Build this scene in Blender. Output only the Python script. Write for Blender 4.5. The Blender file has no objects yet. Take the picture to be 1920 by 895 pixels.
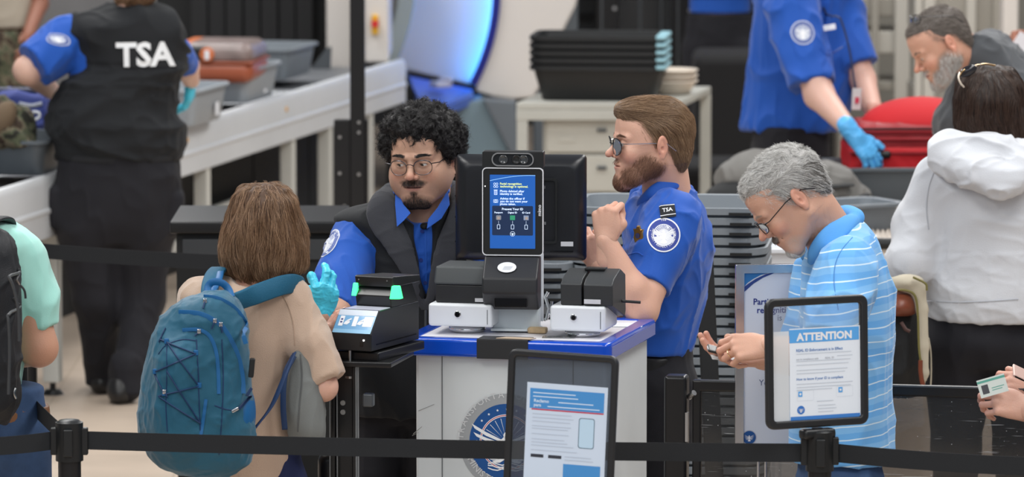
import bpy, bmesh, math, random
import numpy as np
from mathutils import Vector, Matrix
from mathutils.bvhtree import BVHTree

random.seed(7)
RNG = np.random.RandomState(11)
COL = bpy.context.scene.collection
F_PX = 10000.0
CAM_H = 2.88
PITCH = math.atan((447.5 + 614.0) / F_PX)
CP, SP = math.cos(PITCH), math.sin(PITCH)

def A(*v):
    return np.array(v, dtype=float)

def W(px, py, Y):
    """point of the place that lies at distance Y in front of the camera at a given bearing"""
    x = (px - 960.0) / F_PX
    u = (447.5 - py) / F_PX
    d = A(x, CP + u * SP, -SP + u * CP)
    t = Y / d[1]
    return A(0, 0, CAM_H) + d * t

def nrm(v):
    v = np.asarray(v, float)
    return v / (np.linalg.norm(v) + 1e-12)

def frame(fwd, up):
    """columns: x = right, y = forward, z = up"""
    y = nrm(fwd)
    x = nrm(np.cross(y, up))
    z = np.cross(x, y)
    return np.stack([x, y, z], axis=1)

# ------------------------------------------------------------------ materials
MATS = {}
def mat(name, color=(.5, .5, .5), rough=.5, metal=0.0, bump=0.0, bscale=200.0, var=0.0, vscale=8.0,
        spec=.5, emit=None, estr=0.0, trans=0.0, alpha=1.0, sheen=0.0, coat=0.0, weave=0.0, sss=0.0, ior=1.45, attr=False, metalrough=None):
    if name in MATS:
        return MATS[name]
    m = bpy.data.materials.new(name)
    m.use_nodes = True
    nt = m.node_tree
    b = nt.nodes['Principled BSDF']
    b.inputs['Base Color'].default_value = (*color, 1)
    b.inputs['Roughness'].default_value = rough
    b.inputs['Metallic'].default_value = metal
    b.inputs['Specular IOR Level'].default_value = spec
    b.inputs['IOR'].default_value = ior
    if sheen:
        b.inputs['Sheen Weight'].default_value = sheen
        b.inputs['Sheen Roughness'].default_value = .5
    if coat:
        b.inputs['Coat Weight'].default_value = coat
        b.inputs['Coat Roughness'].default_value = .08
    if trans:
        b.inputs['Transmission Weight'].default_value = trans
    if sss:
        b.inputs['Subsurface Weight'].default_value = sss
        b.inputs['Subsurface Radius'].default_value = (.01, .004, .002)
        b.inputs['Subsurface Scale'].default_value = 1.0
    if emit is not None:
        b.inputs['Emission Color'].default_value = (*emit, 1)
        b.inputs['Emission Strength'].default_value = estr
    b.inputs['Alpha'].default_value = alpha
    src = None
    if attr:
        an = nt.nodes.new('ShaderNodeAttribute'); an.attribute_name = 'Col'
        src = an.outputs['Color']
        nt.links.new(src, b.inputs['Base Color'])
    tc = None
    if bump or var or weave:
        tc = nt.nodes.new('ShaderNodeTexCoord')
    if var:
        n = nt.nodes.new('ShaderNodeTexNoise'); n.inputs['Scale'].default_value = vscale
        n.inputs['Detail'].default_value = 5
        nt.links.new(tc.outputs['Object'], n.inputs['Vector'])
        mr = nt.nodes.new('ShaderNodeMapRange')
        mr.inputs['From Min'].default_value = .3; mr.inputs['From Max'].default_value = .7
        mr.inputs['To Min'].default_value = 1 - var; mr.inputs['To Max'].default_value = 1 + var
        nt.links.new(n.outputs['Fac'], mr.inputs['Value'])
        mx = nt.nodes.new('ShaderNodeVectorMath'); mx.operation = 'SCALE'
        if src is not None:
            nt.links.new(src, mx.inputs[0])
        else:
            mx.inputs[0].default_value = color
        nt.links.new(mr.outputs['Result'], mx.inputs['Scale'])
        nt.links.new(mx.outputs['Vector'], b.inputs['Base Color'])
    if bump or weave:
        n2 = nt.nodes.new('ShaderNodeTexNoise'); n2.inputs['Scale'].default_value = bscale
        n2.inputs['Detail'].default_value = 3
        nt.links.new(tc.outputs['Object'], n2.inputs['Vector'])
        bp = nt.nodes.new('ShaderNodeBump'); bp.inputs['Strength'].default_value = 1.0
        bp.inputs['Distance'].default_value = bump if bump else weave
        nt.links.new(n2.outputs['Fac'], bp.inputs['Height'])
        nt.links.new(bp.outputs['Normal'], b.inputs['Normal'])
    MATS[name] = m
    return m

def clear_mat(name, tint=(1, 1, 1), opacity=.12, rough=.05, scratch=0.0, ior=1.45):
    """thin clear sheet: mostly see-through, with a glossy film"""
    if name in MATS:
        return MATS[name]
    m = bpy.data.materials.new(name); m.use_nodes = True
    nt = m.node_tree; nt.nodes.clear()
    out = nt.nodes.new('ShaderNodeOutputMaterial')
    tr = nt.nodes.new('ShaderNodeBsdfTransparent'); tr.inputs['Color'].default_value = (*tint, 1)
    gl = nt.nodes.new('ShaderNodeBsdfGlossy'); gl.inputs['Roughness'].default_value = rough
    df = nt.nodes.new('ShaderNodeBsdfDiffuse'); df.inputs['Color'].default_value = (.75, .78, .8, 1)
    fr = nt.nodes.new('ShaderNodeFresnel'); fr.inputs['IOR'].default_value = ior
    m1 = nt.nodes.new('ShaderNodeMixShader'); m2 = nt.nodes.new('ShaderNodeMixShader')
    m1.inputs['Fac'].default_value = opacity
    nt.links.new(tr.outputs[0], m1.inputs[1]); nt.links.new(df.outputs[0], m1.inputs[2])
    nt.links.new(fr.outputs[0], m2.inputs['Fac'])
    nt.links.new(m1.outputs[0], m2.inputs[1]); nt.links.new(gl.outputs[0], m2.inputs[2])
    nt.links.new(m2.outputs[0], out.inputs['Surface'])
    if scratch:
        tc = nt.nodes.new('ShaderNodeTexCoord')
        total = None
        for i, (rx, rz, dens, th) in enumerate([(.6, .3, 9, .986), (-.4, .9, 7, .99), (1.3, -.6, 12, .99)]):
            mp = nt.nodes.new('ShaderNodeMapping')
            mp.inputs['Rotation'].default_value = (rx, rz, rx * 2)
            mp.inputs['Scale'].default_value = (1.5, 40, 40)
            n = nt.nodes.new('ShaderNodeTexNoise'); n.inputs['Scale'].default_value = dens * .5; n.inputs['Detail'].default_value = 2
            nt.links.new(tc.outputs['Object'], mp.inputs['Vector']); nt.links.new(mp.outputs[0], n.inputs['Vector'])
            mr = nt.nodes.new('ShaderNodeMapRange')
            mr.inputs['From Min'].default_value = .70; mr.inputs['From Max'].default_value = .76
            nt.links.new(n.outputs['Fac'], mr.inputs['Value'])
            if total is None: total = mr.outputs[0]
            else:
                ad = nt.nodes.new('ShaderNodeMath'); ad.operation = 'MAXIMUM'
                nt.links.new(total, ad.inputs[0]); nt.links.new(mr.outputs[0], ad.inputs[1]); total = ad.outputs[0]
        vo = nt.nodes.new('ShaderNodeTexVoronoi'); vo.inputs['Scale'].default_value = 45
        nt.links.new(tc.outputs['Object'], vo.inputs['Vector'])
        mr = nt.nodes.new('ShaderNodeMapRange'); mr.inputs['From Min'].default_value = .09; mr.inputs['From Max'].default_value = .05
        nt.links.new(vo.outputs['Distance'], mr.inputs['Value'])
        ad = nt.nodes.new('ShaderNodeMath'); ad.operation = 'MAXIMUM'
        nt.links.new(total, ad.inputs[0]); nt.links.new(mr.outputs[0], ad.inputs[1]); total = ad.outputs[0]
        sc = nt.nodes.new('ShaderNodeMath'); sc.operation = 'MULTIPLY_ADD'
        sc.inputs[1].default_value = scratch; sc.inputs[2].default_value = opacity
        nt.links.new(total, sc.inputs[0]); nt.links.new(sc.outputs[0], m1.inputs['Fac'])
    MATS[name] = m
    return m

def hair_mat(name, cols, rough=.42):
    if name in MATS:
        return MATS[name]
    m = bpy.data.materials.new(name); m.use_nodes = True
    nt = m.node_tree; b = nt.nodes['Principled BSDF']
    hi = nt.nodes.new('ShaderNodeHairInfo'); rp = nt.nodes.new('ShaderNodeValToRGB')
    el = rp.color_ramp.elements
    el[0].color = (*cols[0], 1); el[1].color = (*cols[-1], 1)
    for i, c in enumerate(cols[1:-1]):
        e = el.new((i + 1) / (len(cols) - 1)); e.color = (*c, 1)
    nt.links.new(hi.outputs['Random'], rp.inputs['Fac'])
    nt.links.new(rp.outputs['Color'], b.inputs['Base Color'])
    b.inputs['Roughness'].default_value = rough
    b.inputs['Specular IOR Level'].default_value = .45
    MATS[name] = m
    return m

# ------------------------------------------------------------------ objects
def tag(o, label=None, cat=None, group=None, kind=None):
    if label: o['label'] = label
    if cat: o['category'] = cat
    if group: o['group'] = group
    if kind: o['kind'] = kind
    return o

def thing(name, label, cat, loc=(0, 0, 0), rz=0.0, group=None, rot=None):
    o = bpy.data.objects.new(name, None)
    o.empty_display_size = .1
    COL.objects.link(o)
    o.location = [float(c) for c in loc]
    o.rotation_euler = rot if rot is not None else (0, 0, rz)
    return tag(o, label, cat, group)

def raw_mesh(name, V, Fc, m=None, parent=None, smooth=False, colors=None, off=None):
    V = np.asarray(V, np.float64)
    if off is not None:
        V = V - np.asarray(off, float)
    me = bpy.data.meshes.new(name)
    if isinstance(Fc, np.ndarray):
        nf, k = Fc.shape
        me.vertices.add(len(V)); me.vertices.foreach_set('co', V.astype(np.float32).ravel())
        me.loops.add(nf * k); me.loops.foreach_set('vertex_index', Fc.astype(np.int32).ravel())
        me.polygons.add(nf)
        me.polygons.foreach_set('loop_start', np.arange(0, nf * k, k, dtype=np.int32))
        me.polygons.foreach_set('loop_total', np.full(nf, k, dtype=np.int32))
        me.update(calc_edges=True)
    else:
        me.from_pydata([tuple(v) for v in V], [], [tuple(int(i) for i in f) for f in Fc])
    if smooth:
        me.polygons.foreach_set('use_smooth', [True] * len(me.polygons))
    if colors is not None:
        ca = me.color_attributes.new('Col', 'FLOAT_COLOR', 'POINT')
        cc = np.ones((len(V), 4), np.float32); cc[:, :3] = colors
        ca.data.foreach_set('color', cc.ravel())
    if m is not None:
        for mm in (m if isinstance(m, (list, tuple)) else [m]):
            me.materials.append(mm)
    me.validate()
    o = bpy.data.objects.new(name, me)
    COL.objects.link(o)
    if parent is not None:
        o.parent = parent
    return o

def rotm(rx=0, ry=0, rz=0):
    return np.array(Matrix.Rotation(rz, 3, 'Z') @ Matrix.Rotation(ry, 3, 'Y') @ Matrix.Rotation(rx, 3, 'X'))

class MB:
    """collects boxes, rods, tubes and prisms into one mesh"""
    def __init__(s):
        s.V = []; s.F = []; s.M = []; s.n = 0
    def add(s, V, F, mi=0):
        V = np.asarray(V, float)
        s.V.append(V)
        for f in F:
            s.F.append(tuple(int(i) + s.n for i in f)); s.M.append(mi)
        s.n += len(V)
        return s
    def box(s, c, size, R=None, mi=0, taper=(1, 1)):
        h = A(*size) / 2
        v = []
        for z in (-1, 1):
            tx, ty = (taper if z > 0 else (1, 1))
            for x, y in ((-1, -1), (1, -1), (1, 1), (-1, 1)):
                v.append([x * h[0] * tx, y * h[1] * ty, z * h[2]])
        v = A(*v) if False else np.array(v)
        if R is not None: v = v @ np.asarray(R).T
        v = v + A(*c)
        return s.add(v, [(0, 3, 2, 1), (4, 5, 6, 7), (0, 1, 5, 4), (1, 2, 6, 5), (2, 3, 7, 6), (3, 0, 4, 7)], mi)
    def b2(s, x0, x1, y0, y1, z0, z1, mi=0):
        return s.box(((x0 + x1) / 2, (y0 + y1) / 2, (z0 + z1) / 2), (x1 - x0, y1 - y0, z1 - z0), mi=mi)
    def rod(s, a, b, r, r2=None, n=16, mi=0, cap=True):
        a = A(*a); b = A(*b); r2 = r if r2 is None else r2
        d = nrm(b - a); t = A(0, 0, 1) if abs(d[2]) < .9 else A(1, 0, 0)
        u = nrm(np.cross(d, t)); w = np.cross(d, u)
        an = np.linspace(0, 2 * np.pi, n, endpoint=False)
        ring = np.cos(an)[:, None] * u + np.sin(an)[:, None] * w
        V = np.vstack([a + ring * r, b + ring * r2])
        F = [(i, (i + 1) % n, n + (i + 1) % n, n + i) for i in range(n)]
        if cap: F += [tuple(range(n - 1, -1, -1)), tuple(range(n, 2 * n))]
        return s.add(V, F, mi)
    def tube(s, pts, r, n=8, closed=False, mi=0, flat=None, up=None):
        P = np.array([list(p) for p in pts], float); m = len(P)
        rr = np.full(m, r) if np.isscalar(r) else np.array(r, float)
        if closed: T = np.roll(P, -1, 0) - np.roll(P, 1, 0)
        else: T = np.gradient(P, axis=0)
        T = T / (np.linalg.norm(T, axis=1)[:, None] + 1e-12)
        an = np.linspace(0, 2 * np.pi, n, endpoint=False)
        u = None; V = []
        for i in range(m):
            if up is not None: u0 = A(*up) if np.ndim(up) == 1 else A(*up[i])
            elif u is None: u0 = A(0, 0, 1) if abs(T[i][2]) < .9 else A(1, 0, 0)
            else: u0 = u
            u = nrm(u0 - T[i] * np.dot(u0, T[i])); w = np.cross(T[i], u)
            fx = 1.0 if flat is None else flat
            V.append(P[i] + rr[i] * (np.cos(an)[:, None] * u * fx + np.sin(an)[:, None] * w))
        V = np.vstack(V); F = []
        for i in range(m if closed else m - 1):
            j = (i + 1) % m
            for k in range(n):
                F.append((i * n + k, i * n + (k + 1) % n, j * n + (k + 1) % n, j * n + k))
        if not closed:
            F += [tuple(range(n - 1, -1, -1)), tuple(range((m - 1) * n, m * n))]
        return s.add(V, F, mi)
    def prism(s, pts2, z0, z1, M=None, mi=0, o=(0, 0, 0)):
        """outline in local xy pushed from z0 to z1; M (3x3) maps local to place"""
        P = np.array(pts2, float); n = len(P)
        V = np.vstack([np.c_[P, np.full(n, z0)], np.c_[P, np.full(n, z1)]])
        if M is not None: V = V @ np.asarray(M).T
        V = V + A(*o)
        F = [tuple(range(n - 1, -1, -1)), tuple(range(n, 2 * n))] + [(i, (i + 1) % n, n + (i + 1) % n, n + i) for i in range(n)]
        return s.add(V, F, mi)
    def build(s, name, m=None, parent=None, bevel=0.0, segs=2, smooth=False, off=None, sub=0):
        V = np.vstack(s.V)
        o = raw_mesh(name, V, s.F, m, parent, smooth=smooth or bevel > 0, off=off)
        if any(s.M):
            o.data.polygons.foreach_set('material_index', s.M)
        if bevel:
            md = o.modifiers.new('Bevel', 'BEVEL'); md.width = bevel; md.segments = segs
            md.limit_method = 'ANGLE'; md.angle_limit = .6; md.harden_normals = False
            o.data.polygons.foreach_set('use_smooth', [True] * len(o.data.polygons))
            wn = o.modifiers.new('WN', 'WEIGHTED_NORMAL'); wn.keep_sharp = False
        if smooth and not bevel:
            sharp_by_angle(o.data, .7)
        if sub:
            md = o.modifiers.new('Sub', 'SUBSURF'); md.levels = sub; md.render_levels = sub
        return o

def sharp_by_angle(me, ang):
    bm = bmesh.new(); bm.from_mesh(me)
    for e in bm.edges:
        if len(e.link_faces) == 2 and e.calc_face_angle(0) > ang:
            e.smooth = False
    bm.to_mesh(me); bm.free()

def rrect(w, h, r, n=5, cx=0, cy=0):
    pts = []
    for (sx, sy, a0) in ((1, 1, 0), (-1, 1, 90), (-1, -1, 180), (1, -1, 270)):
        for i in range(n + 1):
            a = math.radians(a0 + 90 * i / n)
            pts.append((cx + sx * (w / 2 - r) + r * math.cos(a), cy + sy * (h / 2 - r) + r * math.sin(a)))
    return pts

def circ(r, n=40, cx=0, cy=0, a0=0, a1=360):
    full = abs(a1 - a0 - 360) < 1e-6
    return [(cx + r * math.cos(math.radians(a0 + (a1 - a0) * i / (n if full else n - 1))),
             cy + r * math.sin(math.radians(a0 + (a1 - a0) * i / (n if full else n - 1)))) for i in range(n)]

def ringgeo(outer, inner, z0=0.0, z1=None):
    """frame between two outlines of equal length; solid if z1 given"""
    n = len(outer)
    if z1 is None:
        V = [(x, y, z0) for x, y in outer] + [(x, y, z0) for x, y in inner]
        F = [(i, (i + 1) % n, n + (i + 1) % n, n + i) for i in range(n)]
        return np.array(V), F
    V = [(x, y, z0) for x, y in outer] + [(x, y, z0) for x, y in inner] + [(x, y, z1) for x, y in outer] + [(x, y, z1) for x, y in inner]
    F = []
    for i in range(n):
        j = (i + 1) % n
        F += [(j, i, n + i, n + j), (2 * n + i, 2 * n + j, 3 * n + j, 3 * n + i), (i, j, 2 * n + j, 2 * n + i), (n + j, n + i, 3 * n + i, 3 * n + j)]
    return np.array(V), F

_TXT = {}
def textgeo(body, size=1.0, bold=0.0, align='CENTER', shear=0.0, sx=1.0):
    key = (body, bold, shear)
    if key not in _TXT:
        cu = bpy.data.curves.new('txt', 'FONT'); cu.body = body; cu.size = 1.0
        cu.offset = bold; cu.resolution_u = 2; cu.shear = shear
        o = bpy.data.objects.new('txt', cu); COL.objects.link(o)
        bpy.context.view_layer.update()
        dg = bpy.context.evaluated_depsgraph_get()
        me = bpy.data.meshes.new_from_object(o.evaluated_get(dg))
        V = np.array([v.co[:] for v in me.vertices]) if len(me.vertices) else np.zeros((0, 3))
        F = [tuple(p.vertices) for p in me.polygons]
        bpy.data.objects.remove(o); bpy.data.curves.remove(cu); bpy.data.meshes.remove(me)
        _TXT[key] = (V, F)
    V, F = _TXT[key]
    V = V.copy()
    if len(V):
        V[:, 0] *= sx
        if align == 'CENTER': V[:, 0] -= (V[:, 0].min() + V[:, 0].max()) / 2
        elif align == 'RIGHT': V[:, 0] -= V[:, 0].max()
        else: V[:, 0] -= V[:, 0].min()
    return V * size, F

def arc_text(mb, body, r, size, a_mid, ccw=False, bold=.01, z=0.0, step=None, mi=0, cx=0, cy=0):
    """letters around a circle; ccw=True reads along the bottom"""
    ws = []
    for ch in body:
        if ch == ' ': ws.append(.32 * size); continue
        V, F = textgeo(ch, size, bold)
        ws.append((V[:, 0].max() - V[:, 0].min()) + .14 * size)
    tot = sum(ws); k = 1.0 if step is None else step
    ang = -tot / 2 * k
    for ch, w in zip(body, ws):
        a = (ang + w * k / 2) / r; ang += w * k
        if ch == ' ': continue
        V, F = textgeo(ch, size, bold)
        if ccw:
            th = math.radians(a_mid) + a; rot = th + math.pi / 2; rr = r + size * .35
            V = V.copy()
            p = A(math.cos(th) * rr, math.sin(th) * rr)
        else:
            th = math.radians(a_mid) - a; rot = th - math.pi / 2; rr = r - size * .35
            p = A(math.cos(th) * rr, math.sin(th) * rr)
        c, s_ = math.cos(rot), math.sin(rot)
        X = V[:, 0] * c - V[:, 1] * s_ + p[0] + cx; Yy = V[:, 0] * s_ + V[:, 1] * c + p[1] + cy
        mb.add(np.c_[X, Yy, np.full(len(X), z)], F, mi)

# ------------------------------------------------------------------ noise
def vnoise(P, seed=0):
    P = np.asarray(P, np.float64)
    i = np.floor(P).astype(np.int64); f = P - i; u = f * f * (3 - 2 * f)
    def h(ix, iy, iz):
        n = (ix * 73856093) ^ (iy * 19349663) ^ (iz * 83492791) ^ (seed * 2654435761)
        n = (n ^ (n >> 13)) * 1274126177 & 0x7fffffff
        n = (n ^ (n >> 15)) & 0xffff
        return n / 65535.0
    x, y, z = i[:, 0], i[:, 1], i[:, 2]
    ux, uy, uz = u[:, 0], u[:, 1], u[:, 2]
    r = 0
    for dx in (0, 1):
        for dy in (0, 1):
            for dz in (0, 1):
                w = (ux if dx else 1 - ux) * (uy if dy else 1 - uy) * (uz if dz else 1 - uz)
                r = r + w * h(x + dx, y + dy, z + dz)
    return r * 2 - 1

def fbm(P, seed=0, o=3):
    r = 0; a = 1
    for k in range(o):
        r = r + a * vnoise(P * (2 ** k), seed + k); a *= .5
    return r

def folds(P, amp=.006, size=.09, stretch=(1, 1, .5), seed=0, sharp=2.0, M=None):
    """cloth folds: long ridges running along the stretched axis"""
    Q = np.asarray(P, float)
    if M is not None: Q = Q @ np.asarray(M)
    Q = Q * np.array(stretch) / size
    Q = Q + .5 * np.stack([vnoise(Q * .7 + 5, seed + 9), vnoise(Q * .7 + 9, seed + 8), vnoise(Q * .7 + 13, seed + 7)], 1)
    r = 1 - np.abs(vnoise(Q, seed)) * 1.8
    r2 = 1 - np.abs(vnoise(Q * 2.1 + 3, seed + 3)) * 1.8
    r = np.clip(r, 0, 1) ** sharp + .4 * np.clip(r2, 0, 1) ** sharp
    return amp * (r - .5)

# ------------------------------------------------------------------ smooth solids (distance fields)
def catmull(ts, vals, n=120):
    ts = np.array(ts, float); vals = np.array(vals, float)
    o = np.argsort(ts); ts = ts[o]; vals = vals[o]
    m = np.gradient(vals, ts, axis=0) if len(ts) > 2 else np.zeros_like(vals)
    T = np.linspace(ts[0], ts[-1], n)
    k = np.clip(np.searchsorted(ts, T) - 1, 0, len(ts) - 2)
    h = ts[k + 1] - ts[k]; s = (T - ts[k]) / h
    s_ = s[:, None]; h_ = h[:, None]
    R = ((2 * s_**3 - 3 * s_**2 + 1) * vals[k] + (s_**3 - 2 * s_**2 + s_) * h_ * m[k]
         + (-2 * s_**3 + 3 * s_**2) * vals[k + 1] + (s_**3 - s_**2) * h_ * m[k + 1])
    return T, R

class Solid:
    def __init__(s): s.ops = []
    def _a(s, fn, lo, hi, k, op):
        s.ops.append((fn, np.asarray(lo, float), np.asarray(hi, float), k, op)); return s
    def cone(s, a, b, ra, rb=None, k=.02, op='U', flat=None):
        a = A(*a); b = A(*b); rb = ra if rb is None else rb
        ba = b - a; l2 = max(np.dot(ba, ba), 1e-9)
        def fn(P):
            pa = P - a
            if flat is not None:
                n, q = flat
                n = nrm(n); dn = pa @ n
                pa = pa + (dn * (1 / q - 1))[..., None] * n
            h = np.clip(pa @ ba / l2, 0, 1)
            return np.linalg.norm(pa - h[..., None] * ba, axis=-1) - (ra + (rb - ra) * h)
        m = max(ra, rb)
        return s._a(fn, np.minimum(a, b) - m, np.maximum(a, b) + m, k, op)
    def chain(s, pts, rs, k=.02, op='U', flat=None):
        for i in range(len(pts) - 1):
            s.cone(pts[i], pts[i + 1], rs[i], rs[i + 1], k, op, flat)
        return s
    def sweep(s, pts, rs, k=.006, flat=None, n=60):
        T, C = catmull(np.linspace(0, 1, len(pts)), np.array([list(p) + [r] for p, r in zip(pts, rs)]), n)
        return s.chain(list(C[:, :3]), list(np.maximum(C[:, 3], .002)), k, flat=flat)
    def fcone(s, a, b, ra, rb, k=.02, op='U', rnd=.004, flat=None):
        """flat-ended taper with a rounded start"""
        a = A(*a); b = A(*b); s.cone(a, a + A(0, 0, 1e-3), ra * .98, ra * .98, k, op, flat); L = np.linalg.norm(b - a); d = (b - a) / L
        def fn(P):
            pa = P - a
            if flat is not None:
                n, q = flat; n = nrm(n); dn = pa @ n
                pa = pa + (dn * (1 / q - 1))[..., None] * n
            t = pa @ d
            rad = np.sqrt(np.maximum((pa * pa).sum(-1) - t * t, 0))
            r = ra + (rb - ra) * np.clip(t / L, 0, 1)
            x = rad - r + rnd; y = np.abs(t - L / 2) - L / 2 + rnd
            return np.minimum(np.maximum(x, y), 0) + np.sqrt(np.maximum(x, 0)**2 + np.maximum(y, 0)**2) - rnd
        m = max(ra, rb)
        return s._a(fn, np.minimum(a, b) - m, np.maximum(a, b) + m, k, op)
    def ell(s, c, r, R=None, k=.02, op='U'):
        c = A(*c); r = A(*r); R = np.eye(3) if R is None else np.asarray(R)
        def fn(P):
            q = (P - c) @ R
            k0 = np.linalg.norm(q / r, axis=-1); k1 = np.linalg.norm(q / (r * r), axis=-1)
            return k0 * (k0 - 1) / (k1 + 1e-9)
        m = r.max() if not np.allclose(R, np.eye(3)) else r
        return s._a(fn, c - m, c + m, k, op)
    def box(s, c, half, R=None, rnd=.01, k=.01, op='U'):
        c = A(*c); h = A(*half) - rnd; R = np.eye(3) if R is None else np.asarray(R)
        def fn(P):
            q = np.abs((P - c) @ R) - h
            return np.linalg.norm(np.maximum(q, 0), axis=-1) + np.minimum(q.max(-1), 0) - rnd
        ext = np.abs(R) @ (h + rnd)
        return s._a(fn, c - ext, c + ext, k, op)
    def half(s, p, n, k=.004):
        """cut away everything on the side n points to"""
        p = A(*p); n = nrm(n)
        def fn(P): return -((P - p) @ n)
        return s._a(fn, None if False else A(-1e3, -1e3, -1e3), A(1e3, 1e3, 1e3), k, 'S')
    def loft(s, rows, R=None, k=.03, op='U', rnd=.01, base=None, p=2.0):
        """rows of (z, cx, cy, a, b): elliptic sections stacked along local z"""
        rows = sorted(rows); T, C = catmull([r[0] for r in rows], [r[1:] for r in rows])
        R = np.eye(3) if R is None else np.asarray(R); base = A(0, 0, 0) if base is None else A(*base)
        z0, z1 = T[0], T[-1]
        def fn(P):
            q = (P - base) @ R
            z = q[..., 2]; zz = np.clip(z, z0, z1)
            cx = np.interp(zz, T, C[:, 0]); cy = np.interp(zz, T, C[:, 1])
            a = np.maximum(np.interp(zz, T, C[:, 2]), .004); b = np.maximum(np.interp(zz, T, C[:, 3]), .004)
            x = np.abs(q[..., 0] - cx); y = np.abs(q[..., 1] - cy)
            if p == 2.0: f = np.sqrt((x / a)**2 + (y / b)**2)
            else: f = ((x / a)**p + (y / b)**p)**(1 / p)
            g = np.sqrt((x / a**2)**2 + (y / b**2)**2) / (np.sqrt((x / a)**2 + (y / b)**2) + 1e-9) + 1e-6
            d = (f - 1) / g
            d = np.maximum(d, -np.minimum(a, b))
            e = np.abs(z - (z0 + z1) / 2) - (z1 - z0) / 2 + rnd
            d = d + rnd
            return np.minimum(np.maximum(d, e), 0) + np.sqrt(np.maximum(d, 0)**2 + np.maximum(e, 0)**2) - rnd
        xa, xb = (C[:, 0] - C[:, 2]).min(), (C[:, 0] + C[:, 2]).max(); ya, yb = (C[:, 1] - C[:, 3]).min(), (C[:, 1] + C[:, 3]).max()
        cs = np.array([[x, y, z] for x in (xa, xb) for y in (ya, yb) for z in (z0, z1)]) @ R.T + base
        return s._a(fn, cs.min(0), cs.max(0), k, op)
    def mesh(s, h=.006, pad=.02):
        us = [o for o in s.ops if o[4] == 'U']
        lo = np.min([o[1] for o in us], 0) - pad; hi = np.max([o[2] for o in us], 0) + pad
        n = np.ceil((hi - lo) / h).astype(int) + 1
        F = np.full(n, 1.0, np.float32)
        ax = [lo[i] + h * np.arange(n[i]) for i in range(3)]
        for fn, l, u, k, op in s.ops:
            i0 = np.clip(np.floor((l - k - 3 * h - lo) / h).astype(int), 0, n)
            i1 = np.clip(np.ceil((u + k + 3 * h - lo) / h).astype(int) + 1, 0, n)
            if (i1 <= i0).any(): continue
            sl = tuple(slice(a, b) for a, b in zip(i0, i1))
            G = np.stack(np.meshgrid(ax[0][sl[0]], ax[1][sl[1]], ax[2][sl[2]], indexing='ij'), -1)
            d = fn(G).astype(np.float32); f = F[sl]
            if op == 'U':
                if k > 0:
                    hh = np.clip(.5 + .5 * (f - d) / k, 0, 1); F[sl] = f + (d - f) * hh - k * hh * (1 - hh)
                else: F[sl] = np.minimum(f, d)
            elif op == 'S':
                d = -d
                if k > 0:
                    hh = np.clip(.5 - .5 * (f - d) / k, 0, 1); F[sl] = f + (d - f) * hh + k * hh * (1 - hh)
                else: F[sl] = np.maximum(f, d)
            elif op == 'I':
                F[sl] = np.maximum(f, d)
        return surface_nets(F, lo, h)

def surface_nets(F, lo, h):
    S = F < 0
    S[0] = S[-1] = False; S[:, 0] = S[:, -1] = False; S[:, :, 0] = S[:, :, -1] = False
    F = np.where(S, np.minimum(F, -1e-5), np.maximum(F, 1e-5))
    c = [(0,0,0),(1,0,0),(0,1,0),(1,1,0),(0,0,1),(1,0,1),(0,1,1),(1,1,1)]
    nx, ny, nz = F.shape
    def sub(Arr, o): return Arr[o[0]:nx - 1 + o[0], o[1]:ny - 1 + o[1], o[2]:nz - 1 + o[2]]
    cnt = sum(sub(S, o).astype(np.int8) for o in c)
    act = (cnt > 0) & (cnt < 8)
    ids = np.argwhere(act)
    idx = np.full(act.shape, -1, np.int64); idx[act] = np.arange(len(ids))
    acc = np.zeros((len(ids), 3)); num = np.zeros(len(ids))
    for o in c:
        for a in range(3):
            if o[a] == 0:
                o2 = list(o); o2[a] = 1
                f0 = F[ids[:, 0] + o[0], ids[:, 1] + o[1], ids[:, 2] + o[2]]
                f1 = F[ids[:, 0] + o2[0], ids[:, 1] + o2[1], ids[:, 2] + o2[2]]
                m = (f0 < 0) != (f1 < 0)
                t = np.where(m, f0 / np.where(m, f0 - f1, 1), 0)
                p = np.tile(np.array(o, float), (len(ids), 1)); p[:, a] += t
                acc += p * m[:, None]; num += m
    V = lo + h * (ids + acc / num[:, None])
    faces = []
    for a in range(3):
        b, d = [(1, 2), (2, 0), (0, 1)][a]
        n = [nx, ny, nz]
        s0 = [slice(None)] * 3; s1 = [slice(None)] * 3
        s0[a] = slice(0, n[a] - 1); s1[a] = slice(1, n[a])
        A0 = S[tuple(s0)]; A1 = S[tuple(s1)]
        E = np.argwhere(A0 != A1)
        E = E[(E[:, b] > 0) & (E[:, d] > 0) & (E[:, b] < n[b] - 1) & (E[:, d] < n[d] - 1)]
        if not len(E): continue
        inside = A0[E[:, 0], E[:, 1], E[:, 2]]
        def cell(db, dd):
            q = E.copy(); q[:, b] += db; q[:, d] += dd
            return idx[q[:, 0], q[:, 1], q[:, 2]]
        q = np.stack([cell(-1, -1), cell(0, -1), cell(0, 0), cell(-1, 0)], 1)
        q[~inside] = q[~inside][:, ::-1]
        faces.append(q)
    Fq = np.vstack(faces)
    Fq = Fq[(Fq >= 0).all(1)]
    return V, Fq

def vnormals(V, Fq):
    a, b, c, d = (V[Fq[:, i]] for i in range(4))
    n = np.cross(c - a, d - b); N = np.zeros_like(V)
    for i in range(4): np.add.at(N, Fq[:, i], n)
    return N / (np.linalg.norm(N, axis=1)[:, None] + 1e-12)

def relax(V, Fq, it=2, lam=.5):
    for _ in range(it):
        S = np.zeros_like(V); C = np.zeros(len(V))
        for i in range(4):
            for j in ((i + 1) % 4, (i + 3) % 4):
                np.add.at(S, Fq[:, i], V[Fq[:, j]]); np.add.at(C, Fq[:, i], 1)
        V = V + lam * (S / np.maximum(C, 1)[:, None] - V)
    return V

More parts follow.
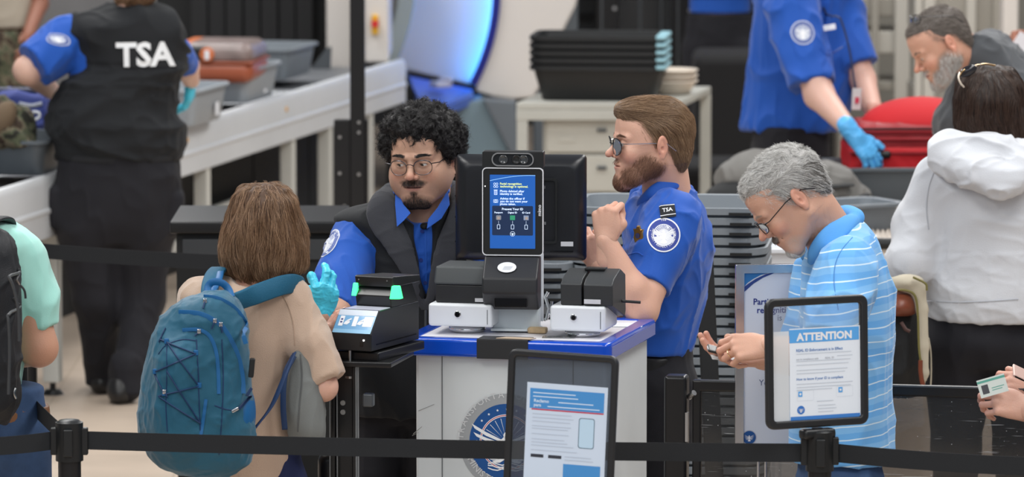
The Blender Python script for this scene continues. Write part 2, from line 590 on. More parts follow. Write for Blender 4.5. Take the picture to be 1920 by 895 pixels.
def bvh_of(V, Fq):
    return BVHTree.FromPolygons([tuple(v) for v in V], [tuple(int(i) for i in f) for f in Fq])

def drape(V, bvh, d, off=.002, back=.4):
    """lay points on a surface along direction d"""
    out = np.array(V, float); d = nrm(d); dv = Vector(d)
    for i, p in enumerate(out):
        hit = bvh.ray_cast(Vector(p - d * back), dv, back * 2.5)
        if hit[0] is not None:
            out[i] = np.array(hit[0]) - d * off
    return out

def add_curves(name, P, r, m, parent, off=(0, 0, 0)):
    """P: (n, k, 3) strand points"""
    n, k, _ = P.shape
    hc = bpy.data.hair_curves.new(name)
    hc.add_curves([k] * n)
    pos = (P - np.asarray(off, float)).reshape(-1, 3).astype(np.float32)
    hc.attributes['position'].data.foreach_set('vector', pos.ravel()) if 'position' in hc.attributes else hc.points.foreach_set('position', pos.ravel())
    ra = hc.attributes.get('radius') or hc.attributes.new('radius', 'FLOAT', 'POINT')
    rad = np.tile(r * np.linspace(1.0, .35, k), n).astype(np.float32)
    ra.data.foreach_set('value', rad)
    hc.materials.append(m)
    o = bpy.data.objects.new(name, hc); COL.objects.link(o)
    if parent is not None: o.parent = parent
    return o

def grow(V, Fq, n, length, flow, rng, steps=7, lift=.004, mask=None, wave=.0, wsize=.02, jitter=.25, tip=.0, lenvar=.3, clump=0.0, csize=.012):
    """strands that lie along a surface following flow(p, nrm)"""
    N = vnormals(V, Fq)
    a, b, c, d = (V[Fq[:, i]] for i in range(4))
    area = np.linalg.norm(np.cross(c - a, d - b), axis=1)
    if mask is not None:
        area = area * mask((a + b + c + d) / 4)
    pr = area / area.sum()
    fi = rng.choice(len(Fq), n, p=pr)
    u = rng.rand(n, 1); v = rng.rand(n, 1)
    P = (a[fi] * (1 - u) + b[fi] * u) * (1 - v) + (d[fi] * (1 - u) + c[fi] * u) * v
    Nn = nrm_rows(N[Fq[fi]].mean(1))
    bvh = bvh_of(V, Fq)
    L = length * (1 - lenvar + 2 * lenvar * rng.rand(n)) if np.isscalar(length) else length(P) * (1 - lenvar + 2 * lenvar * rng.rand(n))
    out = [P - Nn * .001]
    ph = rng.randn(n, 3) * jitter
    cur = P.copy(); nn = Nn.copy()
    for s in range(1, steps):
        D = flow(cur, nn) + ph * .3
        if wave:
            D = D + wave * np.stack([vnoise(cur / wsize + 7 * i, 31 + i) for i in range(3)], 1)
        if clump:
            D = D + clump * np.stack([vnoise(cur / csize + 3 * i, 51 + i) for i in range(3)], 1)
        D = D - (D * nn).sum(1)[:, None] * nn
        D = nrm_rows(D)
        cur = cur + D * (L / (steps - 1))[:, None]
        h = lift * (s / (steps - 1)) + tip * (s / (steps - 1))**2 * np.abs(ph[:, 0])
        for i in range(n):
            hit = bvh.find_nearest(Vector(cur[i]))
            if hit[0] is not None:
                q = np.array(hit[0]); m_ = np.array(hit[1])
                hh = h if np.isscalar(h) else h[i]
                cur[i] = q + m_ * hh; nn[i] = m_
        out.append(cur.copy())
    return np.stack(out, 1)

def nrm_rows(X):
    return X / (np.linalg.norm(X, axis=1)[:, None] + 1e-12)
# ------------------------------------------------------------------ shared materials
mat('glasses_metal', (.10, .10, .11), .3, 1)
mat('glasses_silver', (.7, .7, .7), .25, 1)
mat('glasses_black', (.012, .012, .014), .25)
clear_mat('lens_clear', (.97, .97, .97), .0, .02, ior=1.15)
clear_mat('lens_tint', (.58, .55, .54), .02, .03, ior=1.2)
mat('lens_sun', (.02, .02, .025), .08)
mat('uniform_blue', (.004, .080, .43), .72, bump=.0004, bscale=500, sheen=.15)
mat('vest_black', (.007, .0085, .011), .85, bump=.0006, bscale=350, sheen=.03)
mat('vest_collar', (.040, .042, .050), .95, bump=.0008, bscale=500, sheen=.1)
mat('trousers_black', (.007, .007, .011), .85, bump=.0005, bscale=400, sheen=.02)
mat('shoe_black', (.012, .012, .013), .45, bump=.0003, bscale=60)
mat('black_plastic', (.010, .011, .012), .38, bump=.0001, bscale=900)
mat('black_matte', (.008, .009, .010), .7, bump=.0002, bscale=400)
mat('black_metal', (.008, .008, .009), .32, spec=.5)
mat('dark_grey_plastic', (.035, .038, .042), .5, bump=.0002, bscale=900)
mat('belt_black', (.009, .011, .014), .75, bump=.0006, bscale=700)
mat('white_metal', (.72, .74, .78), .38, spec=.4)
mat('white_laminate', (.68, .73, .76), .35, var=.03, vscale=5)
mat('chrome', (.75, .75, .76), .12, 1)
mat('steel', (.5, .5, .5), .3, 1)
mat('paper_white', (.80, .82, .86), .7)
mat('print_grey', (.42, .45, .50), .7)
mat('print_blue', (.03, .17, .55), .6)
mat('print_light_blue', (.10, .38, .80), .6)
mat('print_navy', (.02, .05, .22), .6)
mat('print_red', (.55, .05, .10), .6)
mat('grey_bin', (.20, .225, .25), .5, bump=.0003, bscale=300)
mat('grey_bin_light', (.30, .33, .36), .5, bump=.0003, bscale=300)
mat('black_bin', (.010, .011, .012), .5, bump=.0004, bscale=250)
# ------------------------------------------------------------------ people
def browm(P):
    u = (np.abs(P[:, 0]) - .032) / .018; zc = .0228 + .0036 * np.cos(u * 1.3) - .0006 * u
    return ((np.abs(u) < 1) & (np.abs(P[:, 2] - zc) < .0034 * (1 - .75 * np.clip(u, 0, 1))) & (P[:, 1] > .05)) * 1.0
def gmask(P, c, r):
    q = (P - A(*c)) / A(*r)
    return np.clip(1.6 - (q * q).sum(-1) * 1.1, 0, 1)

def head_geo(R, org, s, neck_base, neck_r=.058, skin=(.62, .38, .28), nose=1.0, jaw=1.0, cheeks=1.0, beard=None, bcol=(.1, .06, .04),
             brow=(.1, .07, .05), open_=1.0, old=0.0, h=.0022, cap=None, capcol=(.1, .08, .06), lip=(.5, .22, .18), mass=0.0, neck_top=(0, -.030, -.055), belly=0):
    S = Solid()
    S.ell((0, -.014, .036), (.0755, .098, .087), k=0)
    S.ell((0, .030, -.015), (.063 * cheeks, .062, .090), k=.03)
    S.ell((0, .048, .05), (.052, .042, .045), k=.03)
    for sx in (-1, 1):
        S.cone((sx * .056 * jaw, -.006, -.048), (sx * .020 * jaw, .066, -.098), .017, .019, k=.03)
        S.ell((sx * .037 * cheeks, .070, -.026), (.024, .020, .024), k=.02)
    if belly:
        for sx in (-1, 1): S.ell((sx * .046, .040, -.050), (.034, .040, .044), k=.025)
    S.cone((-.014 * jaw, .076, -.100), (.014 * jaw, .076, -.100), .016, .016, k=.02)
    S.ell((0, .075, -.062), (.034, .024, .026), k=.02)
    for sx in (-1, 1):
        S.cone((sx * .012, .092, .020), (sx * .046, .078, .020), .0075, .0065, k=.016)
        S.ell((sx * .031, .098, .003), (.019, .017, .012), k=.012, op='S')
        S.ell((sx * .0315, .0775, .002), (.0152, .0146, .0142), k=.006)
    for sx in (-1, 1):
        S.ell((sx * .0315, .0935, .0005), (.0135, .010, .0047 * open_ + .0003), k=.0018, op='S')
    # neck
    nb = R.T @ (neck_base - org) / s
    S.cone(neck_top, nb, .054, neck_r, k=.03)
    S.cone((0, -.045, -.01), nb + A(0, -.012, 0), .050, neck_r, k=.03)
    # nose
    S.cone((0, .087, .014), (0, .106 + .004 * nose, -.020), .0065, .0088, k=.010)
    S.ell((0, .108 + .006 * nose, -.026), (.0098, .0100, .0090), k=.008)
    for sx in (-1, 1):
        S.ell((sx * .0125, .099, -.031), (.0068, .0100, .0072), k=.006)
        S.ell((sx * .0066, .104, -.0370), (.0036, .0058, .0034), k=.002, op='S')
        S.cone((sx * .019, .088, -.034), (sx * .031, .080, -.056), .0012, .0018, k=.010, op='S') if old else None
    # mouth
    S.ell((0, .0930, -.0545), (.0235, .0085, .0052), k=.006)
    S.ell((0, .0915, -.0645), (.0200, .0085, .0060), k=.006)
    S.cone((-.023, .0965, -.0592), (.023, .0965, -.0592), .0012, .0012, k=.003, op='S', flat=((0, 1, 0), 5))
    # ears
    for sx in (-1, 1):
        E = rotm(0, sx * .12, -sx * .42) @ rotm(-.18, 0, 0)
        c = A(sx * .0775, -.014, -.004)
        S.ell(c, (.0075, .0185, .0315), R=E, k=.006)
        S.ell(c + E @ A(sx * .0085, .001, .003), (.0070, .0115, .0215), R=E, k=.004, op='S')
        S.ell(c + E @ A(sx * .001, .004, .000), (.0055, .0045, .016), R=E, k=.004)
        S.ell(c + E @ A(sx * .005, .004, -.006), (.0060, .0055, .0075), R=E, k=.003, op='S')
        S.ell(c + E @ A(0, .005, -.027), (.0055, .009, .009), R=E, k=.004)
    if mass:
        for sx in (-1, 1):
            S.chain([(sx * .060, .004, -.045), (sx * .040, .055, -.090), (0, .083, -.108)], [.012 + mass, .014 + mass, .013 + mass], k=.02)
    V, Fq = S.mesh(h, pad=.012)
    P = V.copy()
    # skin's own colours; the nostril hollows also get painted shade
    C = np.tile(A(*skin), (len(V), 1))
    def mixc(C, m, col): return C * (1 - m[:, None]) + A(*col)[None] * m[:, None]
    red = A(*skin) * A(1.08, .80, .78)
    C = mixc(C, .55 * gmask(P, (0, .11, -.028), (.018, .02, .014)), red)
    for sx in (-1, 1):
        C = mixc(C, .45 * gmask(P, (sx * .042, .07, -.03), (.024, .03, .02)), red)
        C = mixc(C, .5 * gmask(P, (sx * .083, -.014, .0), (.012, .03, .04)), red)
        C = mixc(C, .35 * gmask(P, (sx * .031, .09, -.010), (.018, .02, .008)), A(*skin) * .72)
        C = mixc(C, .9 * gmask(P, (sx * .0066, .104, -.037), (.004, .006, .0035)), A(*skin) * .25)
        # eyebrow
        if brow is not None:
            q = P - A(sx * .031, .088, .0235 if not old else .0215)
            m = browm(P) * .8
            m = m * (.75 + .25 * vnoise(P * 600, 3))
            C = mixc(C, np.clip(m, 0, .80), brow)
        # lash line
        q = P - A(sx * .0315, .0905, .0048 * open_)
        C = mixc(C, .85 * np.clip(1.5 - ((q[:, 0] / .0135)**2 + (q[:, 1] / .006)**2 + (q[:, 2] / .0014)**2), 0, 1), (.05, .03, .025))
    C = mixc(C, .75 * np.clip(1.6 - ((P[:, 0] / .0225)**2 + ((P[:, 1] - .098) / .012)**2 + ((P[:, 2] + .0595) / .0085)**2) * 1.2, 0, 1), lip)
    if beard is not None:
        m = beard(P)
        m = np.clip(m * (1.05 + .35 * vnoise(P * 350, 5)), 0, 1) * .88
        C = mixc(C, m, bcol)
    if cap is not None:
        m = np.clip(cap(P) * (1.1 + .2 * vnoise(P * 300, 6)), 0, 1) * .9
        C = mixc(C, m, capcol)
    if old:
        V = V + vnormals(V, Fq) * (old * (.0014 * np.clip(vnoise(P * A(160, 60, 260), 4), -.6, .2) * gmask(P, (0, .06, .06), (.06, .06, .03))
              - .0018 * np.clip(1 - np.abs(vnoise(P @ rotm(.5, 0, 0) * A(50, 120, 22), 8)) * 3, 0, 1) * np.clip(gmask(P, (0, -.0, -.085), (.09, .055, .05)), 0, 1) * (P[:, 1] < .05)))[:, None]
        C = mixc(C, .12 * np.clip(vnoise(P * 90, 12), 0, 1) * (P[:, 2] > -.2), red * .9)
    return V, Fq, C

def hand_geo(side=1, curls=None, splay=(8, 2, -4, -10), thumb=None, fat=1.0, h=.0018, wrist_back=.05, wr=.026):
    """wrist at origin, fingers +y, back of hand +z, thumb on the side*x side"""
    S = Solid()
    S.cone((0, -wrist_back, 0), (0, .005, 0), wr, wr * .98, k=.0, flat=((0, 0, 1), .80))
    S.ell((side * .004, .045, -.001), (.041 * fat, .050, .0145 * fat), k=.018)
    base = [(.030, .083), (.010, .088), (-.011, .084), (-.030, .074)]
    ln = [(.043, .026, .021), (.047, .030, .022), (.044, .028, .022), (.034, .021, .019)]
    rad = [(.0098, .0090, .0080), (.0100, .0092, .0080), (.0095, .0086, .0076), (.0086, .0076, .0068)]
    curls = curls or [(20, 25, 15)] * 4
    for i in range(4):
        b = A(side * base[i][0], base[i][1], .001)
        S.cone((side * base[i][0] * .62, .030, 0), b, .011 * fat, .0108 * fat, k=.010)
        th = 0; p = b; sp = math.radians(splay[i]) * side
        rr = [r * fat for r in rad[i]] + [rad[i][2] * fat * .86]
        for j in range(3):
            th += math.radians(curls[i][j])
            d = A(math.sin(sp) * math.cos(th), math.cos(sp) * math.cos(th), -math.sin(th))
            q = p + d * ln[i][j]
            S.cone(p, q, rr[j] * 1.04, rr[j + 1], k=.0035)
            p = q
    tp = thumb or [(.020, .018, -.008), (.044, .042, -.020), (.056, .070, -.026), (.058, .094, -.030)]
    tp = [A(side * t[0], t[1], t[2]) for t in tp]
    S.chain(tp, [.016 * fat, .0135 * fat, .0108 * fat, .0088 * fat], k=.008)
    V, Fq = S.mesh(h, pad=.008)
    return V, Fq

FIST = [(75, 88, 55), (78, 90, 55), (80, 90, 55), (82, 88, 50)]

class Person:
    def __init__(s, label, loc, group=None, cat='person'):
        s.root = thing('person', label, cat, (loc[0], loc[1], 0), group=group)
        s.off = A(loc[0], loc[1], 0)
        s.bV = []; s.bF = []; s.bC = []; s.n = 0
        s.skin = (.62, .38, .28)
    def add_body(s, V, Fq, C):
        s.bV.append(V); s.bF.append(Fq + s.n); s.n += len(V)
        if not (isinstance(C, np.ndarray) and C.ndim == 2): C = np.tile(A(*C), (len(V), 1))
        s.bC.append(C)
    def head(s, org, fwd, up=(0, 0, 1), scale=1.0, neck_base=None, **kw):
        s.R = frame(fwd, up); s.org = org; s.s = scale
        kw.setdefault('skin', s.skin)
        if kw.get('h', 0) >= .005: kw.setdefault('cap', lambda P: ((P[:, 2] > .055) | ((P[:, 1] < -.03) & (P[:, 2] > -.04))) * 1.0)
        s.hV, s.hF, C = head_geo(s.R, org, scale, neck_base, **kw)
        s.add_body(s.hw(s.hV), s.hF, C)
        return s
    def hw(s, V): return s.org + (np.asarray(V) * s.s) @ s.R.T
    def eyes(s, gaze=(0, 1, 0), iris=(.12, .07, .04), n=(-1, 1)):
        for sx in n:
            bmv = []; F = []; C = []
            Rg = frame(nrm(gaze), (0, 0, 1)); nu, nv = 28, 22
            for j in range(nv + 1):
                th = math.pi * j / nv
                for i in range(nu):
                    ph = 2 * math.pi * i / nu
                    bmv.append(Rg @ A(math.sin(th) * math.cos(ph), math.cos(th), math.sin(th) * math.sin(ph)) * .0122 + A(sx * .0315, .0790, .0015))
                    C.append((.015, .012, .01) if th < .20 else (iris if th < .50 else (.72, .68, .65)))
            for j in range(nv):
                for i in range(nu):
                    F.append((j * nu + i, j * nu + (i + 1) % nu, (j + 1) * nu + (i + 1) % nu, (j + 1) * nu + i))
            raw_mesh('eye', s.hw(np.array(bmv)), F, mat('eye_gloss', rough=.12, coat=1, attr=True), s.root, True, np.array(C), off=s.off)
    def hand(s, wrist, fdir, dorsal, side=1, glove=None, scale=1.0, **kw):
        R = frame(fdir, dorsal)
        V, Fq = hand_geo(side, **kw)
        if glove:
            V = V + vnormals(V, Fq) * (.0010 + folds(V, .0022, .02, (1, 1, 1), 3))[:, None]
        Vw = wrist + V * scale @ R.T
        if glove:
            o = raw_mesh('glove', Vw, Fq, mat(glove, (.06, .55, .75) if 'cyan' in glove else (.10, .42, .80), .45, bump=.0004, bscale=120, sss=.0), s.root, True, off=s.off)
        else:
            red = A(*s.skin) * A(1.05, .84, .82)
            tip = np.clip((V[:, 1] - .07) / .06, 0, 1)[:, None] * .5
            C = A(*s.skin) * (1 - tip) + red * tip
            s.add_body(Vw, Fq, C)
        return Vw
    def flesh(s, fn, h=.007):
        """fn(Solid) -> coarse body under the clothes and bare limbs"""
        S = Solid(); fn(S); V, Fq = S.mesh(h, pad=.02)
        s.add_body(V, Fq, s.skin)
    def finish(s, name='body', hairy=0):
        V = np.vstack(s.bV); Fq = np.vstack(s.bF); C = np.vstack(s.bC)
        o = raw_mesh(name, V, Fq, mat('skin', rough=.48, bump=.0006, bscale=260, attr=True, sss=.12, spec=.4), s.root, True, C, off=s.off)
        return o
    def cloth(s, name, S, m, h=.006, fold=None, it=1, parent=None, label=None, post=None, solidname=None):
        V, Fq = S.mesh(h, pad=.02)
        if it: V = relax(V, Fq, it)
        if fold is not None:
            V = V + vnormals(V, Fq) * fold(V)[:, None]
        if post: V = post(V)
        o = raw_mesh(name, V, Fq, m, parent or s.root, True, off=s.off)
        if label: o['label'] = label
        return o, V, Fq
    def legs(s, face=(0, -1), hip=.90, spread=.10, feet=None, tm=None, sm=None, r=(.100, .072, .062), waist=1.02, wa=.17, wb=.12, low=None,
             shoe='shoe', center=None, name='trousers', fold_amp=.008, h=.008):
        f = nrm(A(face[0], face[1], 0)); rt = A(f[1], -f[0], 0)
        c = A(s.off[0], s.off[1], 0) if center is None else A(center[0], center[1], 0)
        feet = feet or [(-spread, 0), (spread, 0)]; hip = min(hip, waist - .10)
        S = Solid(); R = np.stack([rt, f, A(0, 0, 1)], 1)
        S.loft([(waist, 0, 0, wa * .95, wb * .95), (waist - .08, 0, 0, wa, wb), (hip - .02, 0, -.005, wa * 1.03, wb * 1.02), (hip - .10, 0, 0, wa * .93, wb * .85)], R=R, base=c, k=0, rnd=.012)
        for i, sx in enumerate((-1, 1)):
            fx, fy = feet[i]
            H = c + rt * sx * wa * .5 + A(0, 0, hip - .04)
            An = c + rt * fx + f * fy + A(0, 0, .09)
            K = (H + An) / 2 + f * .02 + A(0, 0, .02)
            S.chain([H, K, An + A(0, 0, .02)], list(r), k=.03)
            S.fcone(An + A(0, 0, .08), An - A(0, 0, .055), r[2], r[2] * 1.08, k=.01)
            B = Solid()
            B.ell(An + f * .05 + A(0, 0, -.052), (.046, .125, .042), R=R, k=0)
            B.ell(An - f * .015 + A(0, 0, -.03), (.038, .055, .058), R=R, k=.02)
            B.box(An + f * .045 + A(0, 0, -.077), (.044, .135, .013), R=R, rnd=.01, k=.004)
            B.half((0, 0, 0.0), (0, 0, -1), k=0)
            V, Fq = B.mesh(.006)
            V[:, 2] = np.maximum(V[:, 2] - V[:, 2].min() + .0, 0)
            raw_mesh(shoe, V, Fq, sm, s.root, True, off=s.off)
        return s.cloth(name, S, tm, h, lambda V: folds(V, fold_amp, .12, (1, 1, .45), 21) * (V[:, 2] < waist - .02))
    def strands(s, name, parent, V, Fq, n, m, r=.0004, **kw):
        rng = np.random.RandomState(5)
        P = grow(V, Fq, n, rng=rng, **kw)
        P = s.hw(P.reshape(-1, 3)).reshape(P.shape)
        return add_curves(name, P, r, m, parent, s.off)
    def hair_volume(s, build, m, h=.0035, fold=None, name='hair', it=1):
        """hair mass in head-local space; returns object and local mesh"""
        S = Solid(); build(S); V, Fq = S.mesh(h, pad=.01)
        if it: V = relax(V, Fq, it)
        if fold is not None: V = V + vnormals(V, Fq) * fold(V)[:, None]
        o = raw_mesh(name, s.hw(V), Fq, m, s.root, True, off=s.off)
        return o, V, Fq
    def glasses(s, rim=.0011, w=.0245, hgt=.0200, col='glasses_metal', lens='lens_clear', y=.103, z=-.002, gap=.0335, thick_top=0, tmat=None,
                T=None, temple_z=.006, name='glasses', back=-.02, xw=.075):
        """T: optional (R, t) to move them in head space"""
        mb = MB(); lb = MB(); tbs = []
        def tf(P):
            P = np.array(P, float)
            if T is not None: P = P @ T[0].T + T[1]
            return P
        for sx in (-1, 1):
            pts = []; lp = []
            for i in range(36):
                a = 2 * math.pi * i / 36
                ex = abs(math.cos(a))**.85 * (1 if math.cos(a) > 0 else -1); ez = abs(math.sin(a))**.85 * (1 if math.sin(a) > 0 else -1)
                x = sx * gap + w * ex; zz = z + hgt * ez
                yy = y - 3.0 * max(abs(x) - .02, 0)**2 * 2.5
                pts.append((x, yy, zz))
            mb.tube(tf(pts), rim, n=8, closed=True)
            if thick_top: mb.tube(tf(pts[1:18]), thick_top, n=8)
            L = np.array(pts); ctr = L.mean(0) + A(0, .001, 0)
            Vl = np.vstack([tf(L), tf([ctr]), tf(L - A(0, .0015, 0)), tf([ctr - A(0, .0015, 0)])]); n = 36
            Fl = [(i, (i + 1) % n, n) for i in range(n)] + [((i + 1) % n + n + 1, i + n + 1, 2 * n + 1) for i in range(n)]
            lb.add(Vl, Fl)
            hx = sx * (gap + w)
            yh = y - 7.5 * max(abs(hx) - .02, 0)**2
            tb = MB(); tbs.append(tb); tb.tube(tf([(hx, yh, z + hgt * .45), (sx * xw, yh - .012, z + hgt * .45), (sx * (xw + .003), .02, temple_z + .002), (sx * (xw + .003), back, temple_z), (sx * (xw + .001), back - .028, temple_z - .022)]), max(rim, .0014), n=6)
        mb.tube(tf([(-.0095, y + .001, z + .006), (-.004, y + .005, z + .010), (.004, y + .005, z + .010), (.0095, y + .001, z + .006)]), rim * 1.2, n=6)
        g = MB(); V = s.hw(np.vstack(mb.V)); g.add(V, mb.F)
        o = g.build(name, mat(col) if col in MATS else MATS[col], s.root, smooth=True, off=s.off)
        for tb in tbs: t2 = MB(); t2.add(s.hw(np.vstack(tb.V)), tb.F); t2.build('temple', tmat or MATS[col], o, smooth=True, off=s.off)
        l2 = MB(); l2.add(s.hw(np.vstack(lb.V)), lb.F); l2.build('lens', MATS[lens], o, smooth=True, off=s.off)
        return o

# ---- emblems -------------------------------------------------------------
def eagle_polys(r):
    """spread-wing bird: list of outlines inside a circle of radius r"""
    out = []
    for sx in (-1, 1):
        for i in range(6):
            a0 = math.radians(28 - i * 11); L = (.95 - .09 * i) * r
            root = A(.08 * r, .05 * r - i * .055 * r)
            d = A(math.cos(a0), math.sin(a0)); n = A(-d[1], d[0]); w = .036 * r
            pts = [root - n * w * .6, root + d * L * .5 - n * w * .9 + n * .02 * r, root + d * L + n * w * .9, root + d * L * .6 + n * w * 1.1, root + n * w * .6]
            out.append([(sx * p[0], p[1]) for p in pts][::sx])
    out.append([(.12 * r, .12 * r), (.06 * r, .20 * r), (-.06 * r, .20 * r), (-.12 * r, .12 * r), (-.12 * r, -.22 * r), (0, -.34 * r), (.12 * r, -.22 * r)][::-1][::-1])
    out.append([(x, y + .26 * r) for x, y in circ(.095 * r, 12)])
    out.append([(-.10 * r, .27 * r), (-.19 * r, .23 * r), (-.09 * r, .21 * r)])
    for i in range(5):
        a = math.radians(-90 + (i - 2) * 14); d = A(math.cos(a), math.sin(a)); n = A(-d[1], d[0])
        p0 = A(0, -.2 * r)
        pts = [p0 - n * .02 * r, p0 + d * .42 * r - n * .05 * r, p0 + d * .46 * r, p0 + d * .42 * r + n * .05 * r, p0 + n * .02 * r]
        out.append([tuple(p) for p in pts])
    return out

def emblem(r, place, parent, off=None, ring=(.85, .87, .92), field=(.035, .06, .30), inner=(.72, .74, .80), texts=(), name='shoulder_patch', mats=None, bird_mat=None, rays=True, dz=.0006, name_root=None):
    """round patch; place(V2d+z) -> place coordinates. base disc is the part, the marks are its sub-parts"""
    def pm(n, c): return mat(n, c, .7, bump=.0002, bscale=900)
    def disc(rad, z, seg=40, rings=5, r0=0):
        V = []; F = []
        rs = np.linspace(r0, rad, rings + 1)
        for j, q in enumerate(rs):
            for i in range(seg):
                a = 2 * math.pi * i / seg; V.append((q * math.cos(a), q * math.sin(a), z))
        for j in range(rings):
            for i in range(seg):
                F.append((j * seg + i, (j + 1) * seg + i, (j + 1) * seg + (i + 1) % seg, j * seg + (i + 1) % seg))
        return np.array(V), F
    V, F = disc(r, 0)
    base = raw_mesh(name, place(V), F, pm('patch_ring_%.2f_%.2f' % (ring[0], ring[2]), ring), parent, True, off=off)
    V, F = disc(r * .92, dz); raw_mesh('emblem_field', place(V), F, pm('patch_field_%.2f_%.2f' % (field[0], field[2]), field), base, True, off=off)
    if inner is not None:
        V, F = disc(r * .64, dz * 2); raw_mesh('emblem_center', place(V), F, pm('patch_inner_%.2f' % inner[0], inner), base, True, off=off)
    mb = MB()
    for (body, a, ccw) in texts:
        arc_text(mb, body, r * .88 if not ccw else r * .68, r * .16, a, ccw, .012, dz * 3)
    eb = MB()
    for poly in eagle_polys(r * .80):
        n = len(poly); V = np.array([(x, y, dz * 3) for x, y in poly]); eb.add(V, [tuple(range(n))])
    raw_mesh('eagle', place(np.vstack(eb.V)), eb.F, bird_mat or pm('patch_bird', (.80, .82, .86) if inner is None else (.90, .91, .94)), base, False, off=off)
    if inner is not None:
        rb = MB()
        for i in range(13):
            a = math.radians(30 + i * 10)
            rb.add([(r * .36 * math.cos(a - .03), r * .36 * math.sin(a - .03), dz * 2.6), (r * .60 * math.cos(a - .035), r * .60 * math.sin(a - .035), dz * 2.6),
                    (r * .60 * math.cos(a + .035), r * .60 * math.sin(a + .035), dz * 2.6), (r * .36 * math.cos(a + .03), r * .36 * math.sin(a + .03), dz * 2.6)], [(0, 1, 2, 3)])
        for sx in (-1, 1):
            rb.add([(sx * r * .15, -r * .03, dz * 2.6), (sx * r * .58, r * .06, dz * 2.6), (sx * r * .56, -r * .12, dz * 2.6)], [(0, 1, 2)])
        raw_mesh('emblem_rays', place(np.vstack(rb.V)), rb.F, pm('patch_field_%.2f_%.2f' % (field[0], field[2]), field), base, False, off=off)
    if mb.V:
        raw_mesh('lettering', place(np.vstack(mb.V)), mb.F, pm('patch_letter', (.85, .87, .92)), base, False, off=off)
    return base

def placer(center, right, up, bvh=None, d=None, off=.0015, back=.3):
    center = A(*center); right = nrm(right); up = nrm(up - np.dot(up, right) * right); n = np.cross(right, up)
    def f(V):
        V = np.asarray(V, float)
        P = center + V[:, :1] * right + V[:, 1:2] * up
        if bvh is None:
            return P + V[:, 2:3] * n + n * off
        dd = nrm(-n if d is None else d)
        o = np.array(P)
        dv = Vector(dd)
        for i, p in enumerate(P):
            hit = bvh.ray_cast(Vector(p - dd * back), dv, back * 3)
            if hit[0] is not None: o[i] = np.array(hit[0])
            elif i: o[i] = P[i] + dd * np.dot(o[i - 1] - P[i - 1], dd)
        return o - dd * (off + V[:, 2:3])
    return f
# ------------------------------------------------------------------ setting
def WZ(px, py, z):
    """place point at height z seen at a given bearing"""
    x = (px - 960.0) / F_PX; u = (447.5 - py) / F_PX
    d = A(x, CP + u * SP, -SP + u * CP); t = (z - CAM_H) / d[2]
    return A(0, 0, CAM_H) + d * t

def floor_mat():
    m = mat('terrazzo_floor', (.56, .46, .37), .3, var=.10, vscale=3.0)
    nt = m.node_tree; b = nt.nodes['Principled BSDF']
    tc = nt.nodes.new('ShaderNodeTexCoord'); br = nt.nodes.new('ShaderNodeTexBrick')
    br.offset = 0; br.inputs['Scale'].default_value = 1.0
    br.inputs['Brick Width'].default_value = .61; br.inputs['Row Height'].default_value = .61
    br.inputs['Mortar Size'].default_value = .003
    br.inputs['Color1'].default_value = (1, 1, 1, 1); br.inputs['Color2'].default_value = (.95, .95, .95, 1); br.inputs['Mortar'].default_value = (.7, .68, .64, 1)
    nt.links.new(tc.outputs['Object'], br.inputs['Vector'])
    src = b.inputs['Base Color'].links[0].from_socket
    mx = nt.nodes.new('ShaderNodeMix'); mx.data_type = 'RGBA'; mx.blend_type = 'MULTIPLY'; mx.inputs[0].default_value = 1
    nt.links.new(src, mx.inputs[6]); nt.links.new(br.outputs['Color'], mx.inputs[7]); nt.links.new(mx.outputs[2], b.inputs['Base Color'])
    return m
fl = MB().box((0, 22, -.05), (14, 26, .1)).build('floor', floor_mat()); tag(fl, kind='structure')
bw = MB().box((0, 34.1, 2.0), (14, .2, 4.0)).build('wall_back', mat('charcoal_wall', (.018, .019, .022), .8, var=.2)); tag(bw, kind='structure')

def tray_geo(L, Wd, H, rim=.018, wall=.004, r=.05, taper=.90, lip=.012, hand=True):
    prof = [(taper - .02, 0, 0), (taper, .006, 0), (1.0, H - lip, 0), (1.0, H - lip, rim), (1.0, H, rim), (1.0, H + .002, rim - .004), (1.0, H, 0), (1.0, H, -wall), (taper, .012, -wall), (taper - .03, .009, -wall)]
    V = []; n = 0
    for (sc, z, o) in prof:
        ring = rrect(L * sc + 2 * o, Wd * sc + 2 * o, max(r + o, .01), 5); n = len(ring)
        V += [(x, y, z) for x, y in ring]
    F = []
    for j in range(len(prof) - 1):
        for i in range(n):
            F.append((j * n + i, j * n + (i + 1) % n, (j + 1) * n + (i + 1) % n, (j + 1) * n + i))
    F.append(tuple(range(n - 1, -1, -1)))
    F.append(tuple(range((len(prof) - 1) * n, len(prof) * n)))
    return np.array(V), F

def tray(name, m, L, Wd, H, loc, rz, label, group=None, **kw):
    V, F = tray_geo(L, Wd, H, **kw)
    o = raw_mesh(name, V, F, MATS[m], None, True)
    sharp_by_angle(o.data, .6)
    o.location = [float(c) for c in loc]; o.rotation_euler = (0, 0, rz)
    return tag(o, label, 'tray', group)

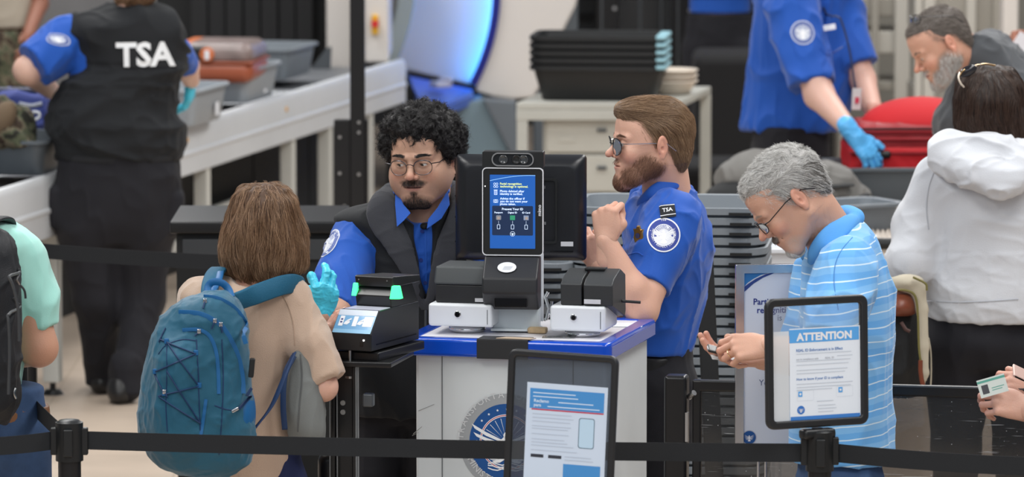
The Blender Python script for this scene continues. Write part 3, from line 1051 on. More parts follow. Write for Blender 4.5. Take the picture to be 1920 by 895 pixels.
# ---- long inspection conveyor running away to the right ------------------
def conv_x(Y): return -1.513 + .2203 * (Y - 24.6)
ang = math.atan(.2203)
mat('conveyor_white', (.62, .64, .66), .42, var=.05, vscale=2)
mat('cream_paint', (.60, .60, .56), .5)
mat('roller_steel', (.35, .36, .38), .35, .9)
def conveyor(name, label, Y0, Y1, ztop, xoff, legs, width=.75, drop=.235, zfoot=0):
    L = (Y1 - Y0) / math.cos(ang)
    t = thing(name, label, 'conveyor', (conv_x(Y0) + xoff, Y0, 0), rz=-ang)
    b = MB()
    prof = [(0, ztop - drop), (.014, ztop - drop), (.014, ztop - .15), (.022, ztop - .145), (.022, ztop - .13), (.014, ztop - .125), (.014, ztop - .03), (.0, ztop), (-.03, ztop), (-.03, ztop - .01), (0, ztop - .02)]
    Mx = np.array([[1, 0, 0], [0, 0, 1], [0, 1, 0]], float)
    b.prism(prof, 0, L, M=Mx)
    b.build('side_rail', mat('conveyor_white'), t, bevel=.003)
    MB().prism([(-x - width, z) for x, z in prof], 0, L, M=Mx).build('side_rail', mat('conveyor_white'), t, bevel=.003)
    MB().b2(-width, 0, 0, L, ztop - .18, ztop - .09).build('bed', mat('black_matte'), t)
    k = 0; y = .04; 
    rl = MB()
    while y < L:
        rl.rod((-width + .01, y, ztop - .065), (-.01, y, ztop - .065), .022, n=10); y += .065
    rl.build('rollers', mat('roller_steel'), t, smooth=True)
    for Yl in legs:
        y = (Yl - Y0) / math.cos(ang)
        for xs in (-.03, -width + .03):
            l = MB().b2(xs - .034, xs + .034, y - .03, y + .03, .05 + zfoot, ztop - drop + .01)
            lo = l.build('leg', mat('cream_paint'), t, bevel=.006)
            MB().rod((xs, y, 0.012), (xs, y, .06), .012).rod((xs, y, 0), (xs, y, .02), .045, .03, n=20).build('foot', mat('black_plastic'), lo, smooth=True)
    for q in (.35, .62):
        if L > 4:
            bo = MB().rod((.012, L * q, ztop - .07), (.020, L * q, ztop - .07), .012).build('bolt', mat('orange_dot', (.7, .35, .05), .5), t)
    return t
cm = conveyor('roller_conveyor', 'long white sided roller conveyor with cream legs running back to the scanner', 22.3, 28.8, .80, 0, [24.2, 24.98, 26.52, 27.25, 28.1])
c2 = conveyor('roller_conveyor', 'short white sided conveyor at far left under a grey bin', 19.4, 21.75, .895, .45, [21.2], width=.75, drop=.245)
c2.rotation_euler = (0, 0, -ang)

# black curtain skirts and floor rails under the conveyor
sk = thing('equipment_skirt', 'black panelled skirt standing under the long conveyor', 'skirt', (conv_x(22.6) - .34, 22.6, 0), rz=-ang)
for i in range(6):
    MB().b2(-.02, .02, i * 1.12, i * 1.12 + 1.10, .0, .60).build('panel', mat('black_matte'), sk, bevel=.004)
fr = thing('floor_rail', 'pair of cream floor rails behind the conveyor legs', 'rail', (conv_x(23.9) - .26, 23.9, 0), rz=-ang)
for z in (.13, .23):
    MB().b2(0, .03, 0, 3.2, z, z + .055).build('bar', mat('cream_paint'), fr, bevel=.006)
for yy in (.1, 3.1): MB().b2(0, .03, yy - .03, yy + .03, 0, .285).build('upright', mat('cream_paint'), fr, bevel=.005)

# ---- x-ray cabinet, black pole, body scanner ------------------------------
xr = thing('baggage_scanner', 'cream baggage x-ray cabinet with black tunnel mouth at the conveyor end', 'scanner', (0, 0, 0))
p0 = W(612, 60, 28.9); s_ = 28.9 / 1e4
mat('scanner_cream', (.66, .62, .58), .42)
def pxbox(x0, x1, y0, y1, Ya, Yb):
    a = W(x0, y1, Ya); b = W(x1, y0, Ya)
    return (a[0], b[0], Ya, Yb, a[2], b[2])
MB().b2(*pxbox(612, 660, -160, 140, 28.9, 29.6)).build('front_column', mat('scanner_cream'), xr, bevel=.02)
MB().b2(*pxbox(684, 728, -160, 118, 28.6, 29.5)).build('side_panel', mat('scanner_cream'), xr, bevel=.015)
es = MB().b2(*pxbox(697, 709, 28, 65, 28.56, 28.6)).build('emergency_stop', mat('yellow_plate', (.75, .42, .02), .5), xr, bevel=.006)
c = W(703, 45, 28.53)
MB().rod(c, c + A(0, .04, 0), .02, n=20).build('button', mat('stop_red', (.6, .02, .02), .4), es, smooth=True)
hb = W(290, -160, 29.7); he = W(660, 170, 29.7)
MB().b2(hb[0], he[0], 29.7, 30.4, 0, hb[2]).build('tunnel_housing', mat('black_matte'), xr, bevel=.02)
for i in range(7):
    x = W(372 + i * 33, 0, 29.5)[0]; zt = W(0, -160, 29.6)[2]; zb = W(0, 165 - i * 4, 29.6)[2]
    MB().b2(x - .045, x + .045, 29.55 + .02 * (i % 2), 29.56 + .02 * (i % 2), zb, zt).build('curtain_strip', mat('rubber_strip', (.007, .0075, .009), .6), xr, bevel=.003)
# steel chute guard at tunnel mouth
cg = MB(); a = W(575, 150, 28.7); b = W(610, 80, 28.7)
cg.prism([(W(560, 158, 28.7)[0], W(560, 158, 28.7)[2]), (W(620, 140, 28.7)[0], W(620, 140, 28.7)[2]), (W(622, 86, 28.7)[0], W(622, 86, 28.7)[2]), (W(612, 90, 28.7)[0], W(612, 90, 28.7)[2])], 28.66, 28.70,
         M=np.array([[1, 0, 0], [0, 0, 1], [0, 1, 0]], float))
cg.build('chute_guard', mat('dark_steel', (.10, .11, .12), .4, .7), xr, bevel=.004)

pl = thing('support_pole', 'tall black square pole rising past the conveyor with bolted bracket panel', 'pole', tuple(W(670, 0, 22.5)[:2]) + (0,))
pw = 28 * 22.5e-4 / 2
MB().b2(-pw, pw, -pw, pw, 0, 3.4).build('shaft', mat('black_metal'), pl, bevel=.004)
zt = W(0, 228, 22.4)[2]
br_ = MB().b2(-.10, -pw, -.03, .03, 0, zt).b2(pw, pw + .012, -.03, .03, .0, zt).build('bracket_panel', mat('black_metal'), pl, bevel=.004)
for (x, y) in ((672, 232), (672, 251), (636, 260), (636, 328), (645, 390), (672, 330)):
    q = W(x, y, 22.4) - A(*pl.location)
    MB().rod((q[0], -pw - .006, q[2]), (q[0], -pw + .004, q[2]), .007, n=12).build('bolt', mat('steel'), br_, smooth=True)

bs = thing('body_scanner', 'large cream ring scanner with glowing blue light slit', 'scanner', (0, 0, 0))
MX = np.array([[1, 0, 0], [0, 0, 1], [0, 1, 0]], float)
def pp(pts, Y): return [(W(x, y, Y)[0], W(x, y, Y)[2]) for x, y in pts]
def arcpx(cx, cy, r, a0, a1, n=40): return [(cx + r * math.cos(math.radians(a0 + (a1 - a0) * i / n)), cy - r * math.sin(math.radians(a0 + (a1 - a0) * i / n))) for i in range(n + 1)]
YB = 29.6
inner = arcpx(553, -20, 382, 40, -27)              # blue-lit edge
outer = [(893, 172), (925, 182), (960, 187), (1000, 184), (1020, 150), (1040, 100), (1060, 50), (1080, 10), (1095, -60), (1095, -265)]
MB().prism(pp(inner + outer, YB), YB, YB + .35, M=MX).build('right_shell', mat('scanner_cream'), bs, bevel=.03, segs=4)
ledp = arcpx(553, -20, 382, 40, -28)
led2 = arcpx(553, -20, 375, 40, -28)
MB().prism(pp(led2 + ledp[::-1], YB + .20), YB + .19, YB + .30, M=MX).build('light_strip', mat('blue_light', (.0, .2, .8), .4, emit=(.02, .30, 1.0), estr=9), bs)
MB().prism(pp(arcpx(553, -20, 386, 40, -28) + arcpx(553, -20, 371, 40, -28)[::-1], YB - .02), YB - .03, YB + .02, M=MX).build('blue_shade_band', mat('deep_blue_shade', (.004, .01, .20), .35), bs, bevel=.004)  # dark blue of the shaded slit wall put into this band's colour
MB().prism(pp([(725, -265), (960, -265)] + [(945, -60), (934, 20), (915, 100), (895, 150), (880, 160), (800, 142), (765, 134), (735, 160), (728, 60)], YB + .30), YB + .30, YB + .5, M=MX).build('recessed_drum', mat('scanner_cream'), bs, bevel=.02)
MB().prism(pp(arcpx(412, -40, 368, 35, -33) + arcpx(412, -40, 334, -33, 35), YB - .10), YB - .12, YB + .30, M=MX).build('grey_ring', mat('scanner_grey', (.34, .40, .42), .45), bs, bevel=.015)
MB().prism(pp([(728, -265), (735, -100), (752, 0), (748, 60), (730, 130), (715, 110), (715, -265)], YB - .05), YB - .04, YB + .3, M=MX).build('left_shell', mat('scanner_cream'), bs, bevel=.02)
# blue lit step and the panelled base below
zA = W(0, 200, YB)[2]
q = [W(764, 142, YB + .25), W(885, 168, YB + .25), W(888, 178, YB - .12), W(800, 216, YB - .5)]
mb = MB(); mb.add(q + [p - A(0, 0, .05) for p in q], [(3, 2, 1, 0), (4, 5, 6, 7), (0, 1, 5, 4), (1, 2, 6, 5), (2, 3, 7, 6), (3, 0, 4, 7)])
mb.build('step_plate', mat('step_blue', (.08, .14, .45), .35), bs)
c = W(826, 162, YB - .02)
MB().box(c + A(0, 0, .01), (.10, .10, .035), R=rotm(0, 0, .5)).box(c + A(.03, 0, .035), (.03, .09, .03), R=rotm(0, 0, .9)).build('clip_block', mat('pale_plastic', (.5, .5, .6), .4), bs, bevel=.01)
mat('base_blue_grey', (.17, .24, .28), .5)
MB().prism(pp([(790, 214), (905, 185), (925, 200), (960, 300), (970, 345), (870, 345), (845, 300)], YB - .15), YB - .16, YB + .2, M=MX).build('base_panel', mat('base_blue_grey'), bs, bevel=.012)
MB().prism(pp([(905, 186), (968, 190), (975, 345), (962, 300)], YB - .2), YB - .22, YB - .05, M=MX).build('base_panel', mat('base_grey', (.13, .15, .17), .5), bs, bevel=.012)
MB().prism(pp([(725, 150), (762, 140), (800, 216), (850, 300), (900, 420), (725, 420)], YB + .0), YB - .02, YB + .3, M=MX).build('base_side', mat('black_matte'), bs, bevel=.01)
zf = W(0, 345, YB)[2]
MB().b2(W(728, 0, YB)[0], W(1090, 0, YB)[0], YB + .02, YB + .5, 0, zf + .06).build('plinth', mat('black_matte'), bs, bevel=.01)
MB().b2(W(1000, 0, YB)[0], W(1085, 0, YB)[0], YB + .36, YB + .55, 0, W(0, -200, YB)[2]).build('rear_frame', mat('base_grey'), bs, bevel=.01)

# tall black cabinets / posts right of the scanner
for i, (x0, x1, Yp, ds, lab) in enumerate([(1062, 1118, 30.4, 1, 'dark grey slanted frame beside the cream scanner'),
                                        (1118, 1160, 30.0, 0, 'black upright column behind the black tray stack, left of the glazed one'),
                                        (1262, 1300, 29.8, 0, 'black bolted upright column behind the cream bowls')]):
    t = thing('equipment_column', lab, 'column', (W((x0 + x1) / 2, 0, Yp)[0], Yp, 0))
    w = (x1 - x0) * Yp * 1e-4
    MB().b2(-w / 2, w / 2, 0, .12, 0, 2.9).build('body', mat('dark_grey_plastic' if ds else 'black_metal'), t, bevel=.008)
    if not ds:
        for k in range(9):
            MB().rod((w * .32, -.004, 1.0 + k * .16), (w * .32, .004, 1.0 + k * .16), .011, n=10).build('bolt', mat('steel'), t, smooth=True)
        MB().b2(-w * .30, -w * .22, -.008, .01, .4, 2.8).build('light_edge_strip', mat('dark_steel'), t)
    else:
        for k in range(8):
            MB().b2(-w * .45, w * .45, -.012, .0, .9 + k * .14, .95 + k * .14).build('rib', mat('rubber_strip'), t, bevel=.004)
t = thing('glass_partition', 'dark glass partition panel between the two black columns', 'partition', (W(1208, 0, 30.2)[0], 30.2, 0))
w = 98 * 30.2e-4
MB().b2(-w / 2, w / 2, -.01, .01, .05, 2.8).build('pane', clear_mat('smoked_glass', (.22, .24, .28), .05, .08), t)
MB().b2(-w / 2, w / 2, -.03, .03, 0, .06).build('bottom_rail', mat('black_metal'), t)
for xx in (-.03, .09): MB().b2(xx, xx + .012, -.02, -.01, .05, 2.8).build('mullion', mat('dark_steel'), t)

# ---- table with black trays and cream drawer cabinet ----------------------
TY = 24.8
ztab = W(0, 192, TY)[2]
rzT = 0.0
tb = thing('work_table', 'pale grey steel table carrying a stack of black trays', 'table', (W(1150, 0, TY)[0], TY + .35, 0), rz=0)
xl = W(968, 0, TY)[0] - tb.location[0]; xr_ = W(1272, 0, TY)[0] - tb.location[0]
mat('table_grey', (.44, .44, .40), .45, var=.06, vscale=3)
dy = .62
sk_ = .19                               # table is seen askew: far edge lies further right
V = [(xl, -.35, 0), (xr_, -.35, 0), (xr_ + sk_, dy, 0), (xl + sk_, dy, 0)]
mb = MB(); mb.prism([(v[0], v[1]) for v in V], ztab - .035, ztab); mb.build('tabletop', mat('table_grey'), tb, bevel=.006)
for i, v in enumerate(V):
    sx = 1 if i in (0, 3) else -1; sy = 1 if i < 2 else -1
    MB().box((v[0] + sx * .028, v[1] + sy * .028, (ztab - .035) / 2), (.052, .052, ztab - .035)).build('leg', mat('table_grey'), tb, bevel=.005)
MB().b2(xl, xr_, -.35, -.32, ztab - .085, ztab - .035).build('apron', mat('table_grey'), tb, bevel=.004)
cb = thing('drawer_cabinet', 'cream two drawer filing cabinet under the table', 'cabinet', (W(1092, 0, TY)[0], TY + .25, 0))
cw = 145 * TY * 1e-4; ch = W(0, 222, TY)[2] - .0
MB().b2(-cw / 2, cw / 2, -.18, .30, .03, ch).build('body', mat('cabinet_cream', (.46, .45, .40), .5, var=.03), cb, bevel=.006)
zz = [W(0, y, TY)[2] for y in (226, 288, 293, 362)]
for a_, b_ in ((zz[0], zz[1]), (zz[2], zz[3])):
    d = MB().b2(-cw / 2 + .012, cw / 2 - .012, -.20, -.18, b_, a_).build('drawer', mat('cabinet_cream'), cb, bevel=.006)
    MB().b2(.07, .115, -.214, -.20, (a_ + b_) / 2 + .02, (a_ + b_) / 2 + .035).build('handle', mat('dark_steel'), d, bevel=.003)
    MB().b2(-.11, -.03, -.204, -.20, (a_ + b_) / 2 - .03, (a_ + b_) / 2 + .0).build('label_holder', mat('cabinet_cream'), d, bevel=.002)
d = MB().b2(-cw / 2 + .012, cw / 2 - .012, -.20, -.18, .05, zz[3] - .01).build('drawer', mat('cabinet_cream'), cb, bevel=.006)

# black trays
mat('tray_rim_blue', (.28, .50, .58), .5)
tx = W(1128, 0, TY)[0]
V0, F0 = tray_geo(.60, .42, .165, rim=.020, taper=.88, lip=.022)
for i in range(5):
    lab = ['black tray at the bottom of the stack on the grey table', 'black tray second from the bottom on the grey table', 'black tray in the middle of the stack on the grey table', 'black tray second from the top on the grey table', 'open black tray at the top of the stack on the grey table'][i]
    t = thing('tray', lab, 'tray', (tx, TY + .26, ztab + .001 + i * .0345), rz=-.10, group='black trays stacked on the table')
    o = raw_mesh('body', V0, F0, mat('black_bin'), t, True); sharp_by_angle(o.data, .6)
    MB().b2(.275, .325, -.225, .13, .150, .170).build('rim_edge', mat('tray_rim_blue'), t, bevel=.006)
# cream round bowls
def lathe(prof, n=32):
    V = []; F = []
    for r, z in prof:
        for i in range(n):
            a = 2 * math.pi * i / n; V.append((r * math.cos(a), r * math.sin(a), z))
    for j in range(len(prof) - 1):
        for i in range(n): F.append((j * n + i, j * n + (i + 1) % n, (j + 1) * n + (i + 1) % n, (j + 1) * n + i))
    F.append(tuple(range(n - 1, -1, -1))); F.append(tuple(range((len(prof) - 1) * n, len(prof) * n)))
    return np.array(V), F
bx = W(1266, 0, TY)[0]
for i in range(3):
    V, F = lathe([(.07, 0), (.085, .004), (.115, .055), (.125, .06), (.125, .066), (.112, .062), (.08, .012), (.05, .010)])
    o = raw_mesh('bowl', V, F, mat('cream_plastic', (.72, .64, .55), .4), None, True)
    o.location = (bx, TY + .50, ztab + .001 + i * .026)
    tag(o, ['cream round bowl at the bottom of the pile beside the black trays', 'cream round bowl in the middle of the pile beside the black trays', 'cream round bowl on top of the pile beside the black trays'][i], 'bowl', 'cream bowls beside the trays')

# ---- left conveyor load ---------------------------------------------------
def on_conv(px, Y, z=.80, back=.0):
    return A(W(px, 0, Y)[0], Y, z)
mat('dark_bin', (.085, .10, .115), .5, bump=.0003, bscale=300)
g1 = tray('bin', 'dark_bin', .52, .40, .14, (W(52, 0, 21.3)[0] - .06, 21.3, .896), -ang + math.pi / 2, 'grey bin holding a camouflage backpack at far left')
g2 = tray('bin', 'grey_bin_light', .55, .42, .17, (W(352, 0, 24.6)[0] - .10, 24.75, .80), -ang + math.pi / 2, 'light grey bin on the conveyor just right of the officer in the black vest')
g3 = tray('bin', 'grey_bin_light', .58, .46, .17, (W(455, 0, 26.0)[0] - .12, 26.1, .80), -ang + math.pi / 2, 'light grey bin under the orange suitcase on the conveyor')
g4 = tray('bin', 'grey_bin', .58, .46, .16, (W(530, 0, 27.6)[0] - .12, 27.6, .80), -ang + math.pi / 2, 'dark grey bin nearest the scanner tunnel on the conveyor')
MB().b2(-.05, .05, -.001, .001, -.025, .025)
for (g, lab) in ((g2, 0), (g3, 1)):
    for xx in (-.05,):
        o = MB().b2(.1 + xx, .15 + xx, -.213, -.209, .03, .09).build('tag_label', mat('paper_white'), g)
        o.rotation_euler = (0, 0, 0)
# orange hard suitcase lying in the bin
sc = thing('suitcase', 'orange hard shell suitcase lying in a grey bin on the conveyor', 'suitcase', (W(425, 0, 25.9)[0] - .02, 25.95, .86), rz=-ang * .6)
S = Solid(); S.box((0, 0, .10), (.185, .24, .055), rnd=.05, k=0); V, F = S.mesh(.008)
raw_mesh('lower_shell', V, F, mat('suitcase_orange', (.33, .085, .04), .4), sc, True)
S = Solid(); S.box((0, 0, .185), (.180, .235, .055), rnd=.05, k=0)
V, F = S.mesh(.008); raw_mesh('upper_shell', V, F, mat('suitcase_grey', (.22, .17, .16), .35, var=.3, vscale=9), sc, True)
MB().b2(-.187, .187, -.242, .242, .138, .150).build('zip_band', mat('suitcase_orange'), sc, bevel=.004)
for yy in (-.12,): MB().b2(-.15, -.03, -.245, -.20, .15, .225).build('corner_guard', mat('black_plastic'), sc, bevel=.015)
MB().b2(-.18, -.12, -.240, .15, .205, .243).build('stripe', mat('suitcase_stripe', (.60, .17, .06), .4), sc, bevel=.012)
MB().rod((-.035, -.255, .185), (-.035, -.235, .185), .035, n=24).build('wheel', mat('suitcase_stripe'), sc, bevel=.006)
MB().b2(-.045, -.022, -.262, -.25, .16, .205).build('tag_label', mat('paper_white'), sc, bevel=.004)

# grey wall panel and bits behind the left officer
MB().b2(*pxbox(28, 360, -240, 230, 30.3, 30.6)).build('equipment_cabinet', mat('mid_grey_panel', (.17, .17, .175), .6, var=.06), None, bevel=.02)
tag(bpy.data.objects['equipment_cabinet'], 'large plain grey machine panel behind the officer in the black vest', 'machine')
o = bpy.data.objects['equipment_cabinet']
zlo = min(v.co.z for v in o.data.vertices)
for v in o.data.vertices:
    if v.co.z < zlo + .01: v.co.z = 0
wp = MB().b2(*pxbox(290, 326, -240, 60, 29.9, 30.2)); o = wp.build('partition_post', mat('scanner_cream'), None, bevel=.01)
zlo = min(v.co.z for v in o.data.vertices)
for v in o.data.vertices:
    if v.co.z < zlo + .01: v.co.z = 0
tag(o, 'white partition post right of the head of the officer in the black vest', 'post')

# ---- right hand side search table -----------------------------------------
zt = .80
a = WZ(1415, 374, zt); b = WZ(1775, 335, zt); c = WZ(1790, 446, zt); d = WZ(1380, 440, zt)
rt_ = thing('inspection_table', 'cream ball-top inspection table under the red suitcase', 'table', (0, 0, 0))
mb = MB(); mb.prism([(p[0], p[1]) for p in (d, c, b, a)], zt - .06, zt - .004); mb.build('tabletop', mat('ball_cream', (.58, .52, .46), .5), rt_, bevel=.006)
bm_ = MB(); nx, ny = 44, 34
Vs = []; Fs = []
for i in range(nx):
    for j in range(ny):
        u = (i + .5) / nx; v = (j + .5) / ny
        p = (d * (1 - u) + c * u) * (1 - v) + (a * (1 - u) + b * u) * v
        bm_.box((p[0], p[1], zt), (.011, .030, .010), taper=(.6, .7))
bm_.build('studs', mat('ball_cream'), rt_, smooth=False)
for p in (a, b, c, d):
    q = (a + b + c + d) / 4; p = p * .93 + q * .07
    MB().b2(p[0] - .03, p[0] + .03, p[1] - .03, p[1] + .03, 0, zt - .06).build('leg', mat('cream_paint'), rt_, bevel=.005)
rb = MB().rod((d[0] - .1, d[1] - .12, zt - .015), (c[0] + .0, c[1] - .10, zt - .015), .022, n=14).build('front_bar', mat('black_plastic'), rt_, smooth=True)
p = W(1646, 446, 19.55); MB().rod((p[0] - .03, d[1] - .11, zt - .015), (p[0] + .0, d[1] - .11, zt - .015), .025, n=14).build('bar_clip', mat('paper_white'), rb, smooth=True)
# dark low shelf, grey bin edge
tray('bin', 'grey_bin', .34, .24, .10, (W(1598, 0, 19.75)[0], 19.95, zt + .001), .5, 'small grey bin at the edge of the table behind the man in the polo shirt')
tray('bin', 'dark_bin', .58, .42, .15, (W(1668, 0, 20.9)[0], 21.0, zt + .001), .06, 'dark grey bin carrying the red suitcase')
# red suitcase
rs = thing('suitcase', 'bright red soft suitcase lying in a grey bin', 'suitcase', (W(1708, 0, 21.2)[0] + .02, 21.1, .895), rz=.06)
def softbox(half, rnd, name, m, par, z, fold=.004, h=.008, cx=0, cy=0):
    S = Solid(); S.box((cx, cy, z), half, rnd=rnd, k=0); V, F = S.mesh(h)
    V = V + vnormals(V, F) * folds(V, fold, .12, (1, 1, 1.6), 5)[:, None]
    return raw_mesh(name, V, F, m, par, True)
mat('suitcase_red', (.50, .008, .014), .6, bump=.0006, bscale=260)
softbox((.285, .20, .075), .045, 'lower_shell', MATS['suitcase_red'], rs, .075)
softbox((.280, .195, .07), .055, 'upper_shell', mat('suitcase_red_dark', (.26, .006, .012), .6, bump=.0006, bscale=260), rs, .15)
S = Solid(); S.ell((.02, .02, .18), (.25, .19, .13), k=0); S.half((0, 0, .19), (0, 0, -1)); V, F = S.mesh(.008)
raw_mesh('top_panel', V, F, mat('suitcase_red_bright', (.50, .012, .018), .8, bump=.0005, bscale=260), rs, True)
for z in (.105, .16, .19): MB().tube([(-.286, -.17, z), (-.284, -.19, z), (-.26, -.203, z), (.26, -.203, z), (.285, -.18, z)], .006, n=6).build('zip', mat('suitcase_red_dark'), rs, smooth=True)
MB().b2(-.255, -.13, -.218, -.195, .085, .115).build('handle', mat('black_plastic'), rs, bevel=.01)
MB().b2(-.285, .28, -.205, -.20, .195, .205).build('shade_band', mat('suitcase_shade', (.03, .005, .006), .7), rs)  # dark band stands in for the shadow gap under the top panel

# grey backpack on the table
gp = thing('backpack', 'grey fabric backpack lying behind the head of the man in the polo shirt', 'backpack', (W(1480, 0, 20.6)[0], 20.55, zt), rz=0)
mat('pack_grey', (.17, .165, .155), .8, bump=.0008, bscale=300)
S = Solid(); S.ell((-.12, 0, .13), (.17, .15, .105), k=0); S.ell((.08, .0, .10), (.20, .17, .115), k=.05); S.ell((.20, .02, .05), (.12, .14, .07), k=.04)
S.half((0, 0, .002), (0, 0, -1), k=0); V, F = S.mesh(.008); V = V + vnormals(V, F) * folds(V, .016, .11, (1, 1, 1), 3)[:, None]; V[:, 2] = np.maximum(V[:, 2], .001)
raw_mesh('main_body', V, F, MATS['pack_grey'], gp, True)
S = Solid(); S.ell((-.17, -.08, .065), (.16, .11, .075), k=0); S.half((0, 0, .003), (0, 0, -1), k=0); V, F = S.mesh(.008); raw_mesh('base_panel', V, F, mat('black_matte'), gp, True)
for (p0, p1, p2, w) in (((.02, -.14, .17), (.12, -.17, .12), (.24, -.12, .12), .014), ((.04, -.17, .07), (.16, -.18, .04), (.30, -.10, .08), .018), ((-.02, -.13, .20), (.04, -.12, .21), (.12, -.02, .21), .012)):
    T_, C_ = catmull([0, .5, 1], [p0, p1, p2], 14); MB().tube(C_, w, n=8, flat=.4).build('strap', mat('black_matte'), gp, smooth=True)

# ---- right background racks ------------------------------------------------
mat('rack_beige', (.33, .31, .27), .55, var=.08, vscale=2)
mat('rack_light', (.52, .50, .45), .55)
def rack(x0, x1, Y, shelves, label, posts):
    t = thing('storage_rack', label, 'rack', (W((x0 + x1) / 2, 0, Y)[0], Y, 0)); w = (x1 - x0) * Y * 1e-4
    for z, hgt, mname in shelves: MB().b2(-w / 2, w / 2, .0, .5, z, z + hgt).build('shelf', mat(mname), t, bevel=.008)
    for px, pw_, mname in posts:
        x = W(px, 0, Y)[0] - t.location[0]; MB().b2(x - pw_ / 2, x + pw_ / 2, -.05, .0, 0, 2.6).build('upright', mat(mname), t, bevel=.008)
    return t
rack(1575, 1700, 29.0, [(W(0, 30, 29)[2], .10, 'rack_beige'), (W(0, 100, 29)[2], .12, 'rack_light'), (W(0, -20, 29)[2], .08, 'rack_beige'), (W(0, 170, 29)[2], .05, 'rack_beige'), (W(0, 250, 29)[2], .05, 'rack_beige')], 'beige shelving frame behind the red suitcase', [(1582, .05, 'rack_beige'), (1640, .04, 'rack_beige'), (1692, .085, 'rack_light')])
rack(1715, 1880, 27.5, [(W(0, 60, 27.5)[2], .2, 'rack_beige'), (W(0, -10, 27.5)[2], .1, 'rack_light'), (W(0, 200, 27.5)[2], .1, 'rack_beige')], 'beige shelving frame behind the bearded man', [(1722, .04, 'rack_light'), (1742, .06, 'rack_light'), (1820, .05, 'rack_light'), (1868, .04, 'rack_beige')])
t = MB().b2(*pxbox(1880, 1912, -200, 120, 26.0, 26.2)).build('white_post', mat('scanner_cream'), None, bevel=.01); t.name = 'partition_post'
zlo = min(v.co.z for v in t.data.vertices)
for v in t.data.vertices:
    if v.co.z < zlo + .01: v.co.z = 0
tag(t, 'white partition post at far right behind the bearded man', 'post')
o = MB().b2(*pxbox(1570, 1935, -240, 150, 31.5, 31.7)).build('partition', mat('greige_panel', (.20, .19, .165), .6, var=.15, vscale=2), None); zlo = min(v.co.z for v in o.data.vertices)
for v in o.data.vertices:
    if v.co.z < zlo + .01: v.co.z = 0
tag(o, 'beige grey partition far behind the shelving at right', 'partition')
# low black benches in the dark middle background
for (x0, x1, y0, Y, lab) in ((1300, 1560, 95, 27.6, 'low black bench behind the officer at top right'), (1150, 1400, 300, 26.2, 'black crate under the dark bench')):
    tt = W((x0 + x1) / 2, 0, Y); S = Solid(); hz = W(0, y0, Y)[2]
    S.box((0, 0, hz / 2), ((x1 - x0) * Y * .5e-4, .3, hz / 2), rnd=.05, k=0); V, F = S.mesh(.02)
    o = raw_mesh('bench', V, F, mat('deep_black', (.004, .004, .005), .8), None, True); o.location = (tt[0], Y, 0); tag(o, lab, 'bench')

# ---- grey bin stacks in the middle ----------------------------------------
V0, F0 = tray_geo(.56, .42, .12, rim=.022, taper=.90, lip=.020, r=.06)
V0 = V0.copy()
dip = np.clip((V0[:, 0] - .06) / .10, 0, 1) * np.clip((.245 - V0[:, 0]) / .05, 0, 1) * (V0[:, 1] < -.1) * (V0[:, 2] > .09)
V0[:, 1] += dip * .018; V0[:, 2] -= dip * 0
SY = 16.35
ztop = W(0, 392, SY)[2]
def bin_stack(xc, Y, ztop, n, rz, group, labs, dz=.0305):
    base = None
    for i in range(n):
        dz = (ztop - .12 - .121) / (n - 1); z = ztop - .12 - (n - 1 - i) * dz
        if base is None:
            o = raw_mesh('bin', V0, F0, mat('grey_bin'), None, True); sharp_by_angle(o.data, .6); base = o.data
        else:
            o = bpy.data.objects.new('bin', base); COL.objects.link(o)
        o.location = (xc + .002 * math.sin(i * 2.3), Y + .003 * math.cos(i * 1.7), z); o.rotation_euler = (0, 0, rz)
        tag(o, labs[1] if i == n - 1 else labs[0], 'bin', group)
        h = MB().b2(.190, .258, -.2340, -.228, .099, .108).build('handle_slot', mat('black_matte'), o) if i >= n - 14 else None
    return z
xa = W(1268, 0, SY)[0]
bin_stack(xa, SY + .25, ztop, 33, -.10, 'grey bins stacked behind the bearded officer', ['grey bin nested in the tall stack behind the officer with folded hands', 'topmost open grey bin of the tall stack behind the officer with folded hands'])
xb = W(905, 0, SY)[0]
bin_stack(xb, SY + .30, W(0, 500, SY)[2], 27, -.06, 'grey bins stacked behind the white podium', ['grey bin nested in the lower stack behind the monitor', 'topmost grey bin of the lower stack behind the monitor'])
ct = thing('bin_cart', 'black wheeled cart holding the two grey bin stacks', 'cart', (W(1090, 0, SY)[0], SY + .25, 0))
MB().b2(-.62, .62, -.22, .26, .09, .12).build('platform', mat('black_metal'), ct, bevel=.006)
for sx in (-.55, .55):
    for sy in (-.17, .21):
        MB().rod((sx - .015, sy, .045), (sx + .015, sy, .045), .045, n=20).b2(sx - .02, sx + .02, sy - .02, sy + .02, .07, .09).build('caster', mat('black_plastic'), ct, smooth=True)
# slanted black upright in front of the bins
p0 = W(1318, 432, 16.15) - A(*ct.location); p1 = W(1350, 1000, 16.0) - A(*ct.location); p1[2] = .10
mb = MB(); d_ = nrm(p1 - p0); mb.box((p0 + p1) / 2, (.055, .03, np.linalg.norm(p1 - p0)), R=frame(A(0, 1, 0) - d_ * d_[1], -d_)); mb.build('upright', mat('black_matte'), ct, bevel=.006)
MB().b2(p1[0] - .03, p1[0] + .03, p1[1] - .02, -.2, .09, .12).build('foot_bracket', mat('black_metal'), ct, bevel=.004)
# white bin edge seen between the man and the bins
o = tray('bin', 'white_metal', .36, .30, .12, (W(1480, 0, 17.6)[0], 17.8, W(0, 470, 17.6)[2] - .12), 0, 'white bin behind the chrome poster frame')
st = thing('side_stand', 'low white stand behind the chrome poster frame', 'stand', (W(1480, 0, 17.6)[0], 17.8, 0))
MB().b2(-.17, .17, -.14, .14, 0, W(0, 470, 17.6)[2] - .121).build('cabinet', mat('white_metal'), st, bevel=.006)

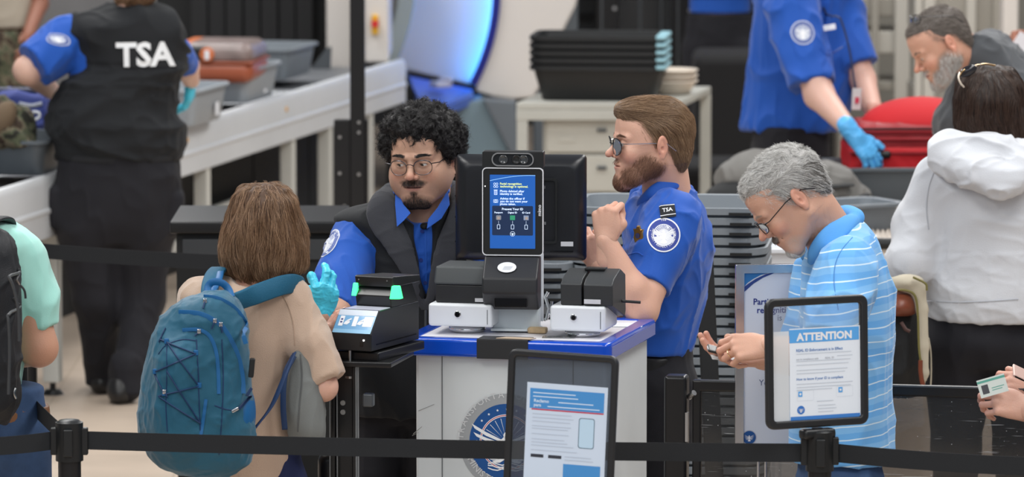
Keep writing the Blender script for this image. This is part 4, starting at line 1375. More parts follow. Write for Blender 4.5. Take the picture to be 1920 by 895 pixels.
# ---- black counter behind the woman ----------------------------------------
kc = thing('counter', 'black travel document counter behind the woman with the teal backpack', 'counter', (W(480, 0, 17.6)[0], 17.6, 0))
zt = W(0, 416, 17.6)[2]; hw = 165 * 17.6e-4
MB().b2(-hw, hw, 0, .55, zt - .04, zt).build('countertop', mat('black_metal'), kc, bevel=.006)
MB().b2(-hw + .02, hw - .02, .03, .52, 0, zt - .04).build('cabinet', mat('black_matte'), kc, bevel=.004)
MB().b2(-hw + .04, hw - .04, .018, .03, zt - .13, zt - .06).build('trim_strip', mat('dark_grey_plastic'), kc, bevel=.004)
# ------------------------------------------------------------------ podium and what stands on it
FLc = WZ(750, 634, 1.07); FRc = WZ(1145, 646, 1.07); BRc = WZ(1230, 598, 1.07)
pc = (FLc + BRc) / 2
PZ = math.atan2((FRc - FLc)[1], (FRc - FLc)[0])
PWID = np.linalg.norm((FRc - FLc)[:2]); PDEP = np.linalg.norm((BRc - FRc)[:2])
PR = rotm(0, 0, PZ)
def pod(P):
    """place point -> podium-local"""
    return PR.T @ (np.asarray(P, float) - A(pc[0], pc[1], 0))
pd = thing('podium', 'white inspection podium with a blue bumper rim and a round agency seal', 'podium', (pc[0], pc[1], 0), rz=PZ)
hx, hy = PWID / 2, PDEP / 2
mat('bumper_blue', (.004, .065, .52), .18, coat=.6)
mat('bumper_violet', (.16, .19, .46), .35)
body = MB().b2(-hx + .036, hx - .018, -hy + .03, hy - .03, .04, 1.03).build('cabinet', mat('podium_white', (.62, .66, .68), .42, var=.04, vscale=4), pd, bevel=.012)
MB().b2(-hx + .06, hx - .04, -hy + .06, hy - .06, 0, .05).build('plinth', mat('black_matte'), pd)
for x in (-.183, .185):
    MB().b2(x - .0012, x + .0012, -hy + .0285, -hy + .031, .05, 1.02).build('panel_seam', mat('seam_grey', (.12, .13, .14), .7), body)
tp = MB(); tp.prism(rrect(PWID - .06, PDEP - .06, .02), 1.03, 1.068); tp.build('worktop', mat('worktop_white', (.80, .79, .83), .3, var=.04, vscale=7), pd, bevel=.003)
V, F = ringgeo(rrect(PWID, PDEP, .022, 6), rrect(PWID - .085, PDEP - .085, .012, 6), 1.022, 1.072)
rim = raw_mesh('bumper_rim', V, F, MATS['bumper_blue'], pd, True)
md = rim.modifiers.new('Bevel', 'BEVEL'); md.width = .009; md.segments = 3; md.limit_method = 'ANGLE'; md.angle_limit = .8
sharp_by_angle(rim.data, .9)
MB().prism([(-hy + .02, 1.028), (hy - .02, 1.028), (hy - .02, 1.060), (-hy + .02, 1.060)], hx - .0005, hx + .0015, M=np.array([[0, 0, 1], [1, 0, 0], [0, 1, 0]], float)).build('worn_edge_strip', mat('bumper_violet'), rim)
# black tape over the rim
mb = MB(); mb.b2(-.078, .066, -hy - .002, -hy + .002, 1.020, 1.072); mb.b2(-.078, .066, -hy - .002, -hy + .07, 1.071, 1.0745)
mb.build('tape_patch', mat('tape_black', (.016, .017, .02), .6), pd, bevel=.002)
# scuffs
sm_ = mat('scuff_grey', (.25, .25, .24), .8)
mb = MB()
for (x0, z0, x1, z1, w) in ((-.250, .865, -.205, .885, .0012), (-.265, .800, -.240, .822, .0018), (-.268, .796, -.25, .806, .001)):
    mb.add([(x0, -hy + .0285, z0), (x1, -hy + .0285, z1), (x1, -hy + .0285, z1 + w), (x0, -hy + .0285, z0 + w * 1.5)], [(0, 1, 2, 3)])
mb.build('scuff_mark', sm_, body)
# agency seal
def zpix(y, Y): return CAM_H - (y + 614) * Y * 1e-4
sx_, sz_ = .0, zpix(834, 14.45); SR = .134
plc = placer((sx_, -hy + .0295, sz_), (1, 0, 0), (0, 0, 1), off=.0006)
def layer(name, V, F, m, parent, z):
    V = np.array(V, float); V = np.c_[V[:, :2], np.full(len(V), z)]
    return raw_mesh(name, plc(V), F, m, parent, False)
def poly(pts): return pts, [tuple(range(len(pts)))]
seal = layer('agency_seal', *poly(circ(SR, 72)), mat('seal_grey', (.33, .35, .37), .6), body, 0)
layer('seal_field', *poly(circ(SR * .79, 64)), mat('seal_blue', (.005, .075, .28), .5), seal, .0004)
mb = MB(); arc_text(mb, 'TRANSPORTATION', SR * .985, SR * .185, 120, False, .004, .0008, step=1.12); arc_text(mb, 'SECURITY', SR * .985, SR * .185, 20, False, .004, .0008, step=1.1)
arc_text(mb, 'ADMINISTRATION', SR * .84, SR * .185, 240, True, .004, .0008, step=1.0)
raw_mesh('lettering', plc(np.vstack(mb.V)), mb.F, mat('seal_letter', (.62, .64, .66), .6), seal)
mw = mat('seal_white', (.82, .85, .88), .5)
mb = MB()
for i in range(9):
    a = math.radians(158 - i * 17); cx, cy = SR * .68 * math.cos(a), SR * .68 * math.sin(a)
    pts = []
    for k in range(10):
        r = SR * (.030 if k % 2 == 0 else .013); b = math.radians(90 + k * 36); pts.append((cx + r * math.cos(b), cy + r * math.sin(b), .0008))
    mb.add(pts, [tuple(range(10))])
for i in range(9):
    a = math.radians(30 + i * 15)
    mb.add([(SR * .12 * math.cos(a), SR * .12 * math.sin(a), .0009), (SR * .50 * math.cos(a - .012), SR * .50 * math.sin(a - .012), .0009), (SR * .50 * math.cos(a + .012), SR * .50 * math.sin(a + .012), .0009)], [(0, 1, 2)])
raw_mesh('stars_and_rays', plc(np.vstack(mb.V)), mb.F, mw, seal)
V, F = ringgeo(circ(SR * .575, 60), circ(SR * .53, 60)); layer('white_ring', V, F, mw, seal, .0008)
V, F = ringgeo(circ(SR * .562, 60), circ(SR * .545, 60)); layer('red_ring', V, F, mat('seal_red', (.5, .06, .10), .5), seal, .0010)
mb = MB()
for sxn in (-1, 1):
    for i in range(7):
        a0 = math.radians(24 - i * 8); L = (.80 - .085 * i) * SR
        root = A(.02 * SR, -.02 * SR - i * .05 * SR); d = A(math.cos(a0), math.sin(a0)); n = A(-d[1], d[0]); w = .036 * SR
        pts = [root - n * w * .5, root + d * L * .55 - n * w * 1.2, root + d * L * .9 - n * w * .2, root + d * L * 1.02 + n * w * 1.6, root + d * L * .6 + n * w * .8, root + n * w * .7]
        mb.add([(sxn * p[0], p[1], .0013) for p in pts], [tuple(range(6))])
mb.add([(x, y + .14 * SR, .0014) for x, y in circ(.075 * SR, 14)], [tuple(range(14))])
mb.add([(-.16 * SR, .02 * SR, .0014), (-.05 * SR, .12 * SR, .0014), (.05 * SR, .12 * SR, .0014), (.14 * SR, .02 * SR, .0014), (.1 * SR, -.3 * SR, .0014), (0, -.42 * SR, .0014), (-.1 * SR, -.3 * SR, .0014)], [tuple(range(7))])
for k in range(3):
    mb.add([(-.4 * SR + i * .1 * SR, (-.44 + .025 * math.sin(i * 1.6 + k)) * SR - k * .055 * SR, .0012) for i in range(9)] + [(.4 * SR - i * .1 * SR, (-.465 + .025 * math.sin((8 - i) * 1.6 + k)) * SR - k * .055 * SR, .0012) for i in range(9)], [tuple(range(18))])
raw_mesh('eagle', plc(np.vstack(mb.V)), mb.F, mw, seal)

# ---- identity kiosk ---------------------------------------------------------
def px_l(px, py, Y, org, rz):
    return rotm(0, 0, rz).T @ (W(px, py, Y) - org)
KZ = -.10
kb = WZ(965, 620, 1.0725)
k = thing('identity_kiosk', 'white post kiosk with portrait touch screen and camera on the podium', 'kiosk', tuple(kb), rz=KZ)
s14 = 14.55e-4
kz = lambda y: zpix(y, 14.55) - 1.0725
w_ = 86 * s14 / 2
MB().b2(-.060, .068, -.01, .05, 0, kz(475)).build('post', mat('kiosk_white', (.66, .72, .75), .4), k, bevel=.006)
MB().b2(-.064, .072, -.025, .055, 0, .008).build('base_plate', mat('kiosk_white'), k, bevel=.002)
MB().b2(.062, .075, .05, .058, .02, kz(480)).build('cable_channel', mat('white_metal'), k, bevel=.002)
tw, th = 116 * s14, (481 - 315) * s14 / math.cos(PITCH)
tz0, tz1 = kz(481), kz(315); tc_ = (tz0 + tz1) / 2
ty = -.052
Mfr = np.array([[1, 0, 0], [0, 0, 1], [0, 1, 0]], float)
def xz(pts): return pts
tab = MB(); tab.prism(rrect(tw, th, .012, 6, 0, tc_), ty, ty + .022, M=Mfr); tab = tab.build('tablet', mat('black_plastic'), k, bevel=.003)
V, F = ringgeo(rrect(tw, th, .012, 6, 0, tc_), rrect(tw - .005, th - .005, .010, 6, 0, tc_), -.003, .012)
raw_mesh('bezel_edge', np.c_[V[:, 0], ty + V[:, 2], V[:, 1]], F, mat('white_metal'), tab)
sw, sh = 86 * s14, 140 * s14; scx = -.0005; scz = kz(398)
def on_scr(V, y): V = np.asarray(V, float); return np.c_[V[:, 0] + scx, np.full(len(V), y), V[:, 1] + scz]
def scrmat(n, c, e): return mat(n, c, .3, emit=c, estr=e)
V, F = poly(rrect(sw, sh, .001, 1))
scr = raw_mesh('screen', on_scr(V, ty - .0012), F, scrmat('screen_blue', (.012, .085, .34), .65), tab)
# arc highlight band at the top
arc = [(-sw / 2 + sw * i / 16, sh / 2 - .020 + .018 * math.sin(math.pi * .5 * i / 16 + .15)) for i in range(17)]
V = arc + [(x, y + .0015) for x, y in arc[::-1]]
raw_mesh('screen_arc', on_scr(V, ty - .0016), [tuple(range(len(V)))], scrmat('screen_pale', (.25, .5, .85), .6), scr)
V, F = poly(rrect(sw * .90, sh * .40, .003, 3, 0, -.0145 - .010)); raw_mesh('screen_panel', on_scr(V, ty - .0016), F, scrmat('screen_dark', (.010, .022, .060), .6), scr)
def txt(par, lines, m, y, name='lettering', base=on_scr, bold=.012):
    mb = MB()
    for (b, x, z, sz, al) in lines:
        V, F = textgeo(b, sz, bold, al); V = V.copy(); V[:, 0] += x; V[:, 1] += z; mb.add(V, F)
    raw_mesh(name, base(np.vstack(mb.V), y), mb.F, m, par)
smw = scrmat('screen_white', (.62, .75, .95), .8)
txt(scr, [('Facial recognition', -.034, .0705, .0098, 'LEFT'), ('technology is optional.', -.034, .0625, .0092, 'LEFT')], scrmat('screen_yellow', (.72, .80, .25), .75), ty - .002, bold=.015) if False else \
txt(scr, [('Facial recognition', -.0345, .0745, .0085, 'LEFT'), ('technology is optional.', -.0345, .0670, .0085, 'LEFT')], scrmat('screen_yellow', (.70, .78, .28), .75), ty - .002, bold=.02)
txt(scr, [('Photo deleted after', -.0345, .0540, .0085, 'LEFT'), ('identity is verified.', -.0345, .0465, .0085, 'LEFT'),
          ('Advise the officer if', -.0345, .0335, .0085, 'LEFT'), ('you do not want your', -.0345, .0260, .0085, 'LEFT'), ('photo taken.', -.0345, .0185, .0085, 'LEFT'),
          ('Present Your ID', 0, .0045, .0088, 'CENTER'), ('Passport', -.0385, -.0045, .0066, 'CENTER'), ('Digital ID', 0, -.0045, .0066, 'CENTER'), ('ID Card', .0375, -.0045, .0066, 'CENTER')], smw, ty - .002, bold=.02)
ic = MB()
def ring2(cx, cz, ro, ri, seg=20): V, F = ringgeo(circ(ro, seg, cx, cz), circ(ri, seg, cx, cz)); ic.add(V, F)
def rring(cx, cz, w, h, t, r=.001): V, F = ringgeo(rrect(w, h, r, 3, cx, cz), rrect(w - 2 * t, h - 2 * t, max(r - t, .0002), 3, cx, cz)); ic.add(V, F)
for (cx, cz) in ((-.0495, .0765), (-.0430, .0765), (-.0495, .0690), (-.0430, .0690)): ring2(cx, cz, .0032, .0022)
rring(-.0465, .0520, .0085, .0115, .0010); rring(-.0465, .0595, .0105, .0020, .0008)
for dx in (-.002, .0, .002): V, F = poly(rrect(.0006, .008, .0002, 1, -.0465 + dx, .052)); ic.add(np.c_[np.array(V), np.zeros(len(V))], F)
rring(-.0465, .0290, .0125, .0090, .0010, .002); ring2(-.0465, .0290, .0033, .0020)
for cx in (-.0385, 0, .0375): rring(cx, -.0420, .0085, .0125, .0010)
V, F = poly(rrect(.0006, .010, .0002, 1, -.0385, -.0300)); ic.add(np.c_[np.array(V), np.zeros(len(V))], F)
V, F = poly(rrect(.0006, .010, .0002, 1, .0, -.0300)); ic.add(np.c_[np.array(V), np.zeros(len(V))], F)
V, F = poly(rrect(.0006, .010, .0002, 1, .0375, -.0300)); ic.add(np.c_[np.array(V), np.zeros(len(V))], F)
ring2(0, -.0610, .0068, .0060, 28)
for pts in eagle_polys(.0068): ic.add(np.c_[np.array(pts) + A(0, -.0610), np.zeros(len(pts))], [tuple(range(len(pts)))])
raw_mesh('icons', on_scr(np.vstack(ic.V), ty - .002), ic.F, smw, scr)
pcx = MB()
for cx, c0 in ((-.0385, 0), (0, 1), (.0375, 2)):
    V, F = poly(rrect(.014, .013, .003 if c0 == 0 else .001, 4, cx, -.0165)); pcx.add(np.c_[np.array(V), np.zeros(len(V))], F, mi=c0)
o = pcx.build('picture', [scrmat('pic_a', (.18, .20, .24), .5), scrmat('pic_b', (.03, .26, .14), .5), scrmat('pic_c', (.20, .25, .36), .5)], scr)
for v in o.data.vertices: v.co = (v.co.x + scx, ty - .0021, v.co.y + scz)
hd = MB()
for cx in (-.0385, .0385): V, F = poly(circ(.0042, 12, cx, -.0175)); hd.add(np.c_[np.array(V), np.zeros(len(V))], F)
raw_mesh('picture_hand', on_scr(np.vstack(hd.V), ty - .0025), hd.F, scrmat('pic_hand', (.30, .24, .22), .6), scr)
# brand lettering running up the bezel
V, F = textgeo('mimo', .0135, .02, 'CENTER'); V2 = np.c_[-V[:, 1] + tw / 2 - .0065, np.full(len(V), ty - .0008), V[:, 0] + kz(395)]
raw_mesh('lettering', V2, F, mat('paper_white'), tab)
MB().rod((-tw / 2 + .008, ty - .001, kz(350)), (-tw / 2 + .008, ty + .001, kz(350)), .0016, n=10).build('indicator_led', mat('led_white', (.9, .9, .9), .3, emit=(1, 1, 1), estr=2), tab)
# camera head
hz0, hz1 = kz(316), kz(284)
ch_ = MB(); ch_.prism(rrect(tw, hz1 - hz0, .004, 3, 0, (hz0 + hz1) / 2), ty + .002, ty + .045, M=Mfr); ch_ = ch_.build('camera_head', mat('black_plastic'), k, bevel=.002)
hw_ = 80 * s14; hh_ = 26 * s14; cz_ = kz(299)
V, F = ringgeo(rrect(hw_, hh_, hh_ / 2 - .0005, 8, 0, cz_), rrect(hw_ - .007, hh_ - .007, hh_ / 2 - .004, 8, 0, cz_), -.004, .002)
raw_mesh('lens_bezel', np.c_[V[:, 0], ty + V[:, 2], V[:, 1]], F, mat('steel'), ch_, False)
for cx in (-.026, .010, .030):
    V, F = lathe([(.0125, 0), (.0125, .004), (.0095, .0045), (.008, .002), (.003, .003)], 24)
    raw_mesh('lens', np.c_[V[:, 0] + cx, ty - V[:, 2] + .001, V[:, 1] + cz_], F, mat('lens_dark_gloss', (.05, .055, .06), .12, spec=.8) if cx != .010 else mat('black_plastic'), ch_, True)
V, F = poly(rrect(hw_ - .006, hh_ - .006, hh_ / 2 - .0035, 8, 0, cz_)); V = np.array(V)
raw_mesh('lens_window', np.c_[V[:, 0], np.full(len(V), ty + .0015), V[:, 1]], F, mat('lens_window', (.02, .022, .025), .05), ch_)
# slanted document reader under the tablet
def quadsolid(name, front, back, m, par, bevel=.006):
    """front/back: lists of 4 local points"""
    mb = MB(); n = len(front)
    mb.add(list(front) + list(back), [tuple(range(n)), tuple(range(2 * n - 1, n - 1, -1))] + [((i + 1) % n, i, n + i, n + (i + 1) % n) for i in range(n)])
    return mb.build(name, m, par, bevel=bevel)
zt_, zm_, zb_, zbb = kz(483), kz(528), kz(548), kz(582)
prof = [(-.075, zm_), (-.128, zt_ - .052), (-.132, zt_ - .066), (-.122, kz(560)), (-.065, kz(582)), (-.012, kz(582)), (-.012, zt_), (-.045, zt_)]
prof = [(-.012, zt_), (-.055, zt_), (-.125, kz(519)), (-.128, kz(548)), (-.070, kz(583)), (-.012, kz(583))]
rd = MB(); xw0, xw1 = -.078, .075
Mside = np.array([[0, 0, 1], [1, 0, 0], [0, 1, 0]], float)
rd.prism(prof, xw0, xw1, M=Mside)
rd = rd.build('document_reader', mat('reader_black', (.020, .021, .024), .42, bump=.0002, bscale=700), k, bevel=.006)
MB().b2(-.045, .045, -.112, -.085, kz(576), kz(556)).build('scan_slot', mat('black_gloss', (.004, .004, .005), .15), rd, bevel=.003)
slope = nrm(A(0, -.055 + .125, kz(483) - kz(519)) * A(1, 1, 1)); slope = nrm(A(0, .070, zt_ - kz(519))); nup = nrm(np.cross(A(1, 0, 0), slope))
cst = A(-.012, -.094, (zt_ + kz(519)) / 2 + .0)
plk = placer(cst, (1, 0, 0), slope, off=.001)
V, F = poly(circ(.026, 32)); V = np.c_[np.array(V) * A(1, .55 * 1.45), np.zeros(len(V))]
st_ = raw_mesh('round_sticker', plk(V), F, mat('sticker_white', (.70, .72, .75), .4), rd)
mb = MB()
for i in range(5):
    pts = [(-.012 + i * .001, -.010 + i * .003), (.010 + i * .0015, -.010 + i * .003), (.011 + i * .0015, -.0085 + i * .003), (-.011 + i * .001, -.0085 + i * .003)]
    mb.add([(x, y, .0003) for x, y in pts], [(0, 1, 2, 3)])
arc_text(mb, 'SCAN HERE', .022, .0050, 90, False, .01, .0003) if False else None
raw_mesh('sticker_marks', plk(np.vstack(mb.V)), mb.F, mat('print_grey'), st_)
# silver cable clips at the side
mb = MB(); mb.tube([(.085, .03, kz(610)), (.092, .03, kz(588)), (.082, .03, kz(566)), (.090, .03, kz(556))], .0045, n=8).tube([(.078, .035, kz(612)), (.098, .04, kz(598)), (.100, .04, kz(575))], .004, n=8)
mb.build('cable_loop', mat('chrome'), k, smooth=True)

# ---- monitor (seen from behind) --------------------------------------------
mc = W(977, 389, 15.0)
mo = thing('monitor', 'black desktop monitor seen from behind, standing behind the kiosk', 'monitor', (mc[0], mc[1], 1.069), rz=-.06)
MWd, MHt = 247 * 15e-4, 200 * 15e-4; mz = mc[2] - 1.069
def rr_loft(rings, name, m, par):
    V = []; n = 0
    for (w, h, r, y, cz) in rings:
        q = rrect(w, h, r, 6, 0, cz); n = len(q); V += [(x, y, z) for x, z in q]
    F = []
    for j in range(len(rings) - 1):
        for i in range(n): F.append((j * n + i, j * n + (i + 1) % n, (j + 1) * n + (i + 1) % n, (j + 1) * n + i))
    F += [tuple(range(n - 1, -1, -1)), tuple(range((len(rings) - 1) * n, len(rings) * n))]
    o = raw_mesh(name, V, F, m, par, True); sharp_by_angle(o.data, .9); return o
bk = rr_loft([(MWd - .07, MHt - .06, .02, -.046, mz), (MWd - .05, MHt - .045, .022, -.045, mz), (MWd - .020, MHt - .018, .02, -.032, mz), (MWd - .006, MHt - .006, .014, -.014, mz), (MWd, MHt, .012, -.006, mz), (MWd, MHt, .012, .010, mz)], 'back_shell', mat('monitor_black', (.010, .011, .014), .33, bump=.00012, bscale=1200), mo)
MB().b2(-MWd / 2 + .014, MWd / 2 - .014, .010, .0115, mz - MHt / 2 + .016, mz + MHt / 2 - .014).build('screen', mat('screen_off', (.01, .012, .016), .1), mo)
V, F = ringgeo(rrect(.10, .185, .010, 5, .055, mz - .005), rrect(.088, .172, .007, 5, .055, mz - .005), -.053, -.045)
raw_mesh('mount_ring', np.c_[V[:, 0], V[:, 2], V[:, 1]], F, mat('black_plastic'), bk)
mb = MB()
for (x, z) in ((.068, .062), (.07, -.040)): mb.b2(x - .003, x + .003, -.049, -.044, mz + z - .004, mz + z + .004)
mb.build('mount_screw', mat('steel'), bk)
MB().b2(.115, .150, -.0475, -.044, mz - .105, mz - .092).build('asset_label', mat('label_white', (.60, .61, .64), .5), bk)
MB().b2(.085, .150, -.048, -.044, mz - .122, mz - .118).build('port_slot', mat('black_gloss'), bk)
for zz in (.09, .03, -.03, -.10): MB().b2(-MWd / 2 - .002, -MWd / 2 + .004, -.004, .002, mz + zz, mz + zz + .004).build('clip_notch', mat('black_gloss'), bk)
MB().b2(-.03, .05, -.044, -.015, .012, mz).build('neck', mat('black_plastic'), mo, bevel=.006)
MB().b2(-.10, .10, -.09, .09, 0, .014).build('base', mat('black_plastic'), mo, bevel=.005)
T_, C_ = catmull([0, .3, .7, 1], [(-.15, -.06, mz - .145), (-.08, -.085, mz - .152), (.0, -.07, mz - .150), (.05, -.05, mz - .12)], 20)
MB().tube(C_, .0028, n=8).build('cable', mat('black_plastic'), mo, smooth=True)

# ---- two white lock boxes ---------------------------------------------------
def lockbox(px0, px1, py0, py1, Y, label, wd, dp, keyx):
    c = W((px0 + px1) / 2, py1, Y)
    t = thing('lock_box', label, 'box', (c[0], c[1], 1.069), rz=PZ + .02)
    h = (py1 - py0) * Y * 1e-4; z0 = c[2] - 1.069
    if z0 < .008: z0 = .008
    MB().b2(-wd / 2, wd / 2, 0, dp, z0, z0 + h).build('body', mat('box_white', (.70, .73, .76), .35), t, bevel=.008, segs=3)
    V, F = lathe([(.045, 0), (.050, .003), (.050, z0 * .6), (.03, z0 + .001)], 32); o = raw_mesh('swivel_foot', V + A(0, dp * .45, 0), F, mat('chrome'), t, True)
    o2 = MB().rod((keyx, .002, z0 + h * .55), (keyx, -.004, z0 + h * .55), .0095, n=24).build('lock', mat('chrome'), t, bevel=.0015)
    MB().rod((keyx, -.0035, z0 + h * .55), (keyx, -.0048, z0 + h * .55), .0060, n=20).build('keyhole', mat('black_gloss'), o2)
    MB().b2(wd / 2 - .014, wd / 2 - .012, -.0006, .002, z0 + .008, z0 + h - .014).build('door_gap', mat('seam_grey'), t)
    return t, c, z0, h
tL, cL, z0L, hL = lockbox(800, 925, 570, 613, 14.55, 'white lock box under the left document printer', .180, .20, -.006)
tR, cR, z0R, hR = lockbox(1030, 1135, 574, 622, 14.47, 'white lock box under the black card reader at right', .155, .17, -.010)
# left device : grey-black printer
dl = thing('document_printer', 'dark grey document printer standing on the left white lock box', 'printer', (cL[0] + .008, cL[1], 1.069 + z0L + hL + .001), rz=PZ + .02)
wl = 118 * 14.6e-4; zz = [CAM_H - (y + 614) * 14.6e-4 - (1.069 + z0L + hL) for y in (500, 534, 569)]
MB().b2(-wl / 2 + .004, wl / 2 - .004, .02, .19, .0, zz[1]).build('lower_body', mat('reader_black'), dl, bevel=.004)
MB().box((0, .105, (zz[0] + zz[1]) / 2), (wl, .18, zz[0] - zz[1]), taper=(.97, .86)).build('lid', mat('lid_grey', (.055, .062, .066), .5, bump=.0002, bscale=700), dl, bevel=.006)
MB().b2(.030, .075, .017, .021, .004, .014).build('asset_label', mat('label_white'), dl)
# right device : black card reader
dr = thing('card_reader', 'black two-part card reader standing on the right white lock box', 'reader', (cR[0] + .012, cR[1] + .0, 1.069 + z0R + hR + .001), rz=PZ)
zr = [CAM_H - (y + 614) * 14.52e-4 - (1.069 + z0R + hR) for y in (516, 528, 576)]
mb = MB(); mb.prism([(.012, 0), (.008, zr[1] * .9), (.03, zr[1] + .008), (.11, zr[0] + .01), (.165, zr[1] + .008), (.170, 0)], -.062, -.003, M=Mside); mb.build('left_housing', mat('reader_black2', (.028, .031, .034), .45, bump=.0002, bscale=700), dr, bevel=.003)
mb = MB(); mb.prism([(.010, 0), (.004, zr[1] * .9), (.03, zr[1] + .009), (.11, zr[0] + .011), (.170, zr[1] + .008), (.175, -.03), (.165, -.045)], .003, .085, M=Mside); mb.build('right_housing', mat('reader_black2'), dr, bevel=.004)
MB().b2(.006, .052, .001, .006, .006, .018).build('asset_label', mat('label_white'), dr)
MB().b2(-.012, .045, .085, .12, zr[0] + .006, zr[0] + .014).build('top_cap', mat('black_plastic'), dr, bevel=.002)
MB().rod((.086, .12, .002), (.135, .135, -.002), .004, n=10).build('cable_stub', mat('black_plastic'), dr, smooth=True)
# small things on the worktop
o = MB().box((0, 0, .008), (.052, .03, .016)).build('wood_block', mat('wood_block_tan', (.52, .38, .22), .6, var=.12, vscale=60), None, bevel=.004)
c = WZ(1008, 624, 1.07); o.location = (c[0], c[1], 1.069); o.rotation_euler = (0, 0, PZ); tag(o, 'small tan wooden block at the foot of the white kiosk post', 'block')
o = MB().prism([(-.052, -.014), (.045, -.016), (.055, .010), (-.03, .014)], 0, .0025).build('cardboard_scrap', mat('cardboard', (.45, .36, .27), .8), None)
c = WZ(967, 635, 1.076); o.location = (c[0], c[1], 1.0755); o.rotation_euler = (0, 0, PZ); tag(o, 'flat piece of brown cardboard lying on the black tape of the podium', 'cardboard')
for (x, y, w, d_, lab) in ((1162, 609, .13, .09, 'sheet of white paper at the right end of the podium'), (1048, 632, .09, .05, 'clear crumpled plastic film in front of the right lock box')):
    mb = MB(); mb.prism(rrect(w, d_, .002, 1), 0, .0012); o = mb.build('paper_sheet' if w > .1 else 'plastic_film', mat('paper_white') if w > .1 else clear_mat('film_clear', (1, 1, 1), .25, .1), None)
    c = WZ(x, y, 1.07); o.location = (c[0], c[1], 1.0690); o.rotation_euler = (0, 0, PZ + .15); tag(o, lab, 'paper' if w > .1 else 'film')

# ---- passport scanner on black stand ---------------------------------------
SZr = -.42
so = W(655, 640, 14.05)
stn = thing('scanner_stand', 'black metal stand with bolts carrying the passport scanner', 'stand', (so[0] + .02, so[1] + .08, 0), rz=SZr * .5)
zpl = zpix(690, 14.05); zp2 = zpix(672, 14.05)
MB().b2(-.105, .115, -.10, .17, zpl, zpl + .014).build('shelf_plate', mat('black_metal'), stn, bevel=.003)
mb = MB()
for x in (-.048, .010): mb.b2(x - .006, x + .006, -.085, -.065, .02, zpl)
mb.b2(-.042, .004, -.075, -.055, .02, zpl)
mb.build('post', mat('black_metal'), stn, bevel=.003)
mb = MB()
for x in (-.056, -.036, .016, .022): mb.b2(x - .0012, x + .0012, -.088, -.084, .02, zpl)
mb.build('post_edge', mat('edge_grey', (.18, .19, .20), .4), stn)
MB().b2(-.15, .16, -.16, .16, 0, .018).build('base_plate', mat('black_metal'), stn, bevel=.004)
for (x, z) in ((-.022, zpl - .10), (-.022, zpl - .125)): MB().rod((x, -.080, z), (x, -.070, z), .007, n=14).build('bolt', mat('steel'), stn, smooth=True)
for (x, y) in ((-.080, -.05), (-.004, -.07)):
    mb = MB().rod((x, y, zpl - .035), (x, y, zpl + .04), .0038, n=10).rod((x, y, zpl - .034), (x, y, zpl - .028), .014, n=6); mb.build('leveling_bolt', mat('steel'), stn)
MB().b2(.030, .058, -.075, -.045, zpl - .11, zpl - .075).build('latch', mat('dark_steel'), stn, bevel=.004)
pcs = thing('hard_case', 'black hard case with handle hanging beside the scanner stand', 'case', (so[0] - .035, so[1] + .16, 0), rz=-.1)
S = Solid(); S.box((0, 0, .40), (.05, .07, .40), rnd=.025, k=0); V, F = S.mesh(.008); raw_mesh('shell', V, F, mat('black_metal'), pcs, True)
MB().tube([(-.015, -.072, .56), (-.015, -.095, .565), (-.015, -.095, .64), (-.015, -.072, .645)], .006, n=8).build('handle', mat('black_plastic'), pcs, smooth=True)
ps = thing('passport_scanner', 'black passport scanner with green lights and blue instruction label', 'scanner', (so[0] + .005, so[1], zpl + .0405), rz=SZr)
zz = lambda y: zpix(y, 14.05) - (zpl + .0405)
fw = .118; x0, x1 = -fw / 2, fw / 2
prof = [(0, 0), (0, zz(628)), (.052, zz(585) - .003), (.30, zz(585) - .003), (.30, 0)]
mb = MB(); mb.prism(prof, x0, x1, M=Mside); bd = mb.build('housing', mat('scanner_black', (.013, .014, .016), .28), ps, bevel=.003)
MB().b2(x0 + .004, x1 + .012, .02, .31, -.028, -.004).build('lower_tray', mat('black_metal'), ps, bevel=.004)
MB().b2(x0 + .02, x1 - .02, .05, .28, -.041, -.028).build('riser', mat('black_metal'), ps)
sl = nrm(A(0, .052, zz(585) - .003 - zz(628))); cs = A(0, .026, (zz(628) + zz(585) - .003) / 2)
pls = placer(cs, (1, 0, 0), sl, off=.0012)
LH = np.linalg.norm(A(.052, zz(585) - .003 - zz(628)))
def lab(pts, m, z, par, name): V = np.array(pts, float); return raw_mesh(name, pls(np.c_[V, np.full(len(V), z)]), [tuple(range(len(V)))], m, par)
lb_ = lab(rrect(fw - .006, LH - .004, .002, 2), mat('label_light_blue', (.14, .36, .62), .3, coat=.3), 0, bd, 'instruction_label')
lab(rrect(fw - .006, LH * .24, .001, 1, 0, LH * .36), mat('label_pale', (.55, .62, .72), .35), .0003, lb_, 'label_header')
lab(rrect(fw - .006, LH * .16, .001, 1, 0, -LH * .42), mat('label_mid', (.25, .50, .72), .35), .0003, lb_, 'label_footer')
for (cx, w, m_) in ((-.040, .013, 'paper_white'), (.000, .013, 'paper_white'), (.038, .028, 'paper_white')): lab(rrect(w, LH * .42, .001, 1, cx, 0), mat(m_), .0004, lb_, 'label_panel')
for (cx) in (-.022, .017):
    lab([(cx - .010, -.010), (cx + .001, -.012), (cx + .008, -.004), (cx + .004, .002), (cx - .006, .000)], mat('paper_white'), .0006, lb_, 'label_hand')
    lab([(cx - .004, .002), (cx + .008, .010), (cx + .010, .006), (cx, -.002)], mat('paper_white'), .0006, lb_, 'label_card')
for cz2 in (-.004, .005): lab(rrect(.006, .005, .0005, 1, -.040, cz2), mat('print_navy'), .0007, lb_, 'label_icon')
MB().rod((x1 - .022, -.0015, zz(640)), (x1 - .022, .002, zz(640)), .0026, n=12).build('status_led', mat('led_white'), bd)
MB().b2(x1 - .034, x1 - .024, -.0008, .002, zz(652), zz(644)).build('speaker_grille', mat('black_gloss'), bd)
